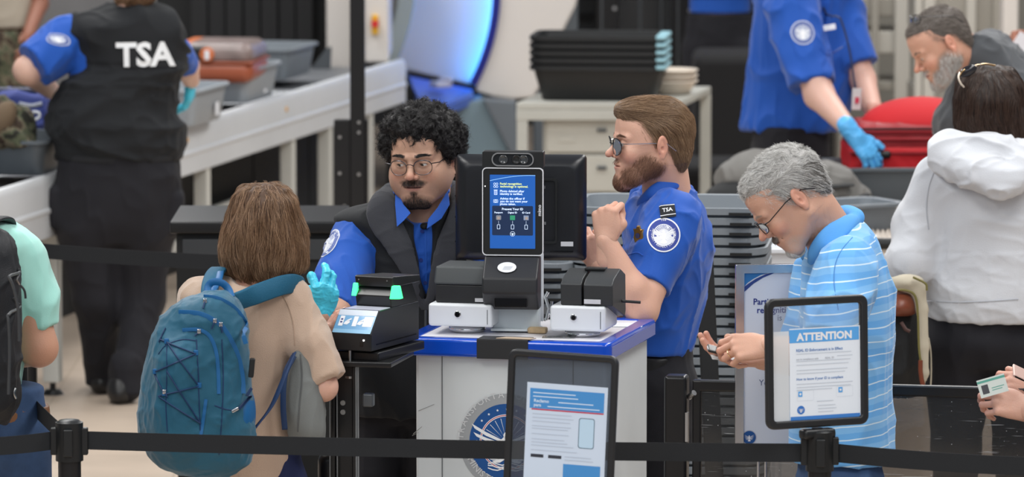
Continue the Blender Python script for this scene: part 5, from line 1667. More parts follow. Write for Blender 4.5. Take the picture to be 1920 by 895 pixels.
# document glass
MB().b2(x0 + .012, x1 - .004, .060, .125, zz(585) - .004, zz(585) - .0015).build('document_glass', mat('glass_bright', (.55, .56, .66), .12, emit=(.5, .5, .65), estr=.25), bd)
# raised hood
hx0, hx1 = x0 + .012, x1 - .002
mb = MB(); mb.prism([(.130, zz(585) - .004), (.122, zz(565)), (.150, zz(546)), (.26, zz(546)), (.30, zz(585) - .004)], hx0, hx1, M=Mside); mb.build('hood_base', mat('scanner_black'), bd, bevel=.003)
fl_ = MB(); fl_.prism([(.135, zz(549)), (.128, zz(530)), (.136, zz(528)), (.30, zz(536)), (.30, zz(549))], hx0 - .004, hx1 + .004, M=Mside)
hf = fl_.build('hood_flap', mat('scanner_black'), bd, bevel=.002)
for cx in (hx0 + .008, hx1 - .012): MB().rod((cx, .1275, zz(536)), (cx, .132, zz(536)), .0022, n=10).build('rivet', mat('steel'), hf)
gm = mat('green_light', (.05, .9, .25), .4, emit=(.03, .8, .16), estr=3.2)
mb = MB(); mb.prism([(.118, zz(567)), (.138, zz(567)), (.135, zz(543)), (.130, zz(543))], hx0 - .010, hx0 + .004, M=Mside); mb.build('green_lamp', gm, bd, bevel=.002)
mb = MB(); mb.prism([(.118, 0), (.0, 0)], 0, 0.001) if False else None
mb = MB(); mb.add([(hx1 - .001, .118, zz(570)), (hx1 + .026, .13, zz(570)), (hx1 + .020, .13, zz(545)), (hx1 + .002, .125, zz(545)), (hx1 - .001, .14, zz(570)), (hx1 + .026, .15, zz(570)), (hx1 + .020, .145, zz(545)), (hx1 + .002, .14, zz(545))],
      [(0, 1, 2, 3), (7, 6, 5, 4), (1, 0, 4, 5), (2, 1, 5, 6), (3, 2, 6, 7), (0, 3, 7, 4)]); mb.build('green_lamp', gm, bd, bevel=.002)
MB().b2(x1, x1 + .001, .03, .28, .015, .018).build('seam', mat('black_gloss'), bd)

# ------------------------------------------------------------------ stanchions, belts, signs
def belt_post(label, X, Y, ztop=.985, rr=.031, base=True):
    t = thing('stanchion_post', label, 'stanchion', (X, Y, 0))
    MB().rod((0, 0, .02), (0, 0, ztop - .10), rr * .95, n=28).build('tube', mat('black_metal'), t, smooth=True)
    hd = MB().rod((0, 0, ztop - .105), (0, 0, ztop - .006), rr * 1.15, n=28).rod((0, 0, ztop - .006), (0, 0, ztop), rr * 1.05, rr * .8, n=28).build('head', mat('black_plastic'), t, smooth=True)
    for a in range(4):
        c, s = math.cos(a * math.pi / 2), math.sin(a * math.pi / 2)
        MB().box((c * rr * 1.25, s * rr * 1.25, ztop - .055), (.018, .024, .07), R=rotm(0, 0, a * math.pi / 2)).build('belt_clip', mat('black_plastic'), hd, bevel=.003)
    V, F = lathe([(.16, 0), (.165, .006), (.15, .018), (.04, .03)], 40); raw_mesh('base', V, F, mat('black_metal'), t, True)
    return t
def belt(label, p, q, hgt=.047, sag=.006, name='belt_barrier'):
    p = A(*p); q = A(*q); n = 24; d = nrm((q - p) * A(1, 1, 0)); w = A(-d[1], d[0], 0)
    V = []
    for i in range(n + 1):
        u = i / n; c = p + (q - p) * u - A(0, 0, sag * 4 * u * (1 - u))
        V += [c - A(0, 0, hgt / 2) - w * .0008, c + A(0, 0, hgt / 2) - w * .0008, c + A(0, 0, hgt / 2) + w * .0008, c - A(0, 0, hgt / 2) + w * .0008]
    F = []
    for i in range(n):
        for k_ in range(4): F.append((i * 4 + k_, i * 4 + (k_ + 1) % 4, (i + 1) * 4 + (k_ + 1) % 4, (i + 1) * 4 + k_))
    F += [(3, 2, 1, 0), tuple(range(n * 4, n * 4 + 4))]
    o = raw_mesh(name, V, F, mat('belt_black'), None); return tag(o, label, 'belt')
ZB = .925
P0 = W(130, 820, 13.52); P1 = W(1537, 840, 13.30); P2 = A(W(2040, 0, 13.05)[0], 13.05, 0)
belt_post('short black stanchion post at front left below the blue backpack', P0[0], P0[1], ztop=.978)
belt_post('black stanchion post carrying the blue-headed attention notice', P1[0], P1[1], ztop=.985)
belt_post('black stanchion post beyond the right edge of the view', P2[0], P2[1], ztop=.985)
belt('black belt stretched in front of the white podium', (P0[0] + .04, P0[1], ZB), (P1[0] - .04, P1[1], ZB))
belt('black belt running right from the attention notice post', (P1[0] + .04, P1[1], ZB), (P2[0] - .04, P2[1], ZB))
P3 = A(W(-140, 0, 13.4)[0], 13.40, 0)
belt_post('black stanchion post beyond the left edge of the view', P3[0], P3[1], ztop=.98)
belt('black belt running left from the short front stanchion', (P3[0] + .04, P3[1], ZB), (P0[0] - .04, P0[1], ZB))
P4 = A(W(8, 0, 14.15)[0] - .05, 14.75, 0)
belt_post('black stanchion post behind the man in the mint shirt', P4[0], P4[1], ztop=.98)
belt('black belt running back from the front left stanchion', (P0[0] - .01, P0[1] + .04, ZB), (P4[0], P4[1] - .04, ZB))
P5 = W(47, 0, 17.75); P6 = W(520, 0, 17.35)
belt_post('black stanchion post at the far left end of the rear belt', P5[0], P5[1], ztop=1.0)
belt_post('black stanchion post hidden behind the woman with the teal backpack', P6[0], P6[1], ztop=.99)
belt('black rear belt crossing in front of the officer in the black vest', (P5[0] + .04, P5[1], .955), (P6[0] - .04, P6[1], .955), hgt=.05)

mat('frame_black', (.016, .017, .019), .42, bump=.0003, bscale=500)
clear_mat('acrylic', (.93, .95, .97), .10, .06)
clear_mat('acrylic_hazy', (.33, .37, .43), .07, .12)
def sign_frame(label, c, w, h, yaw, roll, fwid=.020, sheet='acrylic'):
    t = thing('sign_holder', label, 'sign', tuple(c), rot=(math.radians(-2), roll, yaw))
    V, F = ringgeo(rrect(w, h, .022, 7), rrect(w - 2 * fwid, h - 2 * fwid, .008, 7), -.009, .009)
    o = raw_mesh('frame', np.c_[V[:, 0], V[:, 2], V[:, 1]], F, mat('frame_black'), t, True); sharp_by_angle(o.data, .8)
    md = o.modifiers.new('Bevel', 'BEVEL'); md.width = .005; md.segments = 3; md.limit_method = 'ANGLE'; md.angle_limit = .9
    V = np.array(rrect(w - 2 * fwid + .004, h - 2 * fwid + .004, .008, 5)); n = len(V)
    V3 = np.vstack([np.c_[V[:, 0], np.full(n, -.0015), V[:, 1]], np.c_[V[:, 0], np.full(n, .0015), V[:, 1]]])
    raw_mesh('clear_sheet', V3, [tuple(range(n)), tuple(range(2 * n - 1, n - 1, -1))], MATS[sheet], t)
    return t
def flat(name, pts, m, par, y):
    V = np.array(pts, float); return raw_mesh(name, np.c_[V[:, 0], np.full(len(V), y), V[:, 1]], [tuple(range(len(V)))], m, par)
def ftext(par, lines, m, y, name='lettering', bold=.012):
    mb = MB()
    for ln in lines:
        b, x, z, sz, al = ln[:5]; V, F = textgeo(b, sz, bold, al, sx=ln[5] if len(ln) > 5 else 1.0); V = V.copy(); V[:, 0] += x; V[:, 1] += z; mb.add(V, F)
    V = np.vstack(mb.V); return raw_mesh(name, np.c_[V[:, 0], np.full(len(V), y), V[:, 1]], mb.F, m, par)

# ATTENTION notice
c2 = W(1531, 679, 13.30); s13 = 13.3e-4
yaw2 = .42; W2 = 197 * s13 / math.cos(yaw2); H2 = 246 * s13 / math.cos(PITCH)
sg = sign_frame('black framed notice with blue ATTENTION heading on the right front post', c2, W2, H2, yaw2, .0)
u_ = W2 / 197.0; v_ = H2 / 246.0          # local metres per picture step
def L2(px, py): return ((px - 1531) * u_, (679 - py - (px - 1531) * .05) * v_)
def rectL(x0, x1, y0, y1): a = L2(x0, y1); b = L2(x1, y0); return [(a[0], L2((x0 + x1) / 2, y1)[1]), (b[0], L2((x0 + x1) / 2, y1)[1]), (b[0], L2((x0 + x1) / 2, y0)[1]), (a[0], L2((x0 + x1) / 2, y0)[1])]
u0 = lambda px: (px - 1531) * u_
v0 = lambda py: (679 - py) * v_
pap = flat('paper_notice', [(u0(1478), v0(794)), (u0(1615), v0(794)), (u0(1615), v0(614)), (u0(1478), v0(614))], mat('notice_paper', (.78, .84, .92), .6), sg, -.0022)
flat('back_sheet', [(u0(1447), v0(796)), (u0(1477), v0(796)), (u0(1477), v0(618)), (u0(1447), v0(618))], clear_mat('paper_thin', (.92, .94, .97), .75, .5), sg, -.0024)
def yy_(k_): return .0019 - .0002 * k_
flat('header_band', [(u0(1478), v0(641)), (u0(1613), v0(641)), (u0(1613), v0(616)), (u0(1478), v0(616))], mat('print_light_blue'), pap, -.0026)
flat('footer_band', [(u0(1479), v0(791)), (u0(1614), v0(791)), (u0(1614), v0(780)), (u0(1479), v0(780))], mat('print_blue2', (.05, .22, .62), .6), pap, -.0026)
ftext(pap, [('ATTENTION', u0(1545), v0(637), .0262, 'CENTER', 1.06)], mat('paper_white'), -.0030, bold=.045)
ftext(pap, [('REAL ID Enforcement is in Effect', u0(1491), v0(658), .0098, 'LEFT', 1.0), ('How to know if your ID is compliant', u0(1491), v0(712), .0088, 'LEFT', 1.0)], mat('print_head', (.12, .24, .50), .6), -.0030, bold=.02)
ftext(pap, [('not in compliance with', u0(1491), v0(674), .0068, 'LEFT', 1.0), ('REAL ID', u0(1547), v0(674), .0072, 'LEFT', 1.0)], mat('print_grey'), -.0030, bold=.012)
mb = MB()
def bar(x0, x1, y, hgt=1.4): mb.add([(u0(x0), -.0028, v0(y)), (u0(x1), -.0028, v0(y)), (u0(x1), -.0028, v0(y) + hgt * v_), (u0(x0), -.0028, v0(y) + hgt * v_)], [(0, 1, 2, 3)])
for (x0, x1, y) in ((1491, 1598, 666), (1570, 1600, 673), (1491, 1596, 680), (1491, 1592, 687), (1491, 1590, 697), (1491, 1585, 703), (1491, 1600, 723), (1491, 1596, 729), (1491, 1560, 734), (1530, 1562, 757), (1532, 1566, 765), (1532, 1568, 771), (1532, 1562, 777)): bar(x0, x1, y - 3)
mb.build('small_print', mat('print_faint', (.58, .64, .72), .7), pap)
mb = MB()
for (x0, x1, y0, y1) in ((1492, 1524, 731, 751), (1568, 1600, 727, 747)):
    V, F = ringgeo(rrect((x1 - x0) * u_, (y1 - y0) * v_, .002, 2, u0((x0 + x1) / 2), v0((y0 + y1) / 2)), rrect((x1 - x0) * u_ - .001, (y1 - y0) * v_ - .001, .0015, 2, u0((x0 + x1) / 2), v0((y0 + y1) / 2))); mb.add(np.c_[V[:, 0], np.full(len(V), -.0028), V[:, 1]], F)
mb.build('card_outline', mat('print_faint'), pap)
for (x, y) in ((1498, 738), (1576, 734)):
    o = flat('portrait_icon', [(u0(x - 4), v0(y + 5)), (u0(x + 4), v0(y + 5)), (u0(x + 4), v0(y - 5)), (u0(x - 4), v0(y - 5))], mat('print_light_blue'), pap, -.0028)
    flat('portrait_head', [(u0(x) + a, v0(y) + b) for a, b in circ(.0030, 12)] , mat('paper_white'), o, -.0032)
o = flat('round_badge', [(u0(1499) + a, v0(768) + b) for a, b in circ(.0108, 28)], mat('print_blue'), pap, -.0028)
mb = MB()
for pts in eagle_polys(.0100): mb.add([(u0(1499) + x, -.0032, v0(768) + z) for x, z in pts], [tuple(range(len(pts)))])
mb.build('eagle', mat('paper_white'), o)
ps2 = MB().rod((0, 0, .0), (0, 0, .05), .014, n=16).build('clamp', mat('black_plastic'), sg, smooth=True)
ps2.location = (0, 0, -H2 / 2 - .052)
MB().b2(-.045, .045, -.02, .02, -H2 / 2 - .030, -H2 / 2 - .004).build('bracket', mat('black_plastic'), sg, bevel=.008)

# Spanish-language sign at the front
c1 = W(1052, 790, 13.05); s1 = 13.05e-4
yaw1 = -.30; W1 = 207 * s1 / math.cos(yaw1); H1 = 262 * s1
s2 = sign_frame('black framed notice with blue heading and phone picture in front of the podium', c1, W1, H1, yaw1, math.radians(1.9), sheet='acrylic_hazy', fwid=.017)
u_1 = W1 / 207.0; u1 = lambda px: (px - 1052 + (0)) * u_1; v1 = lambda py: (790 - py) * s1
pp1 = flat('paper_notice', [(u1(986), v1(905)), (u1(1138), v1(905)), (u1(1138), v1(720)), (u1(986), v1(720))], mat('notice_paper2', (.60, .70, .84), .6), s2, -.0022)
flat('header_band', [(u1(992), v1(769)), (u1(1132), v1(769)), (u1(1132), v1(731)), (u1(992), v1(731))], mat('print_light_blue2', (.06, .27, .62), .6), pp1, -.0026)
flat('red_rule', [(u1(996), v1(772)), (u1(1132), v1(772)), (u1(1132), v1(769.5)), (u1(996), v1(769.5))], mat('print_red'), pp1, -.0026)
ftext(pp1, [('Reclamo', u1(1000), v1(757), .0112, 'LEFT', 1.0), ('para', u1(1000), v1(765), .0108, 'LEFT', 1.0)], mat('print_pale', (.62, .76, .92), .6), -.0029, bold=.03)
mb = MB()
def bar1(x0, x1, y, h=1.6, mi=0): mb.add([(u1(x0), -.0027, v1(y)), (u1(x1), -.0027, v1(y)), (u1(x1), -.0027, v1(y - h)), (u1(x0), -.0027, v1(y - h))], [(0, 1, 2, 3)], mi)
for (x0, x1, y) in ((998, 1078, 740), (998, 1083, 747), (1046, 1112, 756), (1026, 1124, 765)): bar1(x0, x1, y, 1.8, 1)
for (x0, x1, y) in ((998, 1072, 780), (998, 1076, 787), (998, 1070, 794), (998, 1072, 803), (998, 1066, 808), (998, 1068, 818), (998, 1060, 828), (998, 1066, 834), (998, 1078, 840), (998, 1085, 849), (1062, 1112, 858), (1062, 1116, 864)): bar1(x0, x1, y)
bar1(998, 1022, 862, 6, 2); bar1(1031, 1056, 862, 6, 2)
mb.build('small_print', [mat('print_faint2', (.50, .58, .70), .7), mat('print_pale'), mat('print_dark', (.03, .035, .05), .6)], pp1)
V, F = ringgeo(rrect(30 * u_1, 58 * s1, .006, 4, u1(1101), v1(810)), rrect(27 * u_1, 55 * s1, .005, 4, u1(1101), v1(810)))
o = raw_mesh('phone_picture', np.c_[V[:, 0], np.full(len(V), -.0027), V[:, 1]], F, mat('print_phone', (.16, .24, .32), .5), pp1)
flat('phone_screen', [(u1(1101) + a, v1(810) + b) for a, b in rrect(27 * u_1, 55 * s1, .005, 4)], mat('print_phone_screen', (.50, .68, .84), .5), o, -.0025)
flat('blue_panel', [(u1(1060), v1(905)), (u1(1130), v1(905)), (u1(1130), v1(871)), (u1(1060), v1(871))], mat('print_light_blue2'), pp1, -.0026)
post = thing('sign_post', 'black post holding up the notice in front of the podium', 'post', (c1[0], c1[1] + .0, 0))
MB().rod((0, 0, .02), (0, 0, c1[2] - H1 / 2 - .004), .022, n=24).build('tube', mat('black_metal'), post, smooth=True)
V, F = lathe([(.16, 0), (.165, .006), (.15, .018), (.03, .03)], 40); raw_mesh('base', V, F, mat('black_metal'), post, True)

# chrome poster stand
cP = W(1378, 495, 14.24); pw3, ph3 = .385, .51
po = thing('poster_stand', 'chrome framed white poster on a stand beside the man in the polo shirt', 'poster', (cP[0] + pw3 / 2, 14.24, 0), rz=.10)
zt3 = cP[2]; zc = zt3 - ph3 / 2
V, F = ringgeo(rrect(pw3, ph3, .002, 1, 0, zc), rrect(pw3 - .046, ph3 - .046, .001, 1, 0, zc), -.009, .009)
o = raw_mesh('chrome_frame', np.c_[V[:, 0], V[:, 2], V[:, 1]], F, mat('chrome_soft', (.62, .62, .64), .22, 1), po)
md = o.modifiers.new('Bevel', 'BEVEL'); md.width = .004; md.segments = 2; md.limit_method = 'ANGLE'
pb = MB().b2(-pw3 / 2 + .02, pw3 / 2 - .02, -.004, .006, zt3 - ph3 + .02, zt3 - .02).build('poster_sheet', mat('poster_white', (.64, .68, .76), .4), po)
X3 = lambda px: (px - 1378) * 14.24e-4 - pw3 / 2
Z3 = lambda py: zt3 - (py - 495) * 14.24e-4
navy = mat('print_navy')
ftext(pb, [('Participation in facial', X3(1412), Z3(571), .0235, 'LEFT', .95), ('recognition technology', X3(1419), Z3(587), .0235, 'LEFT', .95)], mat('print_navy2', (.015, .03, .20), .6), -.0046, bold=.02)
ftext(pb, [('is optional', X3(1458), Z3(602), .0235, 'LEFT', .95)], mat('print_slate', (.10, .13, .24), .6), -.0046, bold=.008)
ftext(pb, [('We', X3(1418), Z3(693), .022, 'LEFT', .95), ('You', X3(1423), Z3(725), .023, 'LEFT', .95)], mat('print_slate'), -.0046, bold=.004)
a1 = [(X3(1395), Z3(510))] + [(X3(1455 - i * 6), Z3(510 + .0073 * (i * 6)**1.9)) for i in range(11)]
flat('blue_corner', [(X3(1394), Z3(509)), (X3(1394), Z3(537)), (X3(1400), Z3(530)), (X3(1410), Z3(523)), (X3(1425), Z3(515)), (X3(1448), Z3(509))], mat('print_corner', (.02, .16, .42), .5), pb, -.0046)
flat('navy_swoosh', [(X3(1394), Z3(537)), (X3(1402), Z3(531)), (X3(1416), Z3(522)), (X3(1436), Z3(513)), (X3(1460), Z3(509)), (X3(1450), Z3(512)), (X3(1430), Z3(520)), (X3(1412), Z3(531)), (X3(1394), Z3(547))], navy, pb, -.0048)
cb_ = (X3(1405), Z3(824)); o = flat('round_badge', [(cb_[0] + a, cb_[1] + b) for a, b in circ(.0205, 32)], mat('badge_ring', (.50, .53, .60), .5), pb, -.0046)
flat('badge_field', [(cb_[0] + a, cb_[1] + b) for a, b in circ(.0180, 32)], mat('seal_blue'), o, -.0050)
mb = MB()
for pts in eagle_polys(.0165): mb.add([(cb_[0] + x, -.0054, cb_[1] + z) for x, z in pts], [tuple(range(len(pts)))])
mb.build('eagle', mat('paper_white'), o)
mb = MB()
for x in (X3(1423), X3(1437)): mb.b2(x - .004, x + .004, -.004, .004, .02, zt3 - ph3 + .005)
mb.build('pole', mat('chrome_soft'), po, bevel=.002)
MB().b2(-.18, .18, -.08, .08, 0, .02).build('base', mat('chrome_soft'), po, bevel=.004)

# clear barrier behind
bp = W(1269, 703, 14.42)
bar_ = thing('clear_barrier', 'black framed scratched clear barrier panel behind the polo shirt man', 'barrier', (bp[0], bp[1], 0), rz=0)
ex = W(2010, 0, 14.22); dl_ = ex - A(bp[0], bp[1], ex[2]); bl = math.hypot(ex[0] - bp[0], ex[1] - bp[1]); bar_.rotation_euler = (0, 0, math.atan2(ex[1] - bp[1], ex[0] - bp[0]))
zb_t = bp[2]
MB().b2(-.031, .031, -.031, .031, 0, zb_t).build('post', mat('black_metal'), bar_, bevel=.010, segs=3)
MB().b2(bl - .03, bl + .03, -.031, .031, 0, zb_t).build('post', mat('black_metal'), bar_, bevel=.010, segs=3)
MB().rod((.035, -.01, zb_t - .06), (.052, -.025, zb_t - .045), .008).b2(.028, .036, -.03, -.01, zb_t - .18, zb_t - .10).build('hinge', mat('steel'), bar_)
V, F = ringgeo([(.045, .10), (bl - .045, .10), (bl - .045, zb_t - .012), (.045, zb_t - .012)], [(.068, .125), (bl - .068, .125), (bl - .068, zb_t - .042), (.068, zb_t - .042)], -.014, .014)
o = raw_mesh('frame', np.c_[V[:, 0], V[:, 2], V[:, 1]], F, mat('black_metal'), bar_)
md = o.modifiers.new('Bevel', 'BEVEL'); md.width = .004; md.segments = 2
MB().b2(.068, bl - .068, -.016, -.0142, zb_t - .016, zb_t - .012).build('light_edge_strip', mat('dark_steel'), bar_)  # lighter strip stands in for the highlight along the rail edge
MB().b2(.066, bl - .066, -.0025, .0025, .122, zb_t - .04).build('clear_panel', clear_mat('scratched_clear', (.50, .49, .48), .03, .06, scratch=.5), bar_)
# ------------------------------------------------------------------ the people in the place
def rowsW(Y, rows, cyd=0.0):
    """silhouette rows (height bearing, left, right, half depth[, depth shift]) at distance Y -> sections"""
    out = []
    for r in rows:
        py, x0, x1, b = r[:4]; cy = r[4] if len(r) > 4 else 0
        a = W(x0, py, Y); c = W(x1, py, Y)
        out.append((a[2], (a[0] + c[0]) / 2, Y + cy + cyd, (c[0] - a[0]) / 2, b))
    return out
def xyz(p): return (p[0], p[1], p[2])
NOSE = A(0, .117, -.026)
def org_from(feat, pt, fwd, up, s): return pt - frame(fwd, up) @ (A(*feat) * s)
def tube_on(pts_px, Y, bvh, r, name, m, parent, off, dd=(0, 1, -.11), n=24, lift=.001, flat=None, Yl=None, smoothing=1):
    P = np.array([W(x, y, Y) for x, y in pts_px])
    T_, C = catmull(np.linspace(0, 1, len(P)), P, n)
    C = drape(C, bvh, A(*dd), lift)
    for _ in range(smoothing): C[1:-1] = (C[:-2] + 2 * C[1:-1] + C[2:]) / 4
    return MB().tube(C, r, n=6, flat=flat, up=(0, 1, 0) if flat else None).build(name, m, parent, smooth=True, off=off)
mat('hairbase_black', (.006, .005, .005), .6, bump=.004, bscale=90)
mat('hairbase_brown', (.12, .07, .04), .6, bump=.003, bscale=90)
hair_mat('hair_black', [(.004, .0035, .004), (.010, .008, .008), (.022, .020, .022)], .38)
hair_mat('hair_brown_blond', [(.13, .07, .038), (.26, .16, .09), (.42, .28, .17)], .42)
hair_mat('hair_beard_auburn', [(.10, .045, .026), (.20, .095, .055), (.30, .16, .10)], .5)
hair_mat('hair_grey', [(.34, .33, .31), (.58, .57, .55), (.78, .78, .77)], .5)
hair_mat('hair_dark_grey', [(.07, .065, .06), (.14, .13, .12), (.25, .24, .22)], .5)
hair_mat('hair_woman_brown', [(.075, .036, .018), (.22, .12, .062), (.48, .31, .19)], .42)
hair_mat('hair_dark_brown', [(.022, .011, .008), (.050, .027, .019), (.10, .058, .04)], .36)
hair_mat('hair_salt', [(.08, .065, .055), (.18, .15, .13), (.32, .28, .25)], .5)

def patch_on(person_off, parent, c, right, up, bvh, d, r, texts=(), style='navy', back=.3):
    c = drape(np.array([c]), bvh, A(0, 1, -.1), 0)[0]; pl_ = placer(c, right, up, bvh, d, off=.0022, back=.12)
    if style == 'navy':
        return emblem(r, pl_, parent, off=person_off, texts=texts)
    return emblem(r, pl_, parent, off=person_off, ring=(.62, .66, .76), field=(.10, .14, .36), inner=(.58, .62, .72), texts=texts)

# =============== officer in the black fleece vest, facing the camera ==========
Y1 = 15.25
C1 = Person('officer with black curly hair and glasses in a black vest over blue shirt', W(762, 0, Y1))
C1.skin = (.53, .315, .225)
fw, up = nrm(A(-.30, -.94, -.17)), A(-.05, 0, 1)
og = org_from((0, .08, .003), W(774, 306, 15.08), fw, up, 1.09)
C1.head(og, fw, up, 1.09, W(792, 425, 15.24), neck_r=.064, cheeks=1.14, jaw=1.18, open_=.50, brow=(.03, .02, .02), lip=(.36, .15, .13),
        beard=lambda P: np.maximum.reduce([gmask(P, (0, .078, -.104), (.043, .040, .025)), gmask(P, (0, .098, -.0472), (.037, .024, .0085)), gmask(P, (0, .09, -.074), (.012, .014, .008)), .14 * gmask(P, (.05, .03, -.075), (.04, .06, .045)), .14 * gmask(P, (-.05, .03, -.075), (.04, .06, .045))]),
        bcol=(.05, .028, .022), belly=1)
C1.eyes(gaze=(.36, .92, -.16), iris=(.03, .018, .012))
def hv(S):
    S.ell((0, -.020, .056), (.088, .098, .082), k=0)
    S.ell((0, .040, .092), (.070, .050, .040), k=.03)
    S.ell((0, -.052, .005), (.080, .058, .080), k=.03)
    for sx in (-1, 1): S.ell((sx * .076, -.012, .035), (.030, .060, .062), k=.03)
    S.ell((0, .128, -.022), (.0665, .100, .094), k=.006, op='S')
    for sx in (-1, 1): S.ell((sx * .092, .004, -.018), (.026, .030, .034), k=.006, op='S')
ho, hV_, hF_ = C1.hair_volume(hv, MATS['hairbase_black'], fold=lambda V: .0075 * vnoise(V / .019, 2) + .004 * vnoise(V / .009, 5), h=.004)
C1.strands('hair_strands', ho, hV_, hF_, 11000, MATS['hair_black'], r=.00045, length=.040, steps=9, lift=.007, wave=1.9, clump=1.3, csize=.016, wsize=.009, jitter=1.0, tip=.005,
           flow=lambda p, n: np.stack([p[:, 0] * 2 + .02 * np.sin(p[:, 2] * 200), -.25 + 0 * p[:, 0], -.5 - p[:, 2] * 0], 1))
C1.strands('goatee', None or C1.root, C1.hV, C1.hF, 1300, MATS['hair_black'], r=.00028, length=.010, steps=4, lift=.0035, jitter=.5,
           mask=lambda P: (np.maximum.reduce([gmask(P, (0, .080, -.106), (.038, .036, .021)), gmask(P, (0, .098, -.047), (.034, .02, .0072)), gmask(P, (0, .092, -.075), (.009, .012, .006))]) > .45) * 1.0,
           flow=lambda p, n: np.stack([p[:, 0] * 8, .1 + 0 * p[:, 0], -1 + 0 * p[:, 0]], 1))
C1.strands('eyebrows', C1.root, C1.hV, C1.hF, 420, MATS['hair_black'], r=.0003, length=.009, steps=4, lift=.0018, jitter=.3,
           mask=browm,
           flow=lambda p, n: np.stack([np.sign(p[:, 0]), 0 * p[:, 0], .15 + 0 * p[:, 0]], 1))
C1.glasses(rim=.0009, w=.0235, hgt=.0195, y=.104, z=-.004, thick_top=.0013, lens='lens_clear')
# torso and arms under the clothes
sh_r = W(674, 448, 15.23); el_r = W(624, 602, 14.95); wr_r = W(600, 592, 14.60)
sh_l = W(880, 442, 15.26); el_l = W(905, 600, 15.28); wr_l = W(872, 700, 15.16)
def fl(S):
    S.loft(rowsW(Y1, [(440, 670, 880, .09), (560, 660, 885, .11), (700, 665, 885, .10)]), k=0)
    S.chain([sh_r, el_r, wr_r], [.05, .045, .030], k=.02); S.chain([sh_l, el_l, wr_l], [.05, .045, .030], k=.02)
C1.flesh(fl)
C1.hand(wr_r + A(0, -.004, .0), (.22, -.12, 1), (.30, -.92, .05), side=-1, glove='glove_cyan', scale=.93, fat=1.18,
        curls=[(46, 70, 30), (28, 44, 20), (38, 50, 25), (68, 70, 30)], splay=(24, -12, -18, -6), thumb=[(.018, .018, -.010), (.044, .036, -.022), (.036, .062, -.036), (.010, .078, -.038)], wr=.030)
C1.hand(wr_l, (-.4, -.3, -.85), (.5, -.8, .1), side=1, curls=[(30, 35, 20)] * 4)
# blue shirt
S = Solid()
S.loft(rowsW(Y1, [(385, 742, 845, .075, -.01), (400, 700, 880, .095), (425, 660, 900, .118), (500, 652, 892, .130), (600, 655, 892, .132), (700, 660, 890, .12)]), k=0)
S.fcone(sh_r, W(623, 582, 15.0), .074, .066, k=.02); S.fcone(sh_l, W(905, 575, 15.25), .078, .074, k=.03)
S.cone(sh_r + A(-.005, 0, 0), W(634, 530, 15.08), .074, .070, k=.03)
nk = W(789, 395, 15.13)
S.ell(W(789, 385, 15.15), (.062, .085, .055), k=.01, op='S')
shirt1, sV, sF = C1.cloth('shirt', S, MATS['uniform_blue'], .006, lambda V: folds(V, .008, .08, (1, 1, .6), 5, 2.0))
sb = bvh_of(sV, sF)
def wing(pts, par, m, off_, th=.005):
    P = np.array([W(*q) for q in pts]); n = len(P); mb = MB(); d = A(.1, 1, 0) * th
    mb.add(np.vstack([P, P + d]), [tuple(range(n)), tuple(range(2 * n - 1, n - 1, -1))] + [((i + 1) % n, i, n + i, n + (i + 1) % n) for i in range(n)])
    return mb.build('collar_wing', m, par, bevel=.0022, off=off_)
wing([(741, 350, 15.175), (741, 385, 15.115), (744, 426, 15.085), (757, 414, 15.078), (770, 400, 15.078), (757, 384, 15.10), (746, 362, 15.15)], shirt1, MATS['uniform_blue'], C1.off)
wing([(839, 350, 15.175), (843, 384, 15.115), (828, 410, 15.085), (800, 430, 15.073), (803, 411, 15.075), (820, 390, 15.095), (834, 366, 15.14)], shirt1, MATS['uniform_blue'], C1.off)
S = Solid(); S.chain([W(741, 362, 15.17), W(742, 352, 15.25), W(760, 345, 15.32), W(800, 342, 15.34), W(836, 348, 15.25), W(840, 360, 15.18)], [.006, .011, .014, .014, .011, .006], k=.02)
C1.cloth('shirt_collar', S, MATS['uniform_blue'], .0035, None, 2, parent=shirt1)
MB().tube(drape(np.array([W(797 + (i - 6) * .2, 428 + i * 11, 15.0) for i in range(14)]), sb, A(0, 1, 0), .001), .0035, n=6, flat=.3, up=(0, 1, 0)).build('placket', MATS['uniform_blue'], shirt1, smooth=True, off=C1.off)
for (x, y) in ((790, 443), (788, 497), (796, 540)):
    p = drape(np.array([W(x, y, 15.0)]), sb, A(0, 1, 0), .003)[0]; MB().rod(p, p + A(0, .003, 0), .0055, n=14).build('button', mat('button_navy', (.01, .03, .2), .3), shirt1, off=C1.off)
S = Solid(); S.ell(W(796, 424, 15.15), (.016, .03, .010), k=0); C1.cloth('undershirt', S, MATS['black_matte'], .005, None, 1)
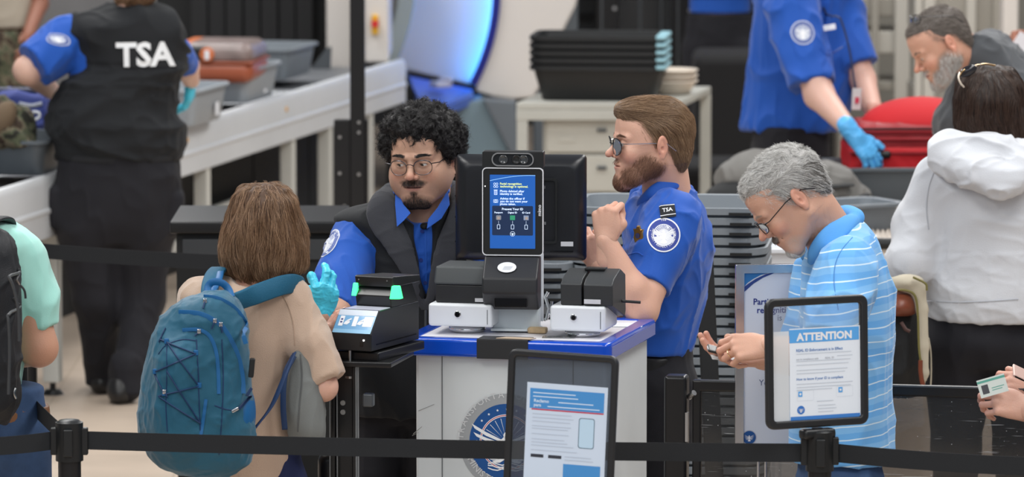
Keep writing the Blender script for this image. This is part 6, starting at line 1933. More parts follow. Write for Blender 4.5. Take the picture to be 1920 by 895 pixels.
# vest
S = Solid()
S.loft(rowsW(Y1, [(362, 742, 842, .085, .02), (380, 706, 872, .105), (394, 650, 898, .120), (404, 630, 910, .130), (430, 638, 910, .142), (470, 655, 906, .150), (520, 661, 904, .153), (600, 655, 905, .155), (700, 645, 905, .155), (775, 650, 905, .150)]), k=0)
vx0 = W(742, 360, 15.1); vx1 = W(846, 360, 15.1); vb = W(797, 590, 15.1)
S.ell(W(790, 375, 15.13), (.078, .16, .075), k=.010, op='S')
S.loft(rowsW(15.0, [(360, 738, 844, .16), (400, 745, 838, .16), (450, 764, 822, .16), (500, 779, 812, .16), (550, 790, 804, .16), (585, 796, 799, .16)]), k=.008, op='S')
vest, vV, vF = C1.cloth('vest', S, MATS['vest_black'], .006, lambda V: folds(V, .009, .12, (1, 1, .5), 15, 2))
vb_ = bvh_of(vV, vF)
S = Solid()
S.sweep([W(800, 352, 15.36), W(745, 354, 15.31), W(724, 376, 15.20), W(717, 404, 15.125), W(743, 452, 15.098), W(767, 504, 15.095), W(792, 580, 15.10)], [.018, .024, .038, .043, .034, .022, .006], k=.014, flat=((.1, -1, .1), .20))
S.sweep([W(800, 352, 15.36), W(846, 352, 15.30), W(864, 378, 15.20), W(868, 408, 15.13), W(845, 455, 15.10), W(822, 510, 15.095), W(801, 580, 15.10)], [.018, .024, .036, .041, .032, .020, .006], k=.014, flat=((.1, -1, .1), .20))
C1.cloth('vest_collar', S, MATS['vest_collar'], .0035, lambda V: folds(V, .002, .06, (1, 1, 1), 7), 5, parent=vest)
zp = drape(np.array([W(797, 585 + i * 14, 15.0) for i in range(10)]), vb_, A(0, 1, 0), .001); MB().tube(zp, .004, n=6, flat=.4, up=(0, 1, 0)).build('zip', mat('dark_steel'), vest, smooth=True, off=C1.off)
sb2 = placer(W(842, 484, 15.0), (1, .1, 0), (0, 0, 1), vb_, (0, 1, 0), off=.003)
V = np.array([(x * .020, y * .027, 0) for x, y in ((-.6, -1), (0, -1.15), (.6, -1), (.95, -.4), (.85, .2), (1, .7), (.55, .75), (.3, 1.1), (-.3, 1.1), (-.55, .75), (-1, .7), (-.85, .2), (-.95, -.4))])
raw_mesh('badge', sb2(V), [tuple(range(13))], mat('embroidered_gold', (.62, .47, .05), .7), vest, off=C1.off)
patch_on(C1.off, shirt1, W(611, 457, 14.95), (.80, -.60, .12), (-.02, .10, 1), sb, (.45, .9, -.05), .038, texts=[('U.S. DEPARTMENT OF', 90, False), ('HOMELAND SECURITY', 270, True)], style='pale', back=.35)
C1.legs(face=(-.2, -1), wa=.165, wb=.115, waist=.93, tm=MATS['trousers_black'], sm=MATS['shoe_black'])
C1.finish()

# =============== officer in profile with folded hands ==========================
Y2 = 15.28
D = Person('bearded officer in short sleeved blue shirt, hands folded, in profile by podium', W(1262, 0, Y2))
D.skin = (.66, .385, .285)
fw, up = nrm(A(-.97, -.25, -.02)), A(.02, 0, 1)
og = org_from((0, .117, -.026), W(1142, 289, 15.15), fw, up, 1.04)
fb = lambda P: np.clip(np.maximum.reduce([gmask(P, (s_ * .055, .018, -.060), (.034, .046, .040)) for s_ in (-1, 1)] + [gmask(P, (s_ * .036, .060, -.085), (.034, .034, .030)) for s_ in (-1, 1)] + [gmask(P, (0, .078, -.104), (.034, .036, .026)), .5 * gmask(P, (0, .098, -.0445), (.034, .02, .006))]), 0, 1)
D.head(og, fw, up, 1.04, W(1250, 400, Y2 - .02), neck_r=.062, jaw=1.05, cheeks=1.05, open_=.8, brow=(.22, .12, .07), lip=(.50, .22, .18), nose=1.7, beard=fb, bcol=(.30, .155, .10), mass=.001)
D.eyes(gaze=(0, 1, -.05), iris=(.10, .14, .18))
def hv(S):
    S.ell((0, -.022, .040), (.0800, .101, .088), k=0)
    S.ell((0, .040, .090), (.060, .060, .034), k=.025)
    S.ell((.0, -.070, -.015), (.066, .042, .075), k=.025)
    S.ell((0, .135, -.022), (.12, .098, .100), k=.006, op='S')
    for sx in (-1, 1):
        S.ell((sx * .088, -.026, -.022), (.030, .024, .040), k=.006, op='S')
        S.ell((sx * .075, .005, -.050), (.04, .05, .034), k=.006, op='S')
ho, hV_, hF_ = D.hair_volume(hv, MATS['hairbase_brown'], fold=lambda V: .0025 * vnoise(V * A(60, 25, 60), 2), h=.0035)
D.strands('hair_strands', ho, hV_, hF_, 9000, MATS['hair_brown_blond'], r=.0004, length=.062, steps=8, lift=.0045, clump=.35, csize=.02, jitter=.25, tip=.004,
          flow=lambda p, n: np.stack([.35 * np.sign(p[:, 0]) * (p[:, 2] > .09), -1.0 + .55 * np.clip((.07 - p[:, 2]) / .1, 0, 1), -.15 - 1.5 * np.clip((.085 - p[:, 2]) / .08, 0, 1) - .5 * (p[:, 1] < -.06)], 1))
D.strands('beard', D.root, D.hV, D.hF, 4600, MATS['hair_beard_auburn'], r=.00028, length=.012, steps=4, lift=.0042, jitter=.6, mask=lambda P: np.clip(fb(P) - .35, 0, 1) * 1.5,
          flow=lambda p, n: np.stack([0 * p[:, 0], .35 + 0 * p[:, 0], -1 + 0 * p[:, 0]], 1))
D.strands('eyebrows', D.root, D.hV, D.hF, 300, MATS['hair_beard_auburn'], r=.0003, length=.008, steps=4, lift=.0018, jitter=.3,
          mask=browm, flow=lambda p, n: np.stack([np.sign(p[:, 0]), 0 * p[:, 0], .1 + 0 * p[:, 0]], 1))
D.glasses(rim=.0010, w=.0240, hgt=.0230, y=.108, z=-.004, thick_top=.0019, col='glasses_black', tmat=MATS['glasses_silver'], lens='lens_tint', temple_z=.004, back=-.025)
sh = W(1262, 412, 15.10); el = W(1204, 583, 14.93); wr = W(1136, 452, 14.93)
sh2 = W(1235, 415, 15.48); el2 = W(1170, 600, 15.42); wr2 = W(1122, 500, 15.12)
def fl(S):
    S.loft(rowsW(Y2, [(420, 1190, 1310, .12), (560, 1205, 1305, .12), (660, 1225, 1290, .12)]), k=0)
    S.chain([sh, sh + (el - sh) * .55, el], [.055, .052, .044], k=.02); S.chain([el, el + (wr - el) * .3, wr], [.044, .0465, .0285], k=.02)
    S.chain([sh2, el2, wr2], [.055, .044, .029], k=.02)
D.flesh(fl, .006)
D.hand(wr, (-.02, .05, 1), (-.45, -.88, .05), side=1, curls=[(70, 85, 50), (76, 88, 50), (80, 88, 50), (84, 84, 45)], splay=(3, 1, -1, -3), thumb=[(.020, .018, -.010), (.036, .046, -.030), (.024, .066, -.044), (.004, .072, -.046)], fat=1.05, wr=.029)
D.hand(wr2, (-.12, -.05, 1), (.2, -.95, 0), side=-1, curls=[(60, 70, 40), (65, 75, 40), (70, 78, 40), (72, 78, 40)], fat=1.05, wr=.029, scale=.95)
S = Solid()
S.loft(rowsW(Y2, [(338, 1212, 1280, .070), (356, 1198, 1300, .12), (380, 1176, 1318, .175), (420, 1166, 1332, .20), (470, 1170, 1338, .20), (520, 1174, 1333, .19), (570, 1172, 1320, .18), (620, 1170, 1308, .175), (658, 1168, 1298, .17)]), k=0)
S.ell(W(1222, 345, 15.25), (.066, .08, .055), k=.008, op='S')
cuff = W(1211, 540, 14.98)
S.cone(sh + A(.005, 0, .01), sh + (cuff - sh) * .5, .074, .078, k=.04)
S.fcone(sh, cuff, .078, .072, k=.03, rnd=.006)
S.fcone(sh2, sh2 + (el2 - sh2) * .7, .078, .070, k=.03)
shirtD, sV, sF = D.cloth('shirt', S, MATS['uniform_blue'], .0055, lambda V: folds(V, .0085, .08, (1, 1, .5), 25, 2.2, M=rotm(0, .5, 0)) * np.clip(1.6 - gmask(V, W(1246, 439, 15.0), (.07, .2, .07)), .15, 1))
sb = bvh_of(sV, sF)
S = Solid()
S.sweep([W(1276, 342, 15.26), W(1262, 345, 15.17), W(1232, 358, 15.14), W(1207, 378, 15.17), W(1200, 392, 15.20)], [.014, .017, .018, .015, .008], k=.010, flat=((.1, -1, .5), .3))
S.chain([W(1276, 342, 15.26), W(1262, 338, 15.36), W(1225, 345, 15.38), W(1192, 362, 15.33), W(1178, 385, 15.30)], [.016, .018, .018, .014, .008], k=.015)
D.cloth('shirt_collar', S, MATS['uniform_blue'], .0035, None, 2, parent=shirtD)
patch_on(D.off, shirtD, W(1246, 441, 14.9), (1, .03, 0), (0, 0, 1), sb, (0, 1, -.05), .0475, texts=[('TSA', 90, False), ('INTEGRITY RESPECT COMMITMENT', 270, True)])
# epaulette loop
pe = placer(W(1254, 377, 14.9), (.98, .0, .12), (-.05, .5, 1), sb, (0, 1, -.35), off=.004)
g = np.array([(x, y, 0) for x in np.linspace(-.022, .022, 7) for y in np.linspace(-.020, .020, 7)]); f = [(i * 7 + j, (i + 1) * 7 + j, (i + 1) * 7 + j + 1, i * 7 + j + 1) for i in range(6) for j in range(6)]
ep = raw_mesh('epaulette', pe(g), f, mat('epaulette_black', (.008, .009, .014), .7), shirtD, True, off=D.off)
V, F = textgeo('TSA', .0165, .02); V = V + A(0, -.002, .0012); raw_mesh('lettering', pe(V), F, mat('patch_letter'), ep, off=D.off)
for yy in (-.0135, .0165):
    g = np.array([(x, yy + y, .001) for x in np.linspace(-.022, .022, 9) for y in (0, .0022)]); raw_mesh('white_stripe', pe(g), [(2 * i, 2 * i + 2, 2 * i + 3, 2 * i + 1) for i in range(8)], mat('patch_letter'), ep, off=D.off)
# metal badge and name plate on chest
c = drape(np.array([W(1190, 449, 14.9)]), sb, A(.15, 1, 0), .006)[0]
pb_ = placer(c, nrm(A(.75, -.6, 0)), (0, 0, 1))
V = np.array([(x * .018, y * .026) for x, y in ((-.6, -.9), (0, -1.15), (.6, -.9), (.95, -.3), (.8, .25), (1, .75), (.5, .7), (.25, 1.1), (-.25, 1.1), (-.5, .7), (-1, .75), (-.8, .25), (-.95, -.3))])
mb = MB(); n = len(V); mb.add(np.vstack([pb_(np.c_[V, np.zeros(n)]), pb_(np.c_[V * .9, np.full(n, .005)])]), [tuple(range(n - 1, -1, -1)), tuple(range(n, 2 * n))] + [(i, (i + 1) % n, n + (i + 1) % n, n + i) for i in range(n)])
bdg = mb.build('badge', mat('brass', (.55, .36, .12), .3, 1), shirtD, off=D.off)
raw_mesh('badge_center', pb_(np.array([(x, y, .0065) for x, y in circ(.008, 18)])), [tuple(range(18))], mat('badge_center', (.05, .06, .15), .4), bdg, off=D.off)
c = drape(np.array([W(1172, 388, 14.9)]), sb, A(.3, 1, 0), .004)[0]; pn = placer(c, nrm(A(.6, -.8, .3)), (.5, 0, 1)); raw_mesh('name_plate', pn(np.array([(-.012, -.005, 0), (.012, -.005, 0), (.012, .005, 0), (-.012, .005, 0)])), [(0, 1, 2, 3)], mat('patch_letter'), shirtD, off=D.off)
for pts in ([(1180, 478), (1196, 474), (1207, 480)], ): tube_on(pts, 14.9, sb, .002, 'pocket_flap', mat('uniform_blue'), shirtD, D.off)
tube_on([(1248, 565), (1232, 556), (1205, 540), (1182, 514)], 14.85, sb, .0022, 'sleeve_hem', MATS['uniform_blue'], shirtD, D.off)
D.legs(face=(-1, -.15), wa=.155, wb=.092, waist=.97, tm=MATS['trousers_black'], sm=MATS['shoe_black'], center=(W(1238, 0, Y2)[0], Y2), r=(.10, .075, .062))
bz = W(0, 664, Y2)[2]; S = Solid(); S.loft([(bz - .04, W(1235, 0, Y2)[0], Y2, .096, .160), (bz + .010, W(1235, 0, Y2)[0], Y2, .096, .160)], k=0, rnd=.004)
D.cloth('belt', S, mat('leather_black', (.01, .01, .011), .4), .008, None, 1)
D.finish()

# =============== man in the striped polo shirt =================================
Y3 = 14.00
E = Person('grey-haired man in light blue striped polo shirt looking down at his hands', W(1580, 0, Y3))
E.skin = (.60, .345, .25)
fw, up = nrm(A(-.74, -.14, -.66)), A(-.6, 0, .8)
og = org_from((0, .117, -.026), W(1430, 447, 13.90), fw, up, 1.02)
gb = lambda P: np.clip(np.maximum.reduce([gmask(P, (0, .078, -.106), (.036, .036, .020)), .6 * gmask(P, (0, .098, -.0465), (.032, .02, .007)), .4 * gmask(P, (.03, .06, -.09), (.03, .03, .025)), .4 * gmask(P, (-.03, .06, -.09), (.03, .03, .025))]), 0, 1)
E.head(og, fw, up, 1.02, W(1562, 462, Y3 - .01), neck_r=.060, jaw=1.0, open_=.55, old=.55, brow=(.25, .20, .17), lip=(.48, .20, .17), beard=gb, bcol=(.45, .42, .40), nose=1.3)
E.eyes(gaze=(0, 1, -.25), iris=(.10, .12, .14))
def hv(S):
    S.ell((0, -.022, .042), (.0800, .102, .090), k=0)
    S.ell((0, .036, .086), (.054, .048, .032), k=.02)
    S.ell((0, -.075, -.002), (.060, .034, .058), k=.02)
    S.ell((0, .135, -.026), (.115, .096, .105), k=.006, op='S')
    for sx in (-1, 1):
        S.ell((sx * .085, -.026, -.020), (.030, .026, .042), k=.006, op='S')
        S.ell((sx * .075, -.002, -.062), (.04, .06, .044), k=.006, op='S')
ho, hV_, hF_ = E.hair_volume(hv, mat('hairbase_grey', (.36, .35, .34), .7, bump=.003, bscale=90), fold=lambda V: .002 * vnoise(V / .015, 2), h=.0035)
gf = lambda p, n: np.stack([.2 * np.sin(p[:, 1] * 60), .35 - 1.2 * (p[:, 2] < .075), .25 - 1.3 * np.clip((.09 - p[:, 2]) / .05, 0, 1)], 1)
E.strands('hair_strands', ho, hV_, hF_, 8000, MATS['hair_grey'], r=.0004, length=.026, steps=6, lift=.006, clump=.8, csize=.013, jitter=.5, tip=.006, flow=gf, mask=lambda P: 1.0 - .75 * np.clip((-.045 - P[:, 1]) / .03, 0, 1) * (P[:, 2] < .05))
E.strands('dark_nape_hair', ho, hV_, hF_, 2600, MATS['hair_dark_grey'], r=.0004, length=.022, steps=5, lift=.004, clump=.4, jitter=.4, flow=gf, mask=lambda P: np.clip((-.035 - P[:, 1]) / .03, 0, 1) * (P[:, 2] < .06))
E.strands('goatee', E.root, E.hV, E.hF, 1500, MATS['hair_grey'], r=.0004, length=.016, steps=5, lift=.006, jitter=.5, mask=lambda P: (gmask(P, (0, .078, -.106), (.030, .034, .017)) > .4) * 1.0, flow=lambda p, n: np.stack([0 * p[:, 0], .3 + 0 * p[:, 0], -1 + 0 * p[:, 0]], 1))
E.strands('moustache', E.root, E.hV, E.hF, 500, MATS['hair_salt'], r=.0004, length=.010, steps=4, lift=.004, jitter=.5, mask=lambda P: (gmask(P, (0, .098, -.0465), (.030, .02, .006)) > .45) * 1.0, flow=lambda p, n: np.stack([p[:, 0] * 20, .3 + 0 * p[:, 0], -1 + 0 * p[:, 0]], 1))
E.glasses(rim=.0013, w=.0245, hgt=.0160, y=.106, z=-.004, col='glasses_black', lens='lens_clear', temple_z=.010, thick_top=.0018, back=-.032)
sh = W(1588, 505, 13.81); el = W(1548, 672, 13.68); wr = W(1440, 651, 13.74)
sh2 = W(1545, 505, 14.18); el2 = W(1510, 680, 14.10); wr2 = W(1428, 674, 13.86)
def fl(S):
    S.loft(rowsW(Y3, [(480, 1530, 1640, .13), (700, 1510, 1650, .12), (850, 1510, 1650, .12)]), k=0)
    S.chain([sh, el, wr], [.05, .044, .029], k=.02); S.chain([sh2, el2, wr2], [.05, .044, .028], k=.02)
E.flesh(fl, .006)
E.hand(wr, (-1, -.04, -.02), (.05, -.78, .62), side=1, curls=[(38, 42, 25), (42, 58, 30), (52, 74, 38), (60, 78, 40)], splay=(2, 0, -2, -5), thumb=[(.020, .018, -.012), (.040, .048, -.030), (.034, .082, -.034), (.022, .104, -.026)], wr=.029)
E.hand(wr2, (-1, -.03, .05), (.12, .25, -.95), side=-1, fat=1.1, curls=[(22, 28, 16), (20, 26, 14), (18, 24, 14), (18, 24, 14)], splay=(-2, 0, 1, 2), thumb=[(.020, .018, -.010), (.042, .044, -.022), (.046, .072, -.036), (.034, .090, -.044)], wr=.028)
c = W(1389, 655, 13.68)
S = Solid()
S.loft(rowsW(Y3, [(412, 1556, 1614, .060), (424, 1545, 1626, .095), (442, 1528, 1642, .150), (475, 1514, 1656, .17), (530, 1505, 1674, .175), (600, 1499, 1680, .17), (700, 1492, 1677, .165), (790, 1484, 1675, .16), (862, 1481, 1676, .16)]), k=0)
S.ell(W(1553, 425, 13.96), (.068, .078, .070), k=.010, op='S')
cf = sh + (el - sh) * .80
S.cone(sh + A(0, 0, .01), sh + (cf - sh) * .6, .074, .078, k=.04); S.fcone(sh, cf, .078, .078, k=.03, rnd=.006)
S.fcone(sh2, sh2 + (el2 - sh2) * .8, .075, .076, k=.03)
m = mat('polo_blue', (.14, .40, .78), .8, bump=.0005, bscale=700, sheen=.2)
nt = m.node_tree; b_ = nt.nodes['Principled BSDF']
tc = nt.nodes.new('ShaderNodeTexCoord'); sp = nt.nodes.new('ShaderNodeSeparateXYZ'); nt.links.new(tc.outputs['Object'], sp.inputs[0])
nz = nt.nodes.new('ShaderNodeTexNoise'); nz.inputs['Scale'].default_value = 5; nt.links.new(tc.outputs['Object'], nz.inputs['Vector'])
def mth(op, a, b=None, c=None):
    n = nt.nodes.new('ShaderNodeMath'); n.operation = op
    for i, v in enumerate((a, b, c)):
        if v is None: continue
        if isinstance(v, (int, float)): n.inputs[i].default_value = v
        else: nt.links.new(v, n.inputs[i])
    return n.outputs[0]
zz_ = mth('ADD', mth('ADD', sp.outputs['Z'], mth('MULTIPLY', nz.outputs['Fac'], .035)), mth('MULTIPLY', sp.outputs['X'], -.10))
fr_ = mth('FRACT', mth('MULTIPLY', zz_, 1 / .0365))
st = mth('LESS_THAN', mth('ABSOLUTE', mth('SUBTRACT', fr_, .5)), .045)
wn = mth('GREATER_THAN', mth('FRACT', mth('MULTIPLY', zz_, .5 / .0365)), .5)
mx1 = nt.nodes.new('ShaderNodeMix'); mx1.data_type = 'RGBA'; mx1.inputs[6].default_value = (.13, .40, .80, 1); mx1.inputs[7].default_value = (.20, .48, .84, 1); nt.links.new(wn, mx1.inputs[0])
mx2 = nt.nodes.new('ShaderNodeMix'); mx2.data_type = 'RGBA'; nt.links.new(st, mx2.inputs[0]); nt.links.new(mx1.outputs[2], mx2.inputs[6]); mx2.inputs[7].default_value = (.62, .78, .92, 1)
nt.links.new(mx2.outputs[2], b_.inputs['Base Color'])
polo, sV, sF = E.cloth('polo_shirt', S, m, .0055, lambda V: folds(V, .009, .10, (1, 1, .36), 35, 2))
sb = bvh_of(sV, sF)
S = Solid()
S.sweep([W(1604, 411, 14.02), W(1586, 421, 13.92), W(1558, 442, 13.87), W(1532, 470, 13.89), W(1520, 492, 13.92)], [.019, .025, .027, .022, .010], k=.004, flat=((.1, -1, .6), .25))
S.sweep([W(1607, 408, 14.02), W(1585, 402, 14.12), W(1548, 420, 14.14), W(1520, 455, 14.08), W(1512, 482, 14.00)], [.016, .016, .015, .013, .010], k=.015)
E.cloth('polo_collar', S, mat('polo_collar', (.10, .36, .78), .8, bump=.0005, bscale=600), .0035, None, 2, parent=polo)
tube_on([(1598, 445), (1575, 470), (1562, 500), (1560, 540), (1566, 580)], 13.8, sb, .0011, 'sleeve_seam', mat('polo_seam', (.08, .26, .58), .8), polo, E.off)
E.legs(face=(-1, -.1), wa=.130, wb=.110, waist=.87, hip=.82, tm=mat('denim', (.035, .075, .17), .85, bump=.0006, bscale=500, var=.1, vscale=40), sm=mat('shoe_brown', (.12, .07, .04), .5), center=(W(1580, 0, Y3)[0], Y3))
# ring
Rh = frame((-1, -.04, -.02), (.05, -.78, .62)); rc = wr + Rh @ A(-.011, .100, -.008)
rg = MB(); ax = nrm(Rh @ A(0, .75, -.6)); u_x = nrm(Rh @ A(1, 0, 0)); u_z = np.cross(ax, u_x)
rg.tube([rc + .0100 * (math.cos(a) * u_x + math.sin(a) * u_z) for a in np.linspace(0, 2 * math.pi, 20, endpoint=False)], .0014, n=6, closed=True)
rg.build('ring', mat('gold', (.85, .65, .35), .2, 1), E.root, smooth=True, off=E.off)
E.finish()
ph = thing('phone', 'small dark phone held in the hands of the man in the polo shirt', 'phone', tuple(W(1338, 656, 13.78)), rot=(0.3, .25, .15))
MB().b2(-.016, .014, -.018, .022, -.004, .004).build('case', mat('black_plastic'), ph, bevel=.003)
MB().b2(-.0175, -.015, -.012, .012, -.0025, .0025).build('camera_bump', mat('steel'), ph, bevel=.001)
cd = MB().box((0, 0, 0), (.066, .045, .0009)).build('identity_card', mat('card_pale', (.62, .66, .66), .4), None); cd.location = W(1357, 672, 13.81); cd.rotation_euler = (.15, .12, .1)
tag(cd, 'pale card lying on the open palm under the small dark phone', 'card')

# =============== woman with the teal backpack =================================
Y4 = 14.06
B = Person('woman with brown bob haircut in beige sweater seen from behind', W(470, 0, Y4))
B.skin = (.64, .38, .29)
fw, up = nrm(A(.42, .90, -.06)), A(0, 0, 1)
og = W(491, 437, 14.06)
B.head(og, fw, up, .90, W(478, 545, Y4), neck_r=.052, h=.003)
B.eyes()
sh = W(545, 562, 14.04); el = W(606, 726, 13.98); wr = W(612, 668, 14.16)
shL = W(372, 560, 14.10); elL = W(350, 720, 14.15); wrL = W(440, 640, 14.35)
def fl(S):
    S.loft(rowsW(Y4, [(540, 400, 530, .08), (700, 390, 535, .10), (860, 385, 545, .11)]), k=0)
    S.chain([sh, el, wr], [.045, .036, .026], k=.02); S.chain([shL, elL, wrL], [.045, .040, .026], k=.02)
B.flesh(fl, .006)
B.hand(wr, (.05, .3, 1), (-.8, -.3, .2), side=1, curls=[(30, 30, 20)] * 4, scale=.9, thumb=[(.020, .018, -.010), (.040, .045, -.016), (.044, .074, -.016), (.040, .096, -.014)])
B.hand(wrL, (.6, .5, .5), (0, -1, .4), side=-1, curls=[(40, 40, 20)] * 4, scale=.9)
mat('sweater_beige', (.50, .36, .27), .9, bump=.0012, bscale=420, sheen=.4)
S = Solid()
S.loft(rowsW(Y4, [(512, 428, 535, .070), (524, 392, 560, .100), (542, 356, 574, .118), (575, 350, 566, .128), (625, 356, 556, .128), (690, 366, 549, .125), (750, 372, 550, .132), (820, 370, 556, .142), (888, 362, 563, .148)]), k=0)
S.cone(sh, W(578, 640, 14.0), .058, .056, k=.04); S.fcone(W(578, 640, 14.0), W(612, 712, 13.975), .056, .050, k=.02, rnd=.006)
S.fcone(W(590, 670, 14.0), W(614, 716, 13.975), .050, .054, k=.008, rnd=.006)
S.cone(shL, elL, .058, .052, k=.04); S.cone(elL, wrL * .7 + elL * .3, .052, .045, k=.03)
S.ell(W(470, 510, 14.0), (.060, .08, .040), k=.010, op='S')
sw, sV, sF = B.cloth('sweater', S, MATS['sweater_beige'], .0055, lambda V: folds(V, .009, .10, (1, 1, .5), 45, 2))
sb = bvh_of(sV, sF)
tube_on([(515, 545), (533, 570), (545, 610), (548, 650)], 13.8, sb, .0016, 'sleeve_seam', mat('sweater_seam', (.38, .27, .20), .9), sw, B.off)
# hair
S = Solid(); S.loft(rowsW(14.06, [(345, 474, 506, .030), (350, 458, 528, .060), (365, 444, 544, .088), (395, 429, 557, .108), (430, 417, 567, .114), (470, 412, 572, .112), (495, 416, 569, .104), (514, 426, 556, .085), (524, 440, 535, .06)]), k=0)
V, Fq = S.mesh(.004); V = relax(V, Fq, 1); V = V + vnormals(V, Fq) * (.007 * vnoise(V * A(38, 38, 10), 3) + .004 * vnoise(V * A(90, 90, 22), 4))[:, None]
ho = raw_mesh('hair', V, Fq, mat('hairbase_wbrown', (.075, .038, .02), .6, bump=.002, bscale=60), B.root, True, off=B.off)
def wflow(p, n):
    t = np.clip((p[:, 2] - 1.50) / .06, 0, 1); c = W(492, 348, 14.06)
    return np.stack([(p[:, 0] - c[0]) * 9 * t + .12 * np.sin(p[:, 2] * 45 + p[:, 0] * 20), (p[:, 1] - c[1]) * 6 * t, -1 + 0 * t], 1)
P = grow(V, Fq, 10000, .085, wflow, np.random.RandomState(4), steps=8, lift=.006, clump=.35, csize=.022, jitter=.3, tip=.006)
add_curves('hair_strands', P, .00042, MATS['hair_woman_brown'], ho, B.off)
B.legs(face=(.4, 1), wa=.135, wb=.100, waist=.86, hip=.80, tm=mat('trousers_navy', (.012, .018, .07), .85), sm=MATS['shoe_black'], center=(W(468, 0, Y4)[0], Y4), r=(.09, .068, .058))
B.finish()

# ---- the teal backpack -------------------------------------------------------
YP = 13.76
bk_ = thing('backpack', 'large teal hiking backpack with blue zips worn by the woman in beige', 'backpack', (W(370, 0, YP)[0], YP, W(0, 893, YP)[2]))
off = A(*bk_.location)
mat('pack_teal', (.004, .088, .155), .62, bump=.0005, bscale=450, sheen=.2, var=.08, vscale=6)
mat('pack_blue', (.003, .10, .28), .55, bump=.0003, bscale=450)
mat('pack_navy', (.006, .03, .10), .6)
mat('pack_teal_strap', (.004, .09, .17), .7, bump=.0012, bscale=420)
S = Solid()
S.loft(rowsW(YP, [(546, 380, 428, .035), (556, 356, 440, .065), (580, 318, 455, .088), (620, 287, 465, .100), (680, 271, 470, .110), (735, 260, 475, .118), (790, 257, 478, .118), (840, 272, 476, .108), (875, 300, 460, .085), (893, 338, 430, .05)]), k=0)
S.loft([(z, cx - .02, cy - .035, a * .66, b) for z, cx, cy, a, b in rowsW(YP, [(610, 300, 430, .05), (640, 285, 440, .09), (720, 268, 440, .105), (800, 266, 440, .105), (850, 290, 430, .08), (872, 320, 400, .05)])], k=.02)
V, Fq = S.mesh(.005); V = relax(V, Fq, 1)
V = V + vnormals(V, Fq) * (folds(V, .006, .10, (1, 1, .7), 61, 2) + folds(V, .003, .04, (1, 1, .8), 63, 2))[:, None]
pk = raw_mesh('main_bag', V, Fq, MATS['pack_teal'], bk_, True, off=off); pbv = bvh_of(V, Fq)
def pzip(name, pts, r, m, n=30, lift=.002, flat=None, par=None): return tube_on(pts, 13.4, pbv, r, name, MATS[m], par or bk_, off, n=n, lift=lift, flat=flat, smoothing=2)
z1 = pzip('zip', [(369, 558), (398, 562), (429, 581), (450, 612), (461, 645)], .0065, 'pack_blue', flat=.35)
z2 = pzip('zip', [(322, 588), (360, 590), (388, 602), (411, 622), (433, 665), (443, 709), (445, 744)], .0075, 'pack_blue', flat=.35)
z3 = pzip('zip', [(330, 622), (360, 621), (382, 633), (395, 665), (399, 709), (400, 744)], .0055, 'pack_blue', flat=.35)
pzip('accent_strip', [(376, 754), (371, 790), (366, 824)], .0050, 'pack_blue', flat=.35)
for pts in ([(300, 640), (302, 700), (300, 760), (303, 815)], [(357, 640), (361, 700), (363, 760), (366, 830)], [(284, 668), (300, 650), (330, 640), (355, 642)], [(405, 640), (408, 720), (405, 800), (400, 860)], [(285, 820), (330, 838), (390, 842), (440, 832)], [(392, 766), (415, 774), (436, 776)]):
    pzip('seam', pts, .0016, 'pack_navy', lift=.0005)
for pts in ([(287, 640), (357, 667)], [(357, 667), (275, 703)], [(302, 646), (363, 729)], [(275, 703), (297, 744)], [(363, 729), (285, 748)], [(285, 748), (366, 800)], [(302, 700), (330, 760), (366, 800)], [(296, 618), (284, 645)], [(275, 703), (290, 730)]):
    pts = [(pts[0][0] + (pts[-1][0] - pts[0][0]) * t, pts[0][1] + (pts[-1][1] - pts[0][1]) * t) for t in (0, .33, .66, 1)]
    pzip('bungee_cord', pts, .0020, 'pack_navy', lift=.0035)
for (x, y) in ((357, 667), (363, 729), (300, 645), (278, 703), (297, 744)):
    p = drape(np.array([W(x, y, 13.4)]), pbv, A(0, 1, -.1), .003)[0]; MB().box(p, (.012, .006, .014)).build('cord_loop', MATS['pack_blue'], bk_, bevel=.002, off=off)
for (x, y, dx, dy) in ((372, 568, -3, 9), (392, 606, -6, 10), (403, 613, 3, 10), (362, 626, -8, 5), (297, 741, 6, 6)):
    pts = [(x, y), (x + dx * .5, y + dy * .6), (x + dx, y + dy * 1.4)]
    pl1 = pzip('zip_pull', pts, .0022, 'pack_navy', n=8, lift=.005)
    p = drape(np.array([W(x, y, 13.4)]), pbv, A(0, 1, -.1), .005)[0]; MB().box(p, (.010, .006, .012)).build('slider', mat('chrome_soft'), pl1, bevel=.002, off=off)
# side pocket
S = Solid(); S.ell(W(458, 775, 13.78), (.030, .085, .075), k=0); S.half(W(458, 735, 13.78), A(.15, 0, 1), k=.003); V2, F2 = S.mesh(.005)
raw_mesh('side_pocket', V2, F2, MATS['pack_blue'], bk_, True, off=off)
pzip('compression_strap', [(438, 772), (456, 752), (472, 728)], .0045, 'pack_navy', flat=.3, lift=.006)
p = W(441, 769, 13.64); MB().box(p, (.020, .010, .008), R=rotm(0, -.5, 0)).build('buckle', mat('chrome_soft'), bk_, bevel=.002, off=off)
p = W(472, 690, 13.70); MB().box(p, (.014, .02, .05), R=rotm(0, .1, 0)).build('strap_buckle', mat('black_plastic'), bk_, bevel=.003, off=off)
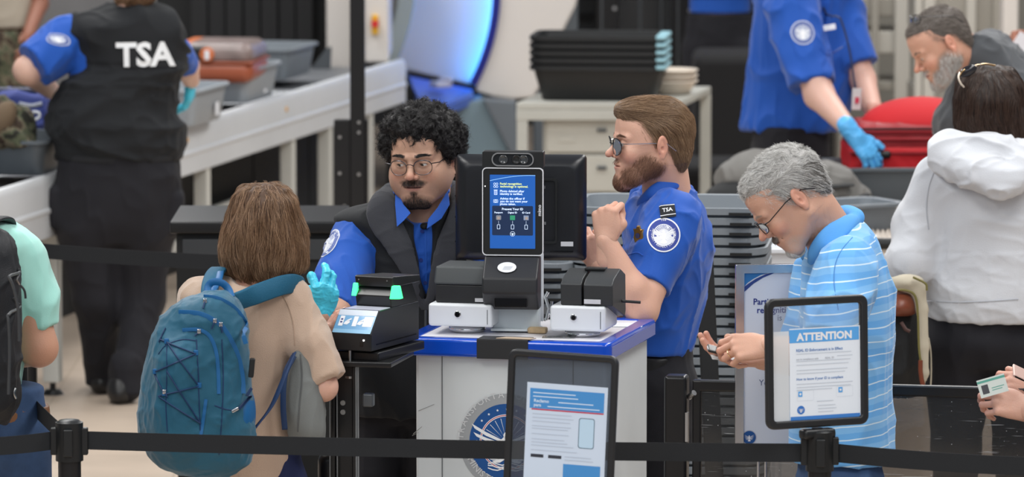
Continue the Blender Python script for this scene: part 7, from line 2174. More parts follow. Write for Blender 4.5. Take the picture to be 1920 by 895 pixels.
# haul handle, shoulder straps
T_, C_ = catmull(np.linspace(0, 1, 6), [W(x, y, 13.78 - .02 * (i in (0, 5))) for i, (x, y) in enumerate([(390, 556), (390, 538), (400, 529), (416, 531), (428, 542), (434, 558)])], 22)
MB().tube(C_, .0095, n=8, flat=.35, up=(0, 1, 0)).build('haul_handle', MATS['pack_blue'], bk_, smooth=True, off=off)
def ribbon(name, path, width, m, thick=.010, n=26, wdir=None):
    """path of place points; width set across wdir"""
    T_, C = catmull(np.linspace(0, 1, len(path)), path, n); V = []
    for i in range(n):
        t = nrm(C[min(i + 1, n - 1)] - C[max(i - 1, 0)]); w = A(*(wdir[0] * (1 - i / (n - 1)) + wdir[1] * (i / (n - 1)))); w = nrm(w - t * np.dot(w, t)); nn = np.cross(t, w)
        for (a, b) in ((-1, -.5), (-.85, -1), (.85, -1), (1, -.5), (1, .5), (.85, 1), (-.85, 1), (-1, .5)): V.append(C[i] + w * a * width / 2 + nn * b * thick / 2)
    F = [(i * 8 + k, i * 8 + (k + 1) % 8, (i + 1) * 8 + (k + 1) % 8, (i + 1) * 8 + k) for i in range(n - 1) for k in range(8)] + [tuple(range(7, -1, -1)), tuple(range((n - 1) * 8, n * 8))]
    return raw_mesh(name, V, F, MATS[m], bk_, True, off=off)
def on_sw(x, y, lift): 
    p = drape(np.array([W(x, y, 13.5)]), sb, A(0, 1, -.10), lift)[0]; return p
ribbon('shoulder_strap', [W(438, 568, 13.84), W(470, 556, 13.885), W(500, 545, 13.91), W(530, 535, 13.945), W(553, 533, 14.0), W(564, 546, 14.08), W(566, 600, 14.17)], .052, 'pack_teal_strap', .012, wdir=(A(.45, .2, 1), A(.3, 1, .3)))
ribbon('shoulder_strap', [W(393, 560, 13.84), W(394, 538, 13.88), W(400, 518, 13.94), W(410, 505, 14.02), W(414, 512, 14.12), W(400, 560, 14.20)], .046, 'pack_teal_strap', .012, wdir=(A(1, 0, 0), A(1, .2, 0)))
ribbon('strap_web', [W(398, 548, 13.84), W(410, 525, 13.90), W(414, 508, 13.98), W(418, 503, 14.06)], .018, 'pack_blue', .006, wdir=(A(1, 0, 0), A(1, 0, 0)))
ribbon('lower_web', [W(552, 662, 13.92), W(536, 700, 13.87), W(510, 760, 13.84), W(476, 806, 13.80)], .014, 'pack_navy', .004, wdir=(A(.6, 0, .6), A(.6, 0, .6)))
ribbon('dangling_web', [W(551, 668, 13.93), W(534, 705, 13.90), W(531, 760, 13.89), W(534, 806, 13.90)], .015, 'pack_navy', .004, wdir=(A(1, 0, 0), A(1, 0, 0)))
# grey tote under the arm
gt = thing('tote_bag', 'grey soft tote bag hanging under the right arm of the woman in beige', 'bag', (W(574, 0, 13.97)[0], 13.97, W(0, 833, 13.97)[2])); go = A(*gt.location)
S = Solid(); S.loft(rowsW(13.97, [(655, 553, 566, .02), (680, 543, 584, .035), (720, 537, 597, .05), (770, 536, 609, .06), (810, 541, 614, .06), (833, 546, 612, .045)]), k=0)
V, Fq = S.mesh(.005); V = V + vnormals(V, Fq) * folds(V, .010, .07, (1, 1, .4), 71, 2)[:, None]
tg = raw_mesh('body', V, Fq, mat('tote_grey', (.17, .18, .175), .85, bump=.0008, bscale=400), gt, True, off=go)
tb_ = bvh_of(V, Fq)
tube_on([(556, 668), (560, 710), (556, 760), (552, 815)], 13.7, tb_, .0022, 'piping', mat('tote_dark', (.10, .105, .105), .8), gt, go, lift=.001)
MB().tube([W(556, 668, 13.97), W(556, 620, 14.0), W(552, 575, 14.08)], .006, n=8).build('handle', mat('tote_dark'), gt, smooth=True, off=go)
# =============== officer with black vest seen from behind (upper left) =========
YA = 21.1
Pa = Person('officer seen from behind in black vest with white letters on its back', W(222, 0, YA))
Pa.skin = (.66, .42, .33)
og = W(252, -42, YA)
Pa.head(og, (-.1, 1, -.1), (0, 0, 1), 1.0, W(245, 40, YA), h=.005); Pa.eyes()
shL = W(128, 72, YA); elL = W(52, 132, 21.05); wrL = W(96, 170, 21.42)
shR = W(322, 88, YA); elR = W(350, 125, 21.3); wrR = W(358, 150, 21.5)
def fl(S):
    S.loft(rowsW(YA, [(80, 140, 320, .12), (280, 120, 320, .13)]), k=0)
    S.chain([shL, elL, wrL], [.06, .056, .036], k=.02); S.chain([shR, elR, wrR], [.06, .05, .036], k=.02)
Pa.flesh(fl, .010)
Pa.hand(wrL, (.6, .5, -.2), (0, -.3, 1), side=1, glove='glove_cyan', curls=[(30, 30, 20)] * 4, h=.003)
Pa.hand(wrR, (-.1, .3, -.8), (1, -.3, 0), side=-1, glove='glove_cyan', curls=[(20, 30, 20)] * 4, h=.003)
S = Solid(); S.cone(shL, W(95, 98, 21.05), .092, .092, k=0); S.fcone(shL, W(62, 122, 21.02), .092, .096, k=.03, rnd=.01)
S.fcone(shR, W(350, 122, 21.28), .070, .055, k=0); S.loft(rowsW(YA, [(40, 180, 320, .09), (70, 140, 335, .12), (160, 130, 325, .12), (290, 130, 320, .12)]), k=.02)
sA, sV, sF = Pa.cloth('shirt', S, MATS['uniform_blue'], .009, lambda V: folds(V, .012, .10, (1, 1, .6), 5)); sb = bvh_of(sV, sF)
patch_on(Pa.off, sA, W(93, 68, 20.6), (.80, -.30, .50), (-.55, -.1, .80), sb, (.30, .75, -.5), .040, style='pale', texts=[])
S = Solid()
S.loft(rowsW(YA, [(8, 215, 292, .085), (18, 176, 318, .115), (32, 130, 338, .140), (50, 108, 350, .155), (80, 122, 355, .160), (120, 140, 352, .165), (160, 112, 343, .175), (200, 88, 336, .185), (240, 87, 342, .190), (268, 98, 348, .185), (290, 108, 338, .170), (297, 112, 332, .165)]), k=0)
S.ell(W(100, 130, 21.08), (.070, .13, .075), k=.02, op='S')
vA, V, Fq = Pa.cloth('vest', S, MATS['vest_black'], .008, lambda V: folds(V, .020, .15, (.55, 1, 1), 19, 2) * (1 - .9 * gmask(V, W(258, 106, 20.9), (.17, .4, .13))) + folds(V, .012, .12, (.5, 1, 1.3), 29, 2) * (V[:, 2] < 1.35)); vbv = bvh_of(V, Fq)
S = Solid(); S.loft(rowsW(YA, [(286, 108, 338, .172), (302, 112, 334, .168)]), k=0, rnd=.006); Pa.cloth('waistband', S, mat('vest_rib', (.016, .017, .02), .9, bump=.001, bscale=300), .008, None, 1, parent=vA)
pl_ = placer(W(258, 106, 20.5), (1, 0, .015), (0, 0, 1), vbv, (0, 1, -.05), off=.004, back=.5)
g = np.array([(x, y, 0) for x in np.linspace(-.085, .085, 15) for y in np.linspace(-.052, .052, 9)]); f = [(i * 9 + j, (i + 1) * 9 + j, (i + 1) * 9 + j + 1, i * 9 + j + 1) for i in range(14) for j in range(8)]
bp_ = raw_mesh('back_panel', pl_(g), f, mat('patch_black', (.008, .009, .011), .8), vA, True, off=Pa.off)
V, F = textgeo('TSA', .128, .035); V = V + A(0, -.045, .003); raw_mesh('lettering', pl_(V), F, mat('letter_white', (.78, .80, .82), .6), bp_, off=Pa.off)
S = Solid(); S.ell(W(252, -50, YA - .01), (.095, .115, .125), k=0); S.ell(W(252, -8, YA - .03), (.075, .08, .05), k=.03); V, Fq = S.mesh(.008)
V = V + vnormals(V, Fq) * (.006 * vnoise(V * A(50, 50, 14), 3))[:, None]; ho = raw_mesh('hair', V, Fq, mat('hairbase_wbrown'), Pa.root, True, off=Pa.off)
P = grow(V, Fq, 2500, .07, lambda p, n: np.stack([0 * p[:, 0], 0 * p[:, 0], -1 + 0 * p[:, 0]], 1), np.random.RandomState(4), steps=6, lift=.008, clump=.4, jitter=.4); add_curves('hair_strands', P, .0007, MATS['hair_woman_brown'], ho, Pa.off)
# trousers built to the stance
S = Solid()
S.loft(rowsW(YA, [(284, 112, 333, .16), (330, 108, 336, .175), (380, 104, 336, .175), (425, 106, 328, .16), (455, 112, 318, .13)]), k=0)
hL = W(168, 430, YA); hR = W(268, 430, YA); kL = W(182, 560, YA); kR = W(268, 560, YA); aL = W(196, 705, 21.25); aR = W(240, 725, 20.95)
S.chain([hL, kL, aL], [.130, .095, .070], k=.04); S.chain([hR, kR, aR], [.125, .085, .068], k=.04)
S.fcone(aL + A(0, 0, .08), A(aL[0], aL[1], .035), .070, .074, k=.01); S.fcone(aR + A(0, 0, .08), A(aR[0], aR[1], .035), .068, .074, k=.01)
S.box(W(106, 390, 21.1), (.028, .07, .085), rnd=.02, k=.02); S.box(W(330, 400, 21.1), (.028, .07, .085), rnd=.02, k=.02)
Pa.cloth('trousers', S, MATS['trousers_black'], .009, lambda V: folds(V, .014, .14, (1, 1, .5), 23, 2))
for (a, dx) in ((aL, -.01), (aR, -.03)):
    S = Solid(); S.ell((a[0] + dx, a[1] + .06, .045), (.055, .15, .05), k=0); S.ell((a[0] + dx, a[1] - .01, .06), (.05, .07, .06), k=.02); S.half((0, 0, 0), (0, 0, -1), k=0); V, Fq = S.mesh(.008); V[:, 2] = np.maximum(V[:, 2], 0)
    raw_mesh('shoe', V, Fq, MATS['shoe_black'], Pa.root, True, off=Pa.off)
Pa.finish()

# =============== woman in the white hoodie =====================================
YF = 16.5
Pf = Person('dark haired woman in white hooded sweatshirt seen from behind', W(1855, 0, YF))
Pf.skin = (.66, .42, .33)
fw = nrm(A(-.80, .60, -.12))
og = W(1848, 200, 16.60)
Pf.head(og, fw, (0, 0, 1), .90, W(1862, 290, YF + .02), neck_r=.05, h=.003, brow=(.08, .05, .04)); Pf.eyes()
shL = W(1757, 335, YF); elL = W(1706, 492, 16.45); wrL = W(1752, 505, 16.85)
shR = W(1962, 335, YF); elR = W(2010, 490, 16.5); wrR = W(1960, 520, 16.8)
def fl(S):
    S.loft(rowsW(YF, [(330, 1780, 1950, .10), (590, 1770, 1950, .11)]), k=0); S.chain([shL, elL, wrL], [.05, .045, .03], k=.02); S.chain([shR, elR, wrR], [.05, .045, .03], k=.02)
Pf.flesh(fl, .009)
Pf.hand(wrL, (.7, .6, 0), (0, -.3, 1), side=1, curls=[(30, 30, 20)] * 4, h=.003, scale=.9); Pf.hand(wrR, (-.7, .6, 0), (0, -.3, 1), side=-1, curls=[(30, 30, 20)] * 4, h=.003, scale=.9)
S = Solid()
S.loft(rowsW(YF, [(262, 1790, 1915, .095), (282, 1765, 1945, .120), (305, 1742, 1968, .140), (340, 1730, 1985, .150), (400, 1742, 1985, .155), (450, 1748, 1984, .155), (500, 1740, 1988, .155), (560, 1735, 1992, .158), (588, 1736, 1990, .152), (600, 1738, 1986, .145)]), k=0)
S.cone(shL, W(1722, 430, YF), .078, .078, k=.04); S.cone(W(1722, 430, YF), elL, .078, .070, k=.03); S.cone(elL, wrL, .070, .05, k=.03)
S.cone(shR, elR, .08, .07, k=.04); S.cone(elR, wrR, .07, .05, k=.03)
mat('hoodie_white', (.60, .62, .66), .92, bump=.001, bscale=380, sheen=.5)
hd, V, Fq = Pf.cloth('hooded_sweatshirt', S, MATS['hoodie_white'], .006, lambda V: folds(V, .013, .12, (.7, 1, .8), 83, 2) * .6 + folds(V, .004, .06, (.6, 1, 1), 84, 2) * (V[:, 2] < 1.1)); hb_ = bvh_of(V, Fq)
S = Solid()
S.sweep([W(1778, 262, 16.42), W(1772, 290, 16.38), W(1800, 312, 16.34), W(1850, 332, 16.30), W(1888, 342, 16.30), W(1915, 322, 16.34), W(1932, 285, 16.42)], [.030, .036, .036, .038, .034, .034, .030], k=.03)
S.ell(W(1848, 285, 16.40), (.105, .075, .065), k=.05)
S.chain([W(1785, 256, 16.40), W(1830, 268, 16.37), W(1880, 266, 16.38)], [.022, .022, .022], k=.02)
V, Fq = S.mesh(.005); V = relax(V, Fq, 1); V = V + vnormals(V, Fq) * folds(V, .010, .09, (.8, 1, 1.2), 91, 2)[:, None]
hood = raw_mesh('hood', V, Fq, MATS['hoodie_white'], hd, True, off=Pf.off)
for pts in ([(1735, 565), (1800, 568), (1860, 566), (1918, 562)], [(1762, 320), (1752, 350), (1748, 390), (1752, 430)]): tube_on(pts, 16.2, hb_, .0018, 'seam', mat('hoodie_seam', (.42, .44, .48), .9), hd, Pf.off)
S = Solid(); S.loft(rowsW(16.56, [(123, 1835, 1882, .035), (129, 1816, 1898, .06), (145, 1800, 1912, .098), (175, 1793, 1921, .118, -.01), (210, 1791, 1925, .122, -.01), (245, 1796, 1932, .114, -.02), (275, 1822, 1940, .085, -.05), (305, 1866, 1946, .05, -.11), (335, 1893, 1950, .035, -.16), (365, 1905, 1950, .02, -.17)]), k=0)
V, Fq = S.mesh(.005); V = relax(V, Fq, 1); V = V + vnormals(V, Fq) * (.008 * vnoise(V * A(45, 45, 9), 3))[:, None]
ho = raw_mesh('hair', V, Fq, mat('hairbase_dark', (.020, .012, .009), .55, bump=.002, bscale=60), Pf.root, True, off=Pf.off)
c0 = W(1850, 140, 16.56)
P = grow(V, Fq, 7500, .12, lambda p, n: np.stack([(p[:, 0] - c0[0]) * 6 * np.clip((p[:, 2] - 1.60) / .05, 0, 1) + .25 * (p[:, 2] < 1.52) + .1 * np.sin(p[:, 2] * 40), (p[:, 1] - c0[1]) * 4 * np.clip((p[:, 2] - 1.60) / .05, 0, 1), -1 + 0 * p[:, 0]], 1), np.random.RandomState(8), steps=8, lift=.006, clump=.35, csize=.02, jitter=.3, tip=.006)
add_curves('hair_strands', P, .0005, MATS['hair_dark_brown'], ho, Pf.off)
# sunglasses pushed up on the head
mat('frame_pearl', (.75, .66, .55), .25); mat('frame_gold', (.75, .50, .25), .25, 1)
mb = MB(); T_, C_ = catmull(np.linspace(0, 1, 5), [W(1799, 150, 16.44), W(1800, 138, 16.42), W(1818, 127, 16.45), W(1845, 120.5, 16.5), W(1866, 123, 16.52)], 20); mb.tube(C_, .0032, n=8)
sgl = mb.build('sunglasses', mat('frame_gold'), Pf.root, smooth=True, off=Pf.off)
T_, C_ = catmull(np.linspace(0, 1, 4), [W(1799, 136, 16.40), W(1797, 145, 16.38), W(1801, 156, 16.38), W(1807, 163, 16.40)], 12); MB().tube(C_, .003, n=8).build('temple', mat('frame_pearl'), sgl, smooth=True, off=Pf.off)
S = Solid(); S.ell(W(1815, 133, 16.44), (.030, .010, .016), R=rotm(0, -.45, 0), k=0); V, Fq = S.mesh(.003); raw_mesh('lens', V, Fq, MATS['lens_sun'], sgl, True, off=Pf.off)
for i in range(5):
    c = C_[0] if i == 0 else W(1806 + i * 8, 131 - i * 2.6, 16.435); MB().rod(c, c + A(0, .003, 0), .0025, n=8).build('stud', mat('frame_pearl'), sgl, off=Pf.off)
Pf.legs(face=(0, 1), wa=.20, wb=.13, waist=.93, hip=.84, tm=MATS['trousers_black'], sm=MATS['shoe_black'], r=(.115, .075, .062), center=(W(1860, 0, YF)[0], YF))
Pf.finish()
# canvas bag hanging beside her
cbg = thing('shoulder_bag', 'cream canvas and brown leather bag hanging beside the woman in the hoodie', 'bag', (W(1700, 0, 16.25)[0], 16.25, W(0, 745, 16.25)[2])); go = A(*cbg.location)
mat('canvas_cream', (.50, .45, .35), .8, bump=.0006, bscale=350); mat('bag_leather', (.17, .045, .022), .4, bump=.0003, bscale=120)
S = Solid(); S.loft(rowsW(16.30, [(528, 1650, 1722, .06), (600, 1645, 1724, .08), (700, 1650, 1730, .08), (745, 1652, 1732, .06)]), k=0); V, Fq = S.mesh(.007); V = V + vnormals(V, Fq) * folds(V, .012, .1, (1, 1, .5), 3)[:, None]
raw_mesh('dark_panel', V, Fq, MATS['black_matte'], cbg, True, off=go)
S = Solid(); S.loft(rowsW(16.22, [(548, 1655, 1714, .05), (556, 1652, 1716, .07), (584, 1652, 1718, .075), (590, 1655, 1716, .06)]), k=0); V, Fq = S.mesh(.006); raw_mesh('leather_band', V, Fq, MATS['bag_leather'], cbg, True, off=go)
S = Solid(); S.chain([W(1672, 532, 16.18), W(1700, 534, 16.17), W(1722, 545, 16.17), W(1729, 580, 16.17), W(1732, 650, 16.17), W(1735, 700, 16.17), W(1734, 722, 16.17)], [.018, .022, .022, .018, .016, .011, .004], k=.012, flat=((0, 1, 0), .5)); S.ell(W(1702, 528, 16.2), (.05, .05, .022), k=.02); V, Fq = S.mesh(.005); cp = raw_mesh('canvas_panel', V, Fq, MATS['canvas_cream'], cbg, True, off=go)
for pts in ([(1672, 544), (1700, 545), (1716, 556), (1721, 590), (1723, 650), (1726, 676)], [(1712, 520), (1735, 532), (1738, 545)]):
    T_, C_ = catmull(np.linspace(0, 1, len(pts)), [W(x, y, 16.145) for x, y in pts], 24); MB().tube(C_, .0035, n=8).build('zip', mat('zip_olive', (.16, .14, .04), .6), cp, smooth=True, off=go)
for pts, w in (([(1726, 676), (1726, 695), (1728, 712), (1732, 728)], .007),): MB().tube([W(x, y, 16.14) for x, y in pts], w, n=8).build('zip_pull', MATS['bag_leather'], cp, smooth=True, off=go)
T_, C_ = catmull(np.linspace(0, 1, 4), [W(1741, 634, 16.2), W(1745, 660, 16.2), W(1746, 700, 16.2), W(1744, 740, 16.2)], 12); MB().tube(C_, .005, n=8, flat=.5).build('strap_end', MATS['canvas_cream'], cbg, smooth=True, off=go)
MB().tube([W(1690, 605, 16.16), W(1698, 618, 16.15), W(1706, 622, 16.15)], .006, n=8).build('leather_tab', mat('leather_dark', (.06, .025, .02), .5), cbg, smooth=True, off=go)
T_, C_ = catmull(np.linspace(0, 1, 4), [W(1704, 530, 16.30), W(1732, 500, 16.62), W(1760, 440, 16.72), W(1790, 350, 16.70)], 14); MB().tube(C_, .010, n=8, flat=.4).build('strap', MATS['canvas_cream'], cbg, smooth=True, off=go)

# =============== bearded man leaning over =====================================
YG = 19.2
G = Person('grey bearded man in grey T-shirt bending over with glasses on his head', W(1930, 0, YG + .2))
G.skin = (.60, .33, .235)
fw, up = nrm(A(-.80, -.22, -.52)), A(-.5, 0, .85)
og = org_from((0, .117, -.026), W(1719, 133, 18.9), fw, up, 1.06)
fbG = lambda P: np.clip(np.maximum.reduce([gmask(P, (s_ * .055, .018, -.060), (.034, .046, .044)) for s_ in (-1, 1)] + [gmask(P, (s_ * .036, .060, -.085), (.034, .034, .032)) for s_ in (-1, 1)] + [gmask(P, (0, .078, -.108), (.036, .036, .030)), .8 * gmask(P, (0, .098, -.0465), (.034, .02, .007))]), 0, 1)
G.head(og, fw, up, 1.06, W(1850, 122, YG), neck_r=.066, jaw=1.05, open_=.4, old=.5, brow=(.12, .08, .06), lip=(.45, .18, .15), beard=fbG, bcol=(.26, .20, .17), mass=.002, nose=1.3, h=.003)
G.eyes(gaze=(0, 1, -.2))
def hv(S):
    S.ell((0, -.020, .040), (.0770, .098, .085), k=0); S.ell((0, .036, .082), (.052, .046, .030), k=.02); S.ell((0, -.070, -.005), (.062, .036, .062), k=.02)
    S.ell((0, .135, -.030), (.115, .092, .105), k=.006, op='S')
    for sx in (-1, 1): S.ell((sx * .085, -.026, -.024), (.030, .026, .046), k=.006, op='S')
ho, hV_, hF_ = G.hair_volume(hv, mat('hairbase_salt', (.10, .085, .075), .7, bump=.002, bscale=90), h=.004)
G.strands('hair_strands', ho, hV_, hF_, 5000, MATS['hair_salt'], r=.0005, length=.016, steps=4, lift=.006, jitter=.5, flow=lambda p, n: np.stack([0 * p[:, 0], .5 - 1.3 * (p[:, 2] < .08), -.8 * (p[:, 2] < .09)], 1))
G.strands('beard', G.root, G.hV, G.hF, 2200, MATS['hair_grey'], r=.0004, length=.016, steps=4, lift=.006, jitter=.6, mask=lambda P: np.clip(fbG(P) - .35, 0, 1), flow=lambda p, n: np.stack([0 * p[:, 0], .3 + 0 * p[:, 0], -1 + 0 * p[:, 0]], 1))
G.glasses(rim=.0013, w=.0250, hgt=.0170, y=.106, z=0, col='glasses_black', lens='lens_clear', T=(rotm(.55, 0, 0), A(0, -.055, .068)))
pel = A(W(1975, 0, YG + .35)[0], YG + .35, .96)
S = Solid()
ch = W(1868, 168, YG)
S.cone(pel + A(0, 0, .04), ch, .175, .19, k=0, flat=((-.5, 0, .85), .80)); S.cone(W(1835, 105, 18.98), W(1860, 100, 19.42), .082, .082, k=.06); S.cone(W(1812, 118, 19.1), ch, .08, .16, k=.05)
S.cone(W(1860, 118, 18.98), W(1925, 195, 18.9), .086, .080, k=.05); S.cone(W(1800, 230, 19.15), ch, .10, .16, k=.05)
S.cone(W(1850, 118, 19.45), W(1815, 210, 19.4), .08, .07, k=.05)
S.ell(W(1800, 95, 19.08), (.07, .07, .06), k=.012, op='S')
G.cloth('t_shirt', S, mat('tshirt_grey', (.065, .070, .078), .9, bump=.0006, bscale=420, sheen=.2), .008, lambda V: folds(V, .014, .10, (1, 1, .6), 13, 2, M=rotm(0, .7, 0)))
def fl(S):
    S.chain([W(1860, 120, 19.0), W(1935, 210, 18.88), W(1880, 300, 19.1)], [.06, .05, .032], k=.02); S.chain([W(1850, 120, 19.45), W(1815, 225, 19.4), W(1790, 300, 19.6)], [.06, .048, .032], k=.02); S.cone(pel, ch, .12, .12, k=.02)
G.flesh(fl, .009)
G.hand(W(1880, 300, 19.1), (-.3, .2, -.9), (-.5, -.8, 0), side=-1, curls=[(30, 30, 20)] * 4, h=.003); G.hand(W(1790, 300, 19.6), (-.3, .2, -.9), (-.5, -.8, 0), side=1, curls=[(30, 30, 20)] * 4, h=.003)
G.legs(face=(-1, -.1), wa=.16, wb=.14, waist=1.0, tm=MATS['denim'], sm=MATS['shoe_brown'], center=(pel[0], pel[1])); G.finish()

# =============== officer gripping the grey bin (upper right) ====================
YH = 21.55
H = Person('officer in blue short sleeved shirt and cyan gloves gripping the bin under the red suitcase', W(1490, 0, YH))
H.skin = (.66, .41, .33)
og = W(1528, -150, 21.25)
H.head(og, (.85, -.4, -.35), (0, 0, 1), 1.02, W(1500, -55, YH), h=.005); H.eyes()
sh = W(1482, 10, 21.30); el = W(1536, 178, 21.12); wr = W(1605, 258, 20.83)
sh2 = W(1575, 20, 21.55); el2 = W(1618, 150, 21.45); wr2 = W(1642, 222, 21.25)
def fl(S):
    S.loft(rowsW(YH, [(20, 1430, 1570, .12), (230, 1410, 1560, .12)]), k=0); S.chain([sh, el, wr], [.065, .060, .029], k=.02); S.chain([sh2, el2, wr2], [.06, .052, .034], k=.02)
H.flesh(fl, .008)
H.hand(wr + A(-.004, 0, .004), (.62, -.05, -.78), (.45, -.75, .45), side=-1, glove='glove_sky', scale=1.08, fat=1.12, curls=[(20, 30, 20), (18, 30, 20), (20, 32, 20), (24, 34, 20)], splay=(8, 2, -3, -9), thumb=[(.020, .018, -.008), (.048, .046, -.008), (.064, .074, -.004), (.068, .096, .0)], wr=.036, h=.0025)
H.hand(wr2, (.3, -.1, -.9), (-.3, -.9, 0), side=1, curls=[(30, 30, 20)] * 4, h=.003)
S = Solid()
S.loft(rowsW(YH, [(-90, 1480, 1550, .08), (-70, 1440, 1580, .13), (-40, 1420, 1600, .17), (20, 1412, 1603, .175), (80, 1404, 1608, .175), (140, 1399, 1610, .17), (200, 1393, 1596, .165), (235, 1388, 1580, .16), (244, 1388, 1576, .155)]), k=0)
cf = W(1521, 160, 21.16); S.cone(sh, sh + (cf - sh) * .6, .10, .095, k=.05); S.fcone(sh, cf, .10, .098, k=.03, rnd=.008)
S.fcone(sh2, sh2 + (el2 - sh2) * .8, .09, .085, k=.03)
sHt, V, Fq = H.cloth('shirt', S, MATS['uniform_blue'], .008, lambda V: folds(V, .013, .12, (1, 1, .5), 53, 2)); sb = bvh_of(V, Fq)
patch_on(H.off, sHt, W(1517, 54, 20.7), (1, .1, 0), (0, 0, 1), sb, (-.1, 1, -.05), .048, style='pale')
pl_ = placer(W(1567, 64, 20.8), (.96, -.1, .18), (-.2, 0, 1), sb, (0, 1, 0), off=.005); raw_mesh('name_plate', pl_(np.array([(-.024, -.011, 0), (.024, -.011, 0), (.024, .011, 0), (-.024, .011, 0)])), [(0, 1, 2, 3)], mat('patch_letter'), sHt, off=H.off)
tube_on([(1560, 0), (1578, 40), (1592, 90), (1600, 140), (1604, 165)], 20.8, sb, .004, 'lanyard', mat('lanyard_dark', (.02, .03, .08), .6), H.root, H.off, lift=.004)
tube_on([(1547, 82), (1560, 95), (1580, 88), (1588, 78)], 20.8, sb, .003, 'pocket_flap', MATS['uniform_blue'], sHt, H.off)
c = W(1606, 186, 21.12); idc = MB().box(c, (.042, .003, .085), R=rotm(0, .05, .5)).build('identity_badge', mat('card_pale'), H.root, bevel=.001, off=H.off); MB().box(c + A(.002, -.004, -.004), (.018, .003, .024), R=rotm(0, .05, .5)).build('photo', mat('print_red'), idc, off=H.off)
H.legs(face=(1, -.3), wa=.185, wb=.155, waist=1.06, hip=.92, tm=MATS['trousers_black'], sm=MATS['shoe_black'], center=(W(1484, 0, YH)[0], YH), r=(.115, .08, .065)); H.finish()

# =============== man in the mint shirt at the left edge =========================
YI = 14.2
Im = Person('man in mint green T-shirt with a black backpack cut by left edge of the view', W(-20, 0, YI))
Im.skin = (.58, .31, .21)
Im.head(W(-78, 345, YI), (.3, .95, -.05), (0, 0, 1), 1.0, W(-50, 440, YI), h=.005); Im.eyes()
sh = W(38, 485, YI); el = W(72, 652, 14.18); wr = W(28, 668, 14.42)
shL = W(-95, 485, YI); elL = W(-125, 650, YI); wrL = W(-80, 680, 14.45)
def fl(S):
    S.loft(rowsW(YI, [(470, -80, 20, .10), (740, -75, 20, .11)]), k=0); S.chain([sh, el], [.056, .050], k=.02); S.chain([el, wr], [.050, .034], k=.02); S.chain([shL, elL, wrL], [.054, .046, .034], k=.02)
Im.flesh(fl, .007)
Im.hand(wr, (-.5, .8, 0), (0, -.2, 1), side=1, curls=[(30, 30, 20)] * 4, h=.003); Im.hand(wrL, (.4, .8, 0), (0, -.2, 1), side=-1, curls=[(30, 30, 20)] * 4, h=.003)
S = Solid(); S.loft(rowsW(YI, [(414, -62, 12, .07), (424, -90, 40, .11), (445, -108, 62, .135), (500, -110, 58, .15), (600, -106, 46, .15), (700, -104, 40, .15), (752, -102, 37, .15)]), k=0)
S.cone(sh, W(66, 560, YI), .062, .060, k=.04); S.fcone(sh, W(77, 616, YI - .01), .062, .056, k=.03, rnd=.005); S.fcone(shL, W(-118, 600, YI), .062, .055, k=.03)
Im.cloth('t_shirt', S, mat('tshirt_mint', (.36, .70, .62), .85, bump=.0005, bscale=500, sheen=.2), .006, lambda V: folds(V, .010, .10, (1, 1, .45), 33, 2))
Im.legs(face=(.2, 1), wa=.165, wb=.13, waist=.98, hip=.88, tm=MATS['denim'], sm=MATS['shoe_brown'], center=(W(-34, 0, YI)[0], YI)); 
S = Solid(); bz = W(0, 772, YI)[2]; S.loft([(bz - .018, W(-34, 0, YI)[0], YI, .172, .136), (bz + .018, W(-34, 0, YI)[0], YI, .170, .134)], k=0, rnd=.005); Im.cloth('belt', S, mat('leather_brown', (.20, .09, .04), .5), .006, None, 0); Im.finish()
bpk = thing('backpack', 'black backpack worn by the man in the mint green T-shirt', 'backpack', (W(-35, 0, 13.9)[0], 13.9, W(0, 795, 13.9)[2])); go = A(*bpk.location)
S = Solid(); S.loft(rowsW(13.93, [(418, -80, -10, .05), (440, -100, 14, .09), (500, -108, 34, .12), (600, -110, 42, .13), (700, -108, 38, .13), (770, -104, 30, .11), (795, -90, 12, .07)]), k=0); S.loft([(z, cx - .03, cy - .06, a * .8, b) for z, cx, cy, a, b in rowsW(13.93, [(520, -95, 20, .07), (600, -105, 38, .11), (720, -105, 34, .11), (785, -90, 20, .07)])], k=.015)
V, Fq = S.mesh(.006); V = V + vnormals(V, Fq) * folds(V, .008, .08, (1, 1, .6), 3)[:, None]; bV = bvh_of(V, Fq)
raw_mesh('main_bag', V, Fq, mat('pack_black', (.010, .011, .014), .6, bump=.0009, bscale=350), bpk, True, off=go)
for pts in ([(4, 505), (22, 530), (34, 580), (36, 640)], [(0, 560), (14, 590), (18, 650), (16, 740)]): tube_on(pts, 13.5, bV, .004, 'zip', mat('dark_grey_plastic'), bpk, go, lift=.001)
for (x, y) in ((8, 515), (4, 735)): tube_on([(x, y), (x - 3, y + 10), (x + 1, y + 20)], 13.5, bV, .003, 'zip_pull', mat('steel'), bpk, go, lift=.003, n=8)
T_, C_ = catmull(np.linspace(0, 1, 4), [W(-30, 424, 14.0), W(-4, 410, 14.1), W(14, 418, 14.22), W(16, 470, 14.35)], 16); MB().tube(C_, .024, n=10, flat=.3, up=(0, .3, 1)).build('shoulder_strap', MATS['pack_black'], bpk, smooth=True, off=go)
tube_on([(38, 535), (46, 545), (48, 560)], 13.5, bV, .003, 'strap_end', MATS['pack_black'], bpk, go, lift=.006, n=8)

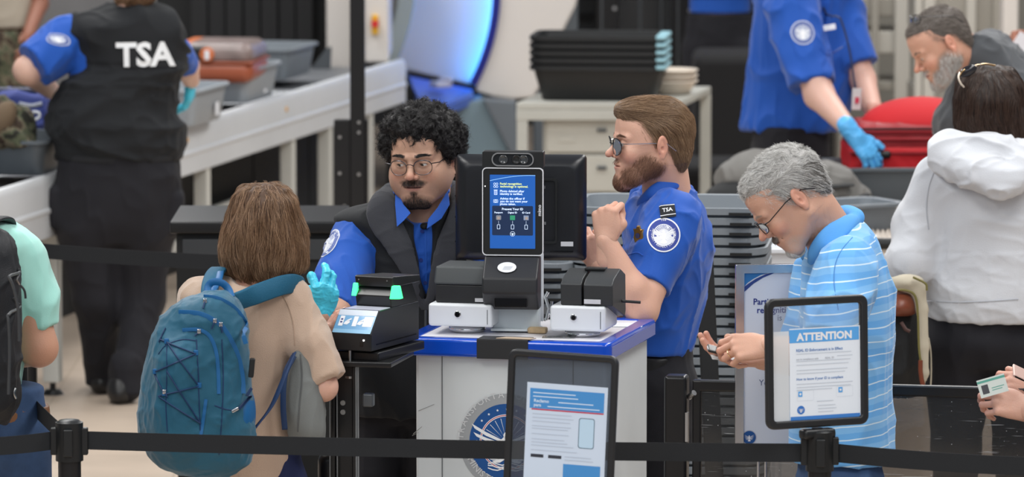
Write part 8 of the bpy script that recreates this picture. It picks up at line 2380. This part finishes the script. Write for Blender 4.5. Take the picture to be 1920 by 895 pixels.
# =============== traveller at the right edge, only hand in view =================
YJ = 13.85
J = Person('traveller at right edge holding out an identity card, hand and forearm in view', W(2090, 0, YJ))
J.skin = (.64, .37, .28)
J.head(W(2080, 350, YJ), (-.95, .1, -.2), (0, 0, 1), 1.0, W(2090, 450, YJ), h=.005); J.eyes()
sh = W(2060, 520, 13.70); el = W(2030, 800, 13.80); wr = W(1926, 770, 13.95); sh2 = W(2060, 520, 14.02); el2 = W(2020, 790, 14.05); wr2 = W(1950, 740, 14.25)
def fl(S):
    S.loft(rowsW(YJ, [(500, 2030, 2150, .12), (860, 2030, 2150, .12)]), k=0); S.chain([sh, el, wr], [.05, .045, .031], k=.02); S.chain([sh2, el2, wr2], [.05, .045, .03], k=.02)
J.flesh(fl, .007)
J.hand(wr, (-.92, -.05, .32), (.10, -.86, .45), side=1, curls=[(42, 50, 28), (48, 55, 30), (52, 60, 30), (56, 60, 30)], splay=(4, 1, -2, -5), thumb=[(.018, .018, -.010), (.034, .048, -.018), (.030, .080, -.018), (.022, .104, -.014)], wr=.031, scale=1.02)
J.hand(wr2, (-.9, -.05, .3), (.1, -.8, .5), side=1, curls=[(42, 50, 28)] * 4, h=.003)
S = Solid(); S.loft(rowsW(YJ, [(450, 2050, 2130, .09), (480, 2010, 2170, .17), (600, 1995, 2185, .19), (850, 2000, 2180, .17)]), k=0); S.fcone(sh, sh + (el - sh) * .7, .07, .065, k=.03); S.fcone(sh2, sh2 + (el2 - sh2) * .7, .07, .065, k=.03); J.cloth('t_shirt', S, mat('tshirt_navy', (.03, .05, .12), .85), .009, None)
J.legs(face=(-1, 0), wa=.15, wb=.13, waist=.9, tm=MATS['denim'], sm=MATS['shoe_brown'], center=(W(2090, 0, YJ)[0], YJ)); J.finish()
ph2 = thing('phone', 'pale rose phone at the right edge above the hand with the card', 'phone', tuple(W(1921, 706, 14.18)), rot=(.35, .45, .1)); MB().b2(-.035, .06, -.03, .04, -.004, .004).build('case', mat('rose_metal', (.62, .42, .36), .35, .3), ph2, bevel=.003); MB().b2(-.030, .056, -.0305, -.0295, -.002, .002).build('edge_band', mat('black_gloss'), ph2)
ic2 = thing('identity_card', 'identity card with portrait held out between the fingers at right edge', 'card', tuple(W(1861, 724, 13.90)), rot=(math.radians(78), -.26, .12))
MB().b2(-.038, .038, -.024, .024, -.0005, .0005).build('card', mat('card_green', (.62, .68, .64), .35), ic2); 
mb = MB(); mb.b2(-.030, -.012, -.016, .008, .0006, .0008); mb.build('portrait', mat('portrait_dark', (.06, .06, .07), .5), ic2)
mb = MB(); mb.b2(-.004, .030, -.006, -.004, .0006, .0008).b2(-.004, .024, -.012, -.010, .0006, .0008).b2(-.038, .038, .014, .020, .0006, .0008); mb.build('print', mat('print_teal', (.10, .35, .28), .5), ic2)

# =============== figures in the far background =================================
def camo_mat():
    m = mat('camouflage', (.1, .1, .07), .9); nt = m.node_tree; b = nt.nodes['Principled BSDF']
    tc = nt.nodes.new('ShaderNodeTexCoord'); n = nt.nodes.new('ShaderNodeTexNoise'); n.inputs['Scale'].default_value = 16; n.inputs['Detail'].default_value = 3; r = nt.nodes.new('ShaderNodeValToRGB'); r.color_ramp.interpolation = 'CONSTANT'
    e = r.color_ramp.elements; e[0].color = (.02, .02, .015, 1); e[1].position = .42; e[1].color = (.075, .085, .05, 1); q = e.new(.50); q.color = (.14, .12, .08, 1); q = e.new(.58); q.color = (.045, .03, .02, 1)
    nt.links.new(tc.outputs['Object'], n.inputs['Vector']); nt.links.new(n.outputs['Fac'], r.inputs['Fac']); nt.links.new(r.outputs['Color'], b.inputs['Base Color']); return m
camo_mat()
YK = 28.2
K = Person('person in tan shirt and camouflage trousers at far upper left', W(8, 0, YK)); K.skin = (.28, .12, .08)
cx = W(8, 0, YK)[0]
K.head(A(cx, YK, 1.64), (1, .2, -.1), (0, 0, 1), 1.0, A(cx, YK, 1.5), h=.008)
def fl(S):
    S.loft([(1.0, cx, YK, .13, .10), (1.4, cx, YK, .16, .10)], k=0); S.chain([A(cx + .17, YK - .02, 1.40), A(cx + .19, YK - .02, 1.14), A(cx + .14, YK - .2, .98)], [.055, .045, .032], k=.02); S.chain([A(cx - .17, YK, 1.40), A(cx - .2, YK, 1.12), A(cx - .15, YK - .2, .98)], [.055, .045, .032], k=.02)
K.flesh(fl, .012); K.hand(A(cx + .14, YK - .2, .98), (0, -.6, -.6), (1, 0, 0), side=1, h=.004); K.hand(A(cx - .15, YK - .2, .98), (0, -.6, -.6), (-1, 0, 0), side=-1, h=.004)
S = Solid(); S.loft([(W(0, 52, YK)[2], cx, YK, .155, .12), (1.2, cx, YK, .155, .12), (1.38, cx, YK, .19, .125), (1.47, cx, YK, .12, .09), (1.5, cx, YK, .07, .07)], k=0); S.fcone(A(cx + .165, YK, 1.41), A(cx + .18, YK, 1.24), .07, .065, k=.02); S.fcone(A(cx - .165, YK, 1.41), A(cx - .18, YK, 1.24), .07, .065, k=.02)
K.cloth('t_shirt', S, mat('tshirt_tan', (.42, .37, .30), .9), .012, lambda V: folds(V, .01, .1, (1, 1, .5), 3)); K.legs(face=(1, 0), wa=.165, wb=.13, waist=1.0, tm=MATS['camouflage'], sm=mat('boot_tan', (.25, .18, .12), .7), center=(cx, YK)); K.finish()
# camouflage rucksack and blue bag on the left bin
rk = thing('backpack', 'camouflage rucksack lying in the grey bin at far left', 'backpack', tuple(W(-12, 285, 21.15))); go = A(*rk.location)
S = Solid(); S.ell(W(8, 240, 21.15), (.115, .16, .11), k=0); S.ell(W(-40, 235, 21.2), (.16, .16, .13), k=.05); S.ell(W(38, 262, 21.1), (.05, .10, .05), k=.04); V, Fq = S.mesh(.008); V = V + vnormals(V, Fq) * folds(V, .02, .09, (1, 1, 1), 3)[:, None]; raw_mesh('main_body', V, Fq, MATS['camouflage'], rk, True, off=go)
S = Solid(); S.ell(W(2, 225, 21.02), (.05, .05, .085), R=rotm(0, .6, 0), k=0); V, Fq = S.mesh(.007); raw_mesh('side_pouch', V, Fq, mat('pouch_brown', (.13, .09, .055), .85), rk, True, off=go)
bb = thing('bag', 'blue and white printed bag standing behind the camouflage rucksack', 'bag', tuple(W(45, 250, 21.65))); go = A(*bb.location)
S = Solid(); S.box(W(38, 208, 21.68), (.115, .07, .085), R=rotm(0, .10, 0), rnd=.04, k=0); V, Fq = S.mesh(.008); V = V + vnormals(V, Fq) * folds(V, .012, .09, (1, 1, 1), 9)[:, None]; bv2 = bvh_of(V, Fq); raw_mesh('main_body', V, Fq, mat('bag_blue', (.045, .065, .26), .6), bb, True, off=go)
tube_on([(18, 206), (40, 222), (58, 218), (60, 208), (48, 206), (30, 215)], 21.3, bv2, .006, 'white_print', mat('paper_white'), bb, go, lift=.001); tube_on([(22, 190), (45, 194), (66, 190)], 21.3, bv2, .008, 'grey_print', mat('print_pale_grey', (.38, .40, .46), .6), bb, go, lift=.001)
S = Solid(); S.box(W(45, 170, 21.68), (.12, .05, .012), rnd=.01, k=0); V, Fq = S.mesh(.006); raw_mesh('top_flap', V, Fq, mat('bag_navy', (.01, .015, .05), .6), bb, True, off=go)
YM = 28.6
M_ = Person('officer in blue shirt and black trousers far behind the black tray stack', W(1350, 0, YM)); cx = W(1350, 0, YM)[0]
M_.head(A(cx, YM, 1.66), (0, -1, -.2), (0, 0, 1), 1.0, A(cx, YM, 1.5), h=.008)
hm = W(0, 24, YM)[2]
def fl(S):
    S.loft([(1.0, cx, YM, .13, .10), (1.4, cx, YM, .16, .10)], k=0); S.chain([A(cx + .19, YM, 1.40), A(cx + .22, YM, 1.20), A(cx + .1, YM - .2, 1.32)], [.055, .045, .032], k=.02); S.chain([A(cx - .19, YM, 1.40), A(cx - .22, YM, 1.20), A(cx - .1, YM - .2, 1.32)], [.055, .045, .032], k=.02)
M_.flesh(fl, .012); M_.hand(A(cx + .1, YM - .2, 1.32), (-1, 0, 0), (0, -1, 0), side=1, h=.004); M_.hand(A(cx - .1, YM - .2, 1.32), (1, 0, 0), (0, -1, 0), side=-1, h=.004)
S = Solid(); S.loft([(hm, cx, YM, .165, .12), (1.2, cx, YM, .17, .12), (1.38, cx, YM, .21, .125), (1.47, cx, YM, .12, .09), (1.5, cx, YM, .07, .07)], k=0); S.fcone(A(cx + .185, YM, 1.41), A(cx + .21, YM, 1.24), .07, .065, k=.02); S.fcone(A(cx - .185, YM, 1.41), A(cx - .21, YM, 1.24), .07, .065, k=.02)
M_.cloth('shirt', S, MATS['uniform_blue'], .012, None); M_.legs(face=(0, -1), wa=.185, wb=.13, waist=1.06, tm=MATS['trousers_black'], sm=MATS['shoe_black'], center=(cx, YM), r=(.11, .08, .065)); M_.finish()
# person at the right edge holding a paper
YL = 21.8
L_ = Person('person at upper right edge lifting a white paper, hand in view', W(2010, 0, YL)); L_.skin = (.30, .13, .08); cx = W(2010, 0, YL)[0]
L_.head(A(cx, YL, 1.62), (-1, .1, -.1), (0, 0, 1), 1.0, A(cx, YL, 1.48), h=.008)
wr = W(1934, 120, 21.6)
def fl(S):
    S.loft([(1.0, cx, YL, .13, .12), (1.4, cx, YL, .13, .15)], k=0); S.chain([A(cx, YL - .19, 1.38), A(cx + .02, YL - .25, 1.16), wr], [.055, .048, .034], k=.02); S.chain([A(cx, YL + .19, 1.38), A(cx, YL + .22, 1.1), A(cx - .15, YL + .1, 1.05)], [.055, .045, .032], k=.02)
L_.flesh(fl, .010); L_.hand(wr, (-.55, 0, .85), (-.4, -.8, -.2), side=-1, scale=1.15, fat=1.2, curls=[(45, 55, 30), (48, 55, 30), (50, 60, 30), (50, 60, 30)], h=.003); L_.hand(A(cx - .15, YL + .1, 1.05), (-1, 0, 0), (0, -1, 0), side=1, h=.004)
S = Solid(); S.loft([(.98, cx, YL, .135, .17), (1.2, cx, YL, .13, .17), (1.38, cx, YL, .13, .20), (1.47, cx, YL, .09, .12), (1.5, cx, YL, .07, .07)], k=0); S.fcone(A(cx, YL - .185, 1.40), A(cx + .01, YL - .24, 1.24), .07, .065, k=.02); S.fcone(A(cx, YL + .185, 1.40), A(cx, YL + .22, 1.24), .07, .065, k=.02); L_.cloth('shirt', S, mat('tshirt_black', (.012, .012, .014), .85), .012, None)
L_.legs(face=(-1, 0), wa=.15, wb=.13, waist=1.0, tm=MATS['trousers_black'], sm=MATS['shoe_black'], center=(cx, YL)); L_.finish()
o = MB().box((0, 0, 0), (.11, .002, .075)).build('paper', mat('paper_white'), None); o.location = W(1925, 86, 21.55); o.rotation_euler = (.1, .55, .1); tag(o, 'white folded paper held up at the upper right edge', 'paper')
# ------------------------------------------------------------------ light and camera
def area(name, loc, size, power, col=(1, 1, 1), rot=(0, 0, 0)):
    l = bpy.data.lights.new(name, 'AREA'); l.shape = 'RECTANGLE'; l.size = size[0]; l.size_y = size[1]; l.energy = power; l.color = col
    o = bpy.data.objects.new(name, l); COL.objects.link(o); o.location = loc; o.rotation_euler = rot; return o
for i, y in enumerate((9.5, 14.0, 18.5, 23.0, 27.5)):
    area('ceiling_panel', (-2.6, y, 5.2), (1.6, 3.0), 165, (1, .985, .96))
    area('ceiling_panel', (2.6, y, 5.2), (1.6, 3.0), 165, (1, .985, .96))
area('front_light', (-1.0, 3.0, 5.0), (9, 3.5), 210, (.90, .95, 1), (math.radians(52), 0, 0))  # unseen source: broad cool area light from the camera side
w = bpy.data.worlds.new('World'); bpy.context.scene.world = w; w.use_nodes = True
w.node_tree.nodes['Background'].inputs['Color'].default_value = (.82, .88, 1, 1)
w.node_tree.nodes['Background'].inputs['Strength'].default_value = .20
cam = bpy.data.cameras.new('camera'); co = bpy.data.objects.new('camera', cam); COL.objects.link(co)
co.location = (0, 0, CAM_H); co.rotation_euler = (math.pi / 2 - PITCH, 0, 0)
cam.sensor_width = 36; cam.lens = 36 * F_PX / 1920.0
cam.clip_end = 200
cam.dof.use_dof = True; cam.dof.focus_distance = 14.6; cam.dof.aperture_fstop = 5.6
bpy.context.scene.camera = co
sc_ = bpy.context.scene
sc_.view_settings.view_transform = 'Standard'; sc_.view_settings.look = 'None'
sc_.view_settings.exposure = 0.0; sc_.view_settings.gamma = 1.0
sc_.view_settings.use_curve_mapping = False
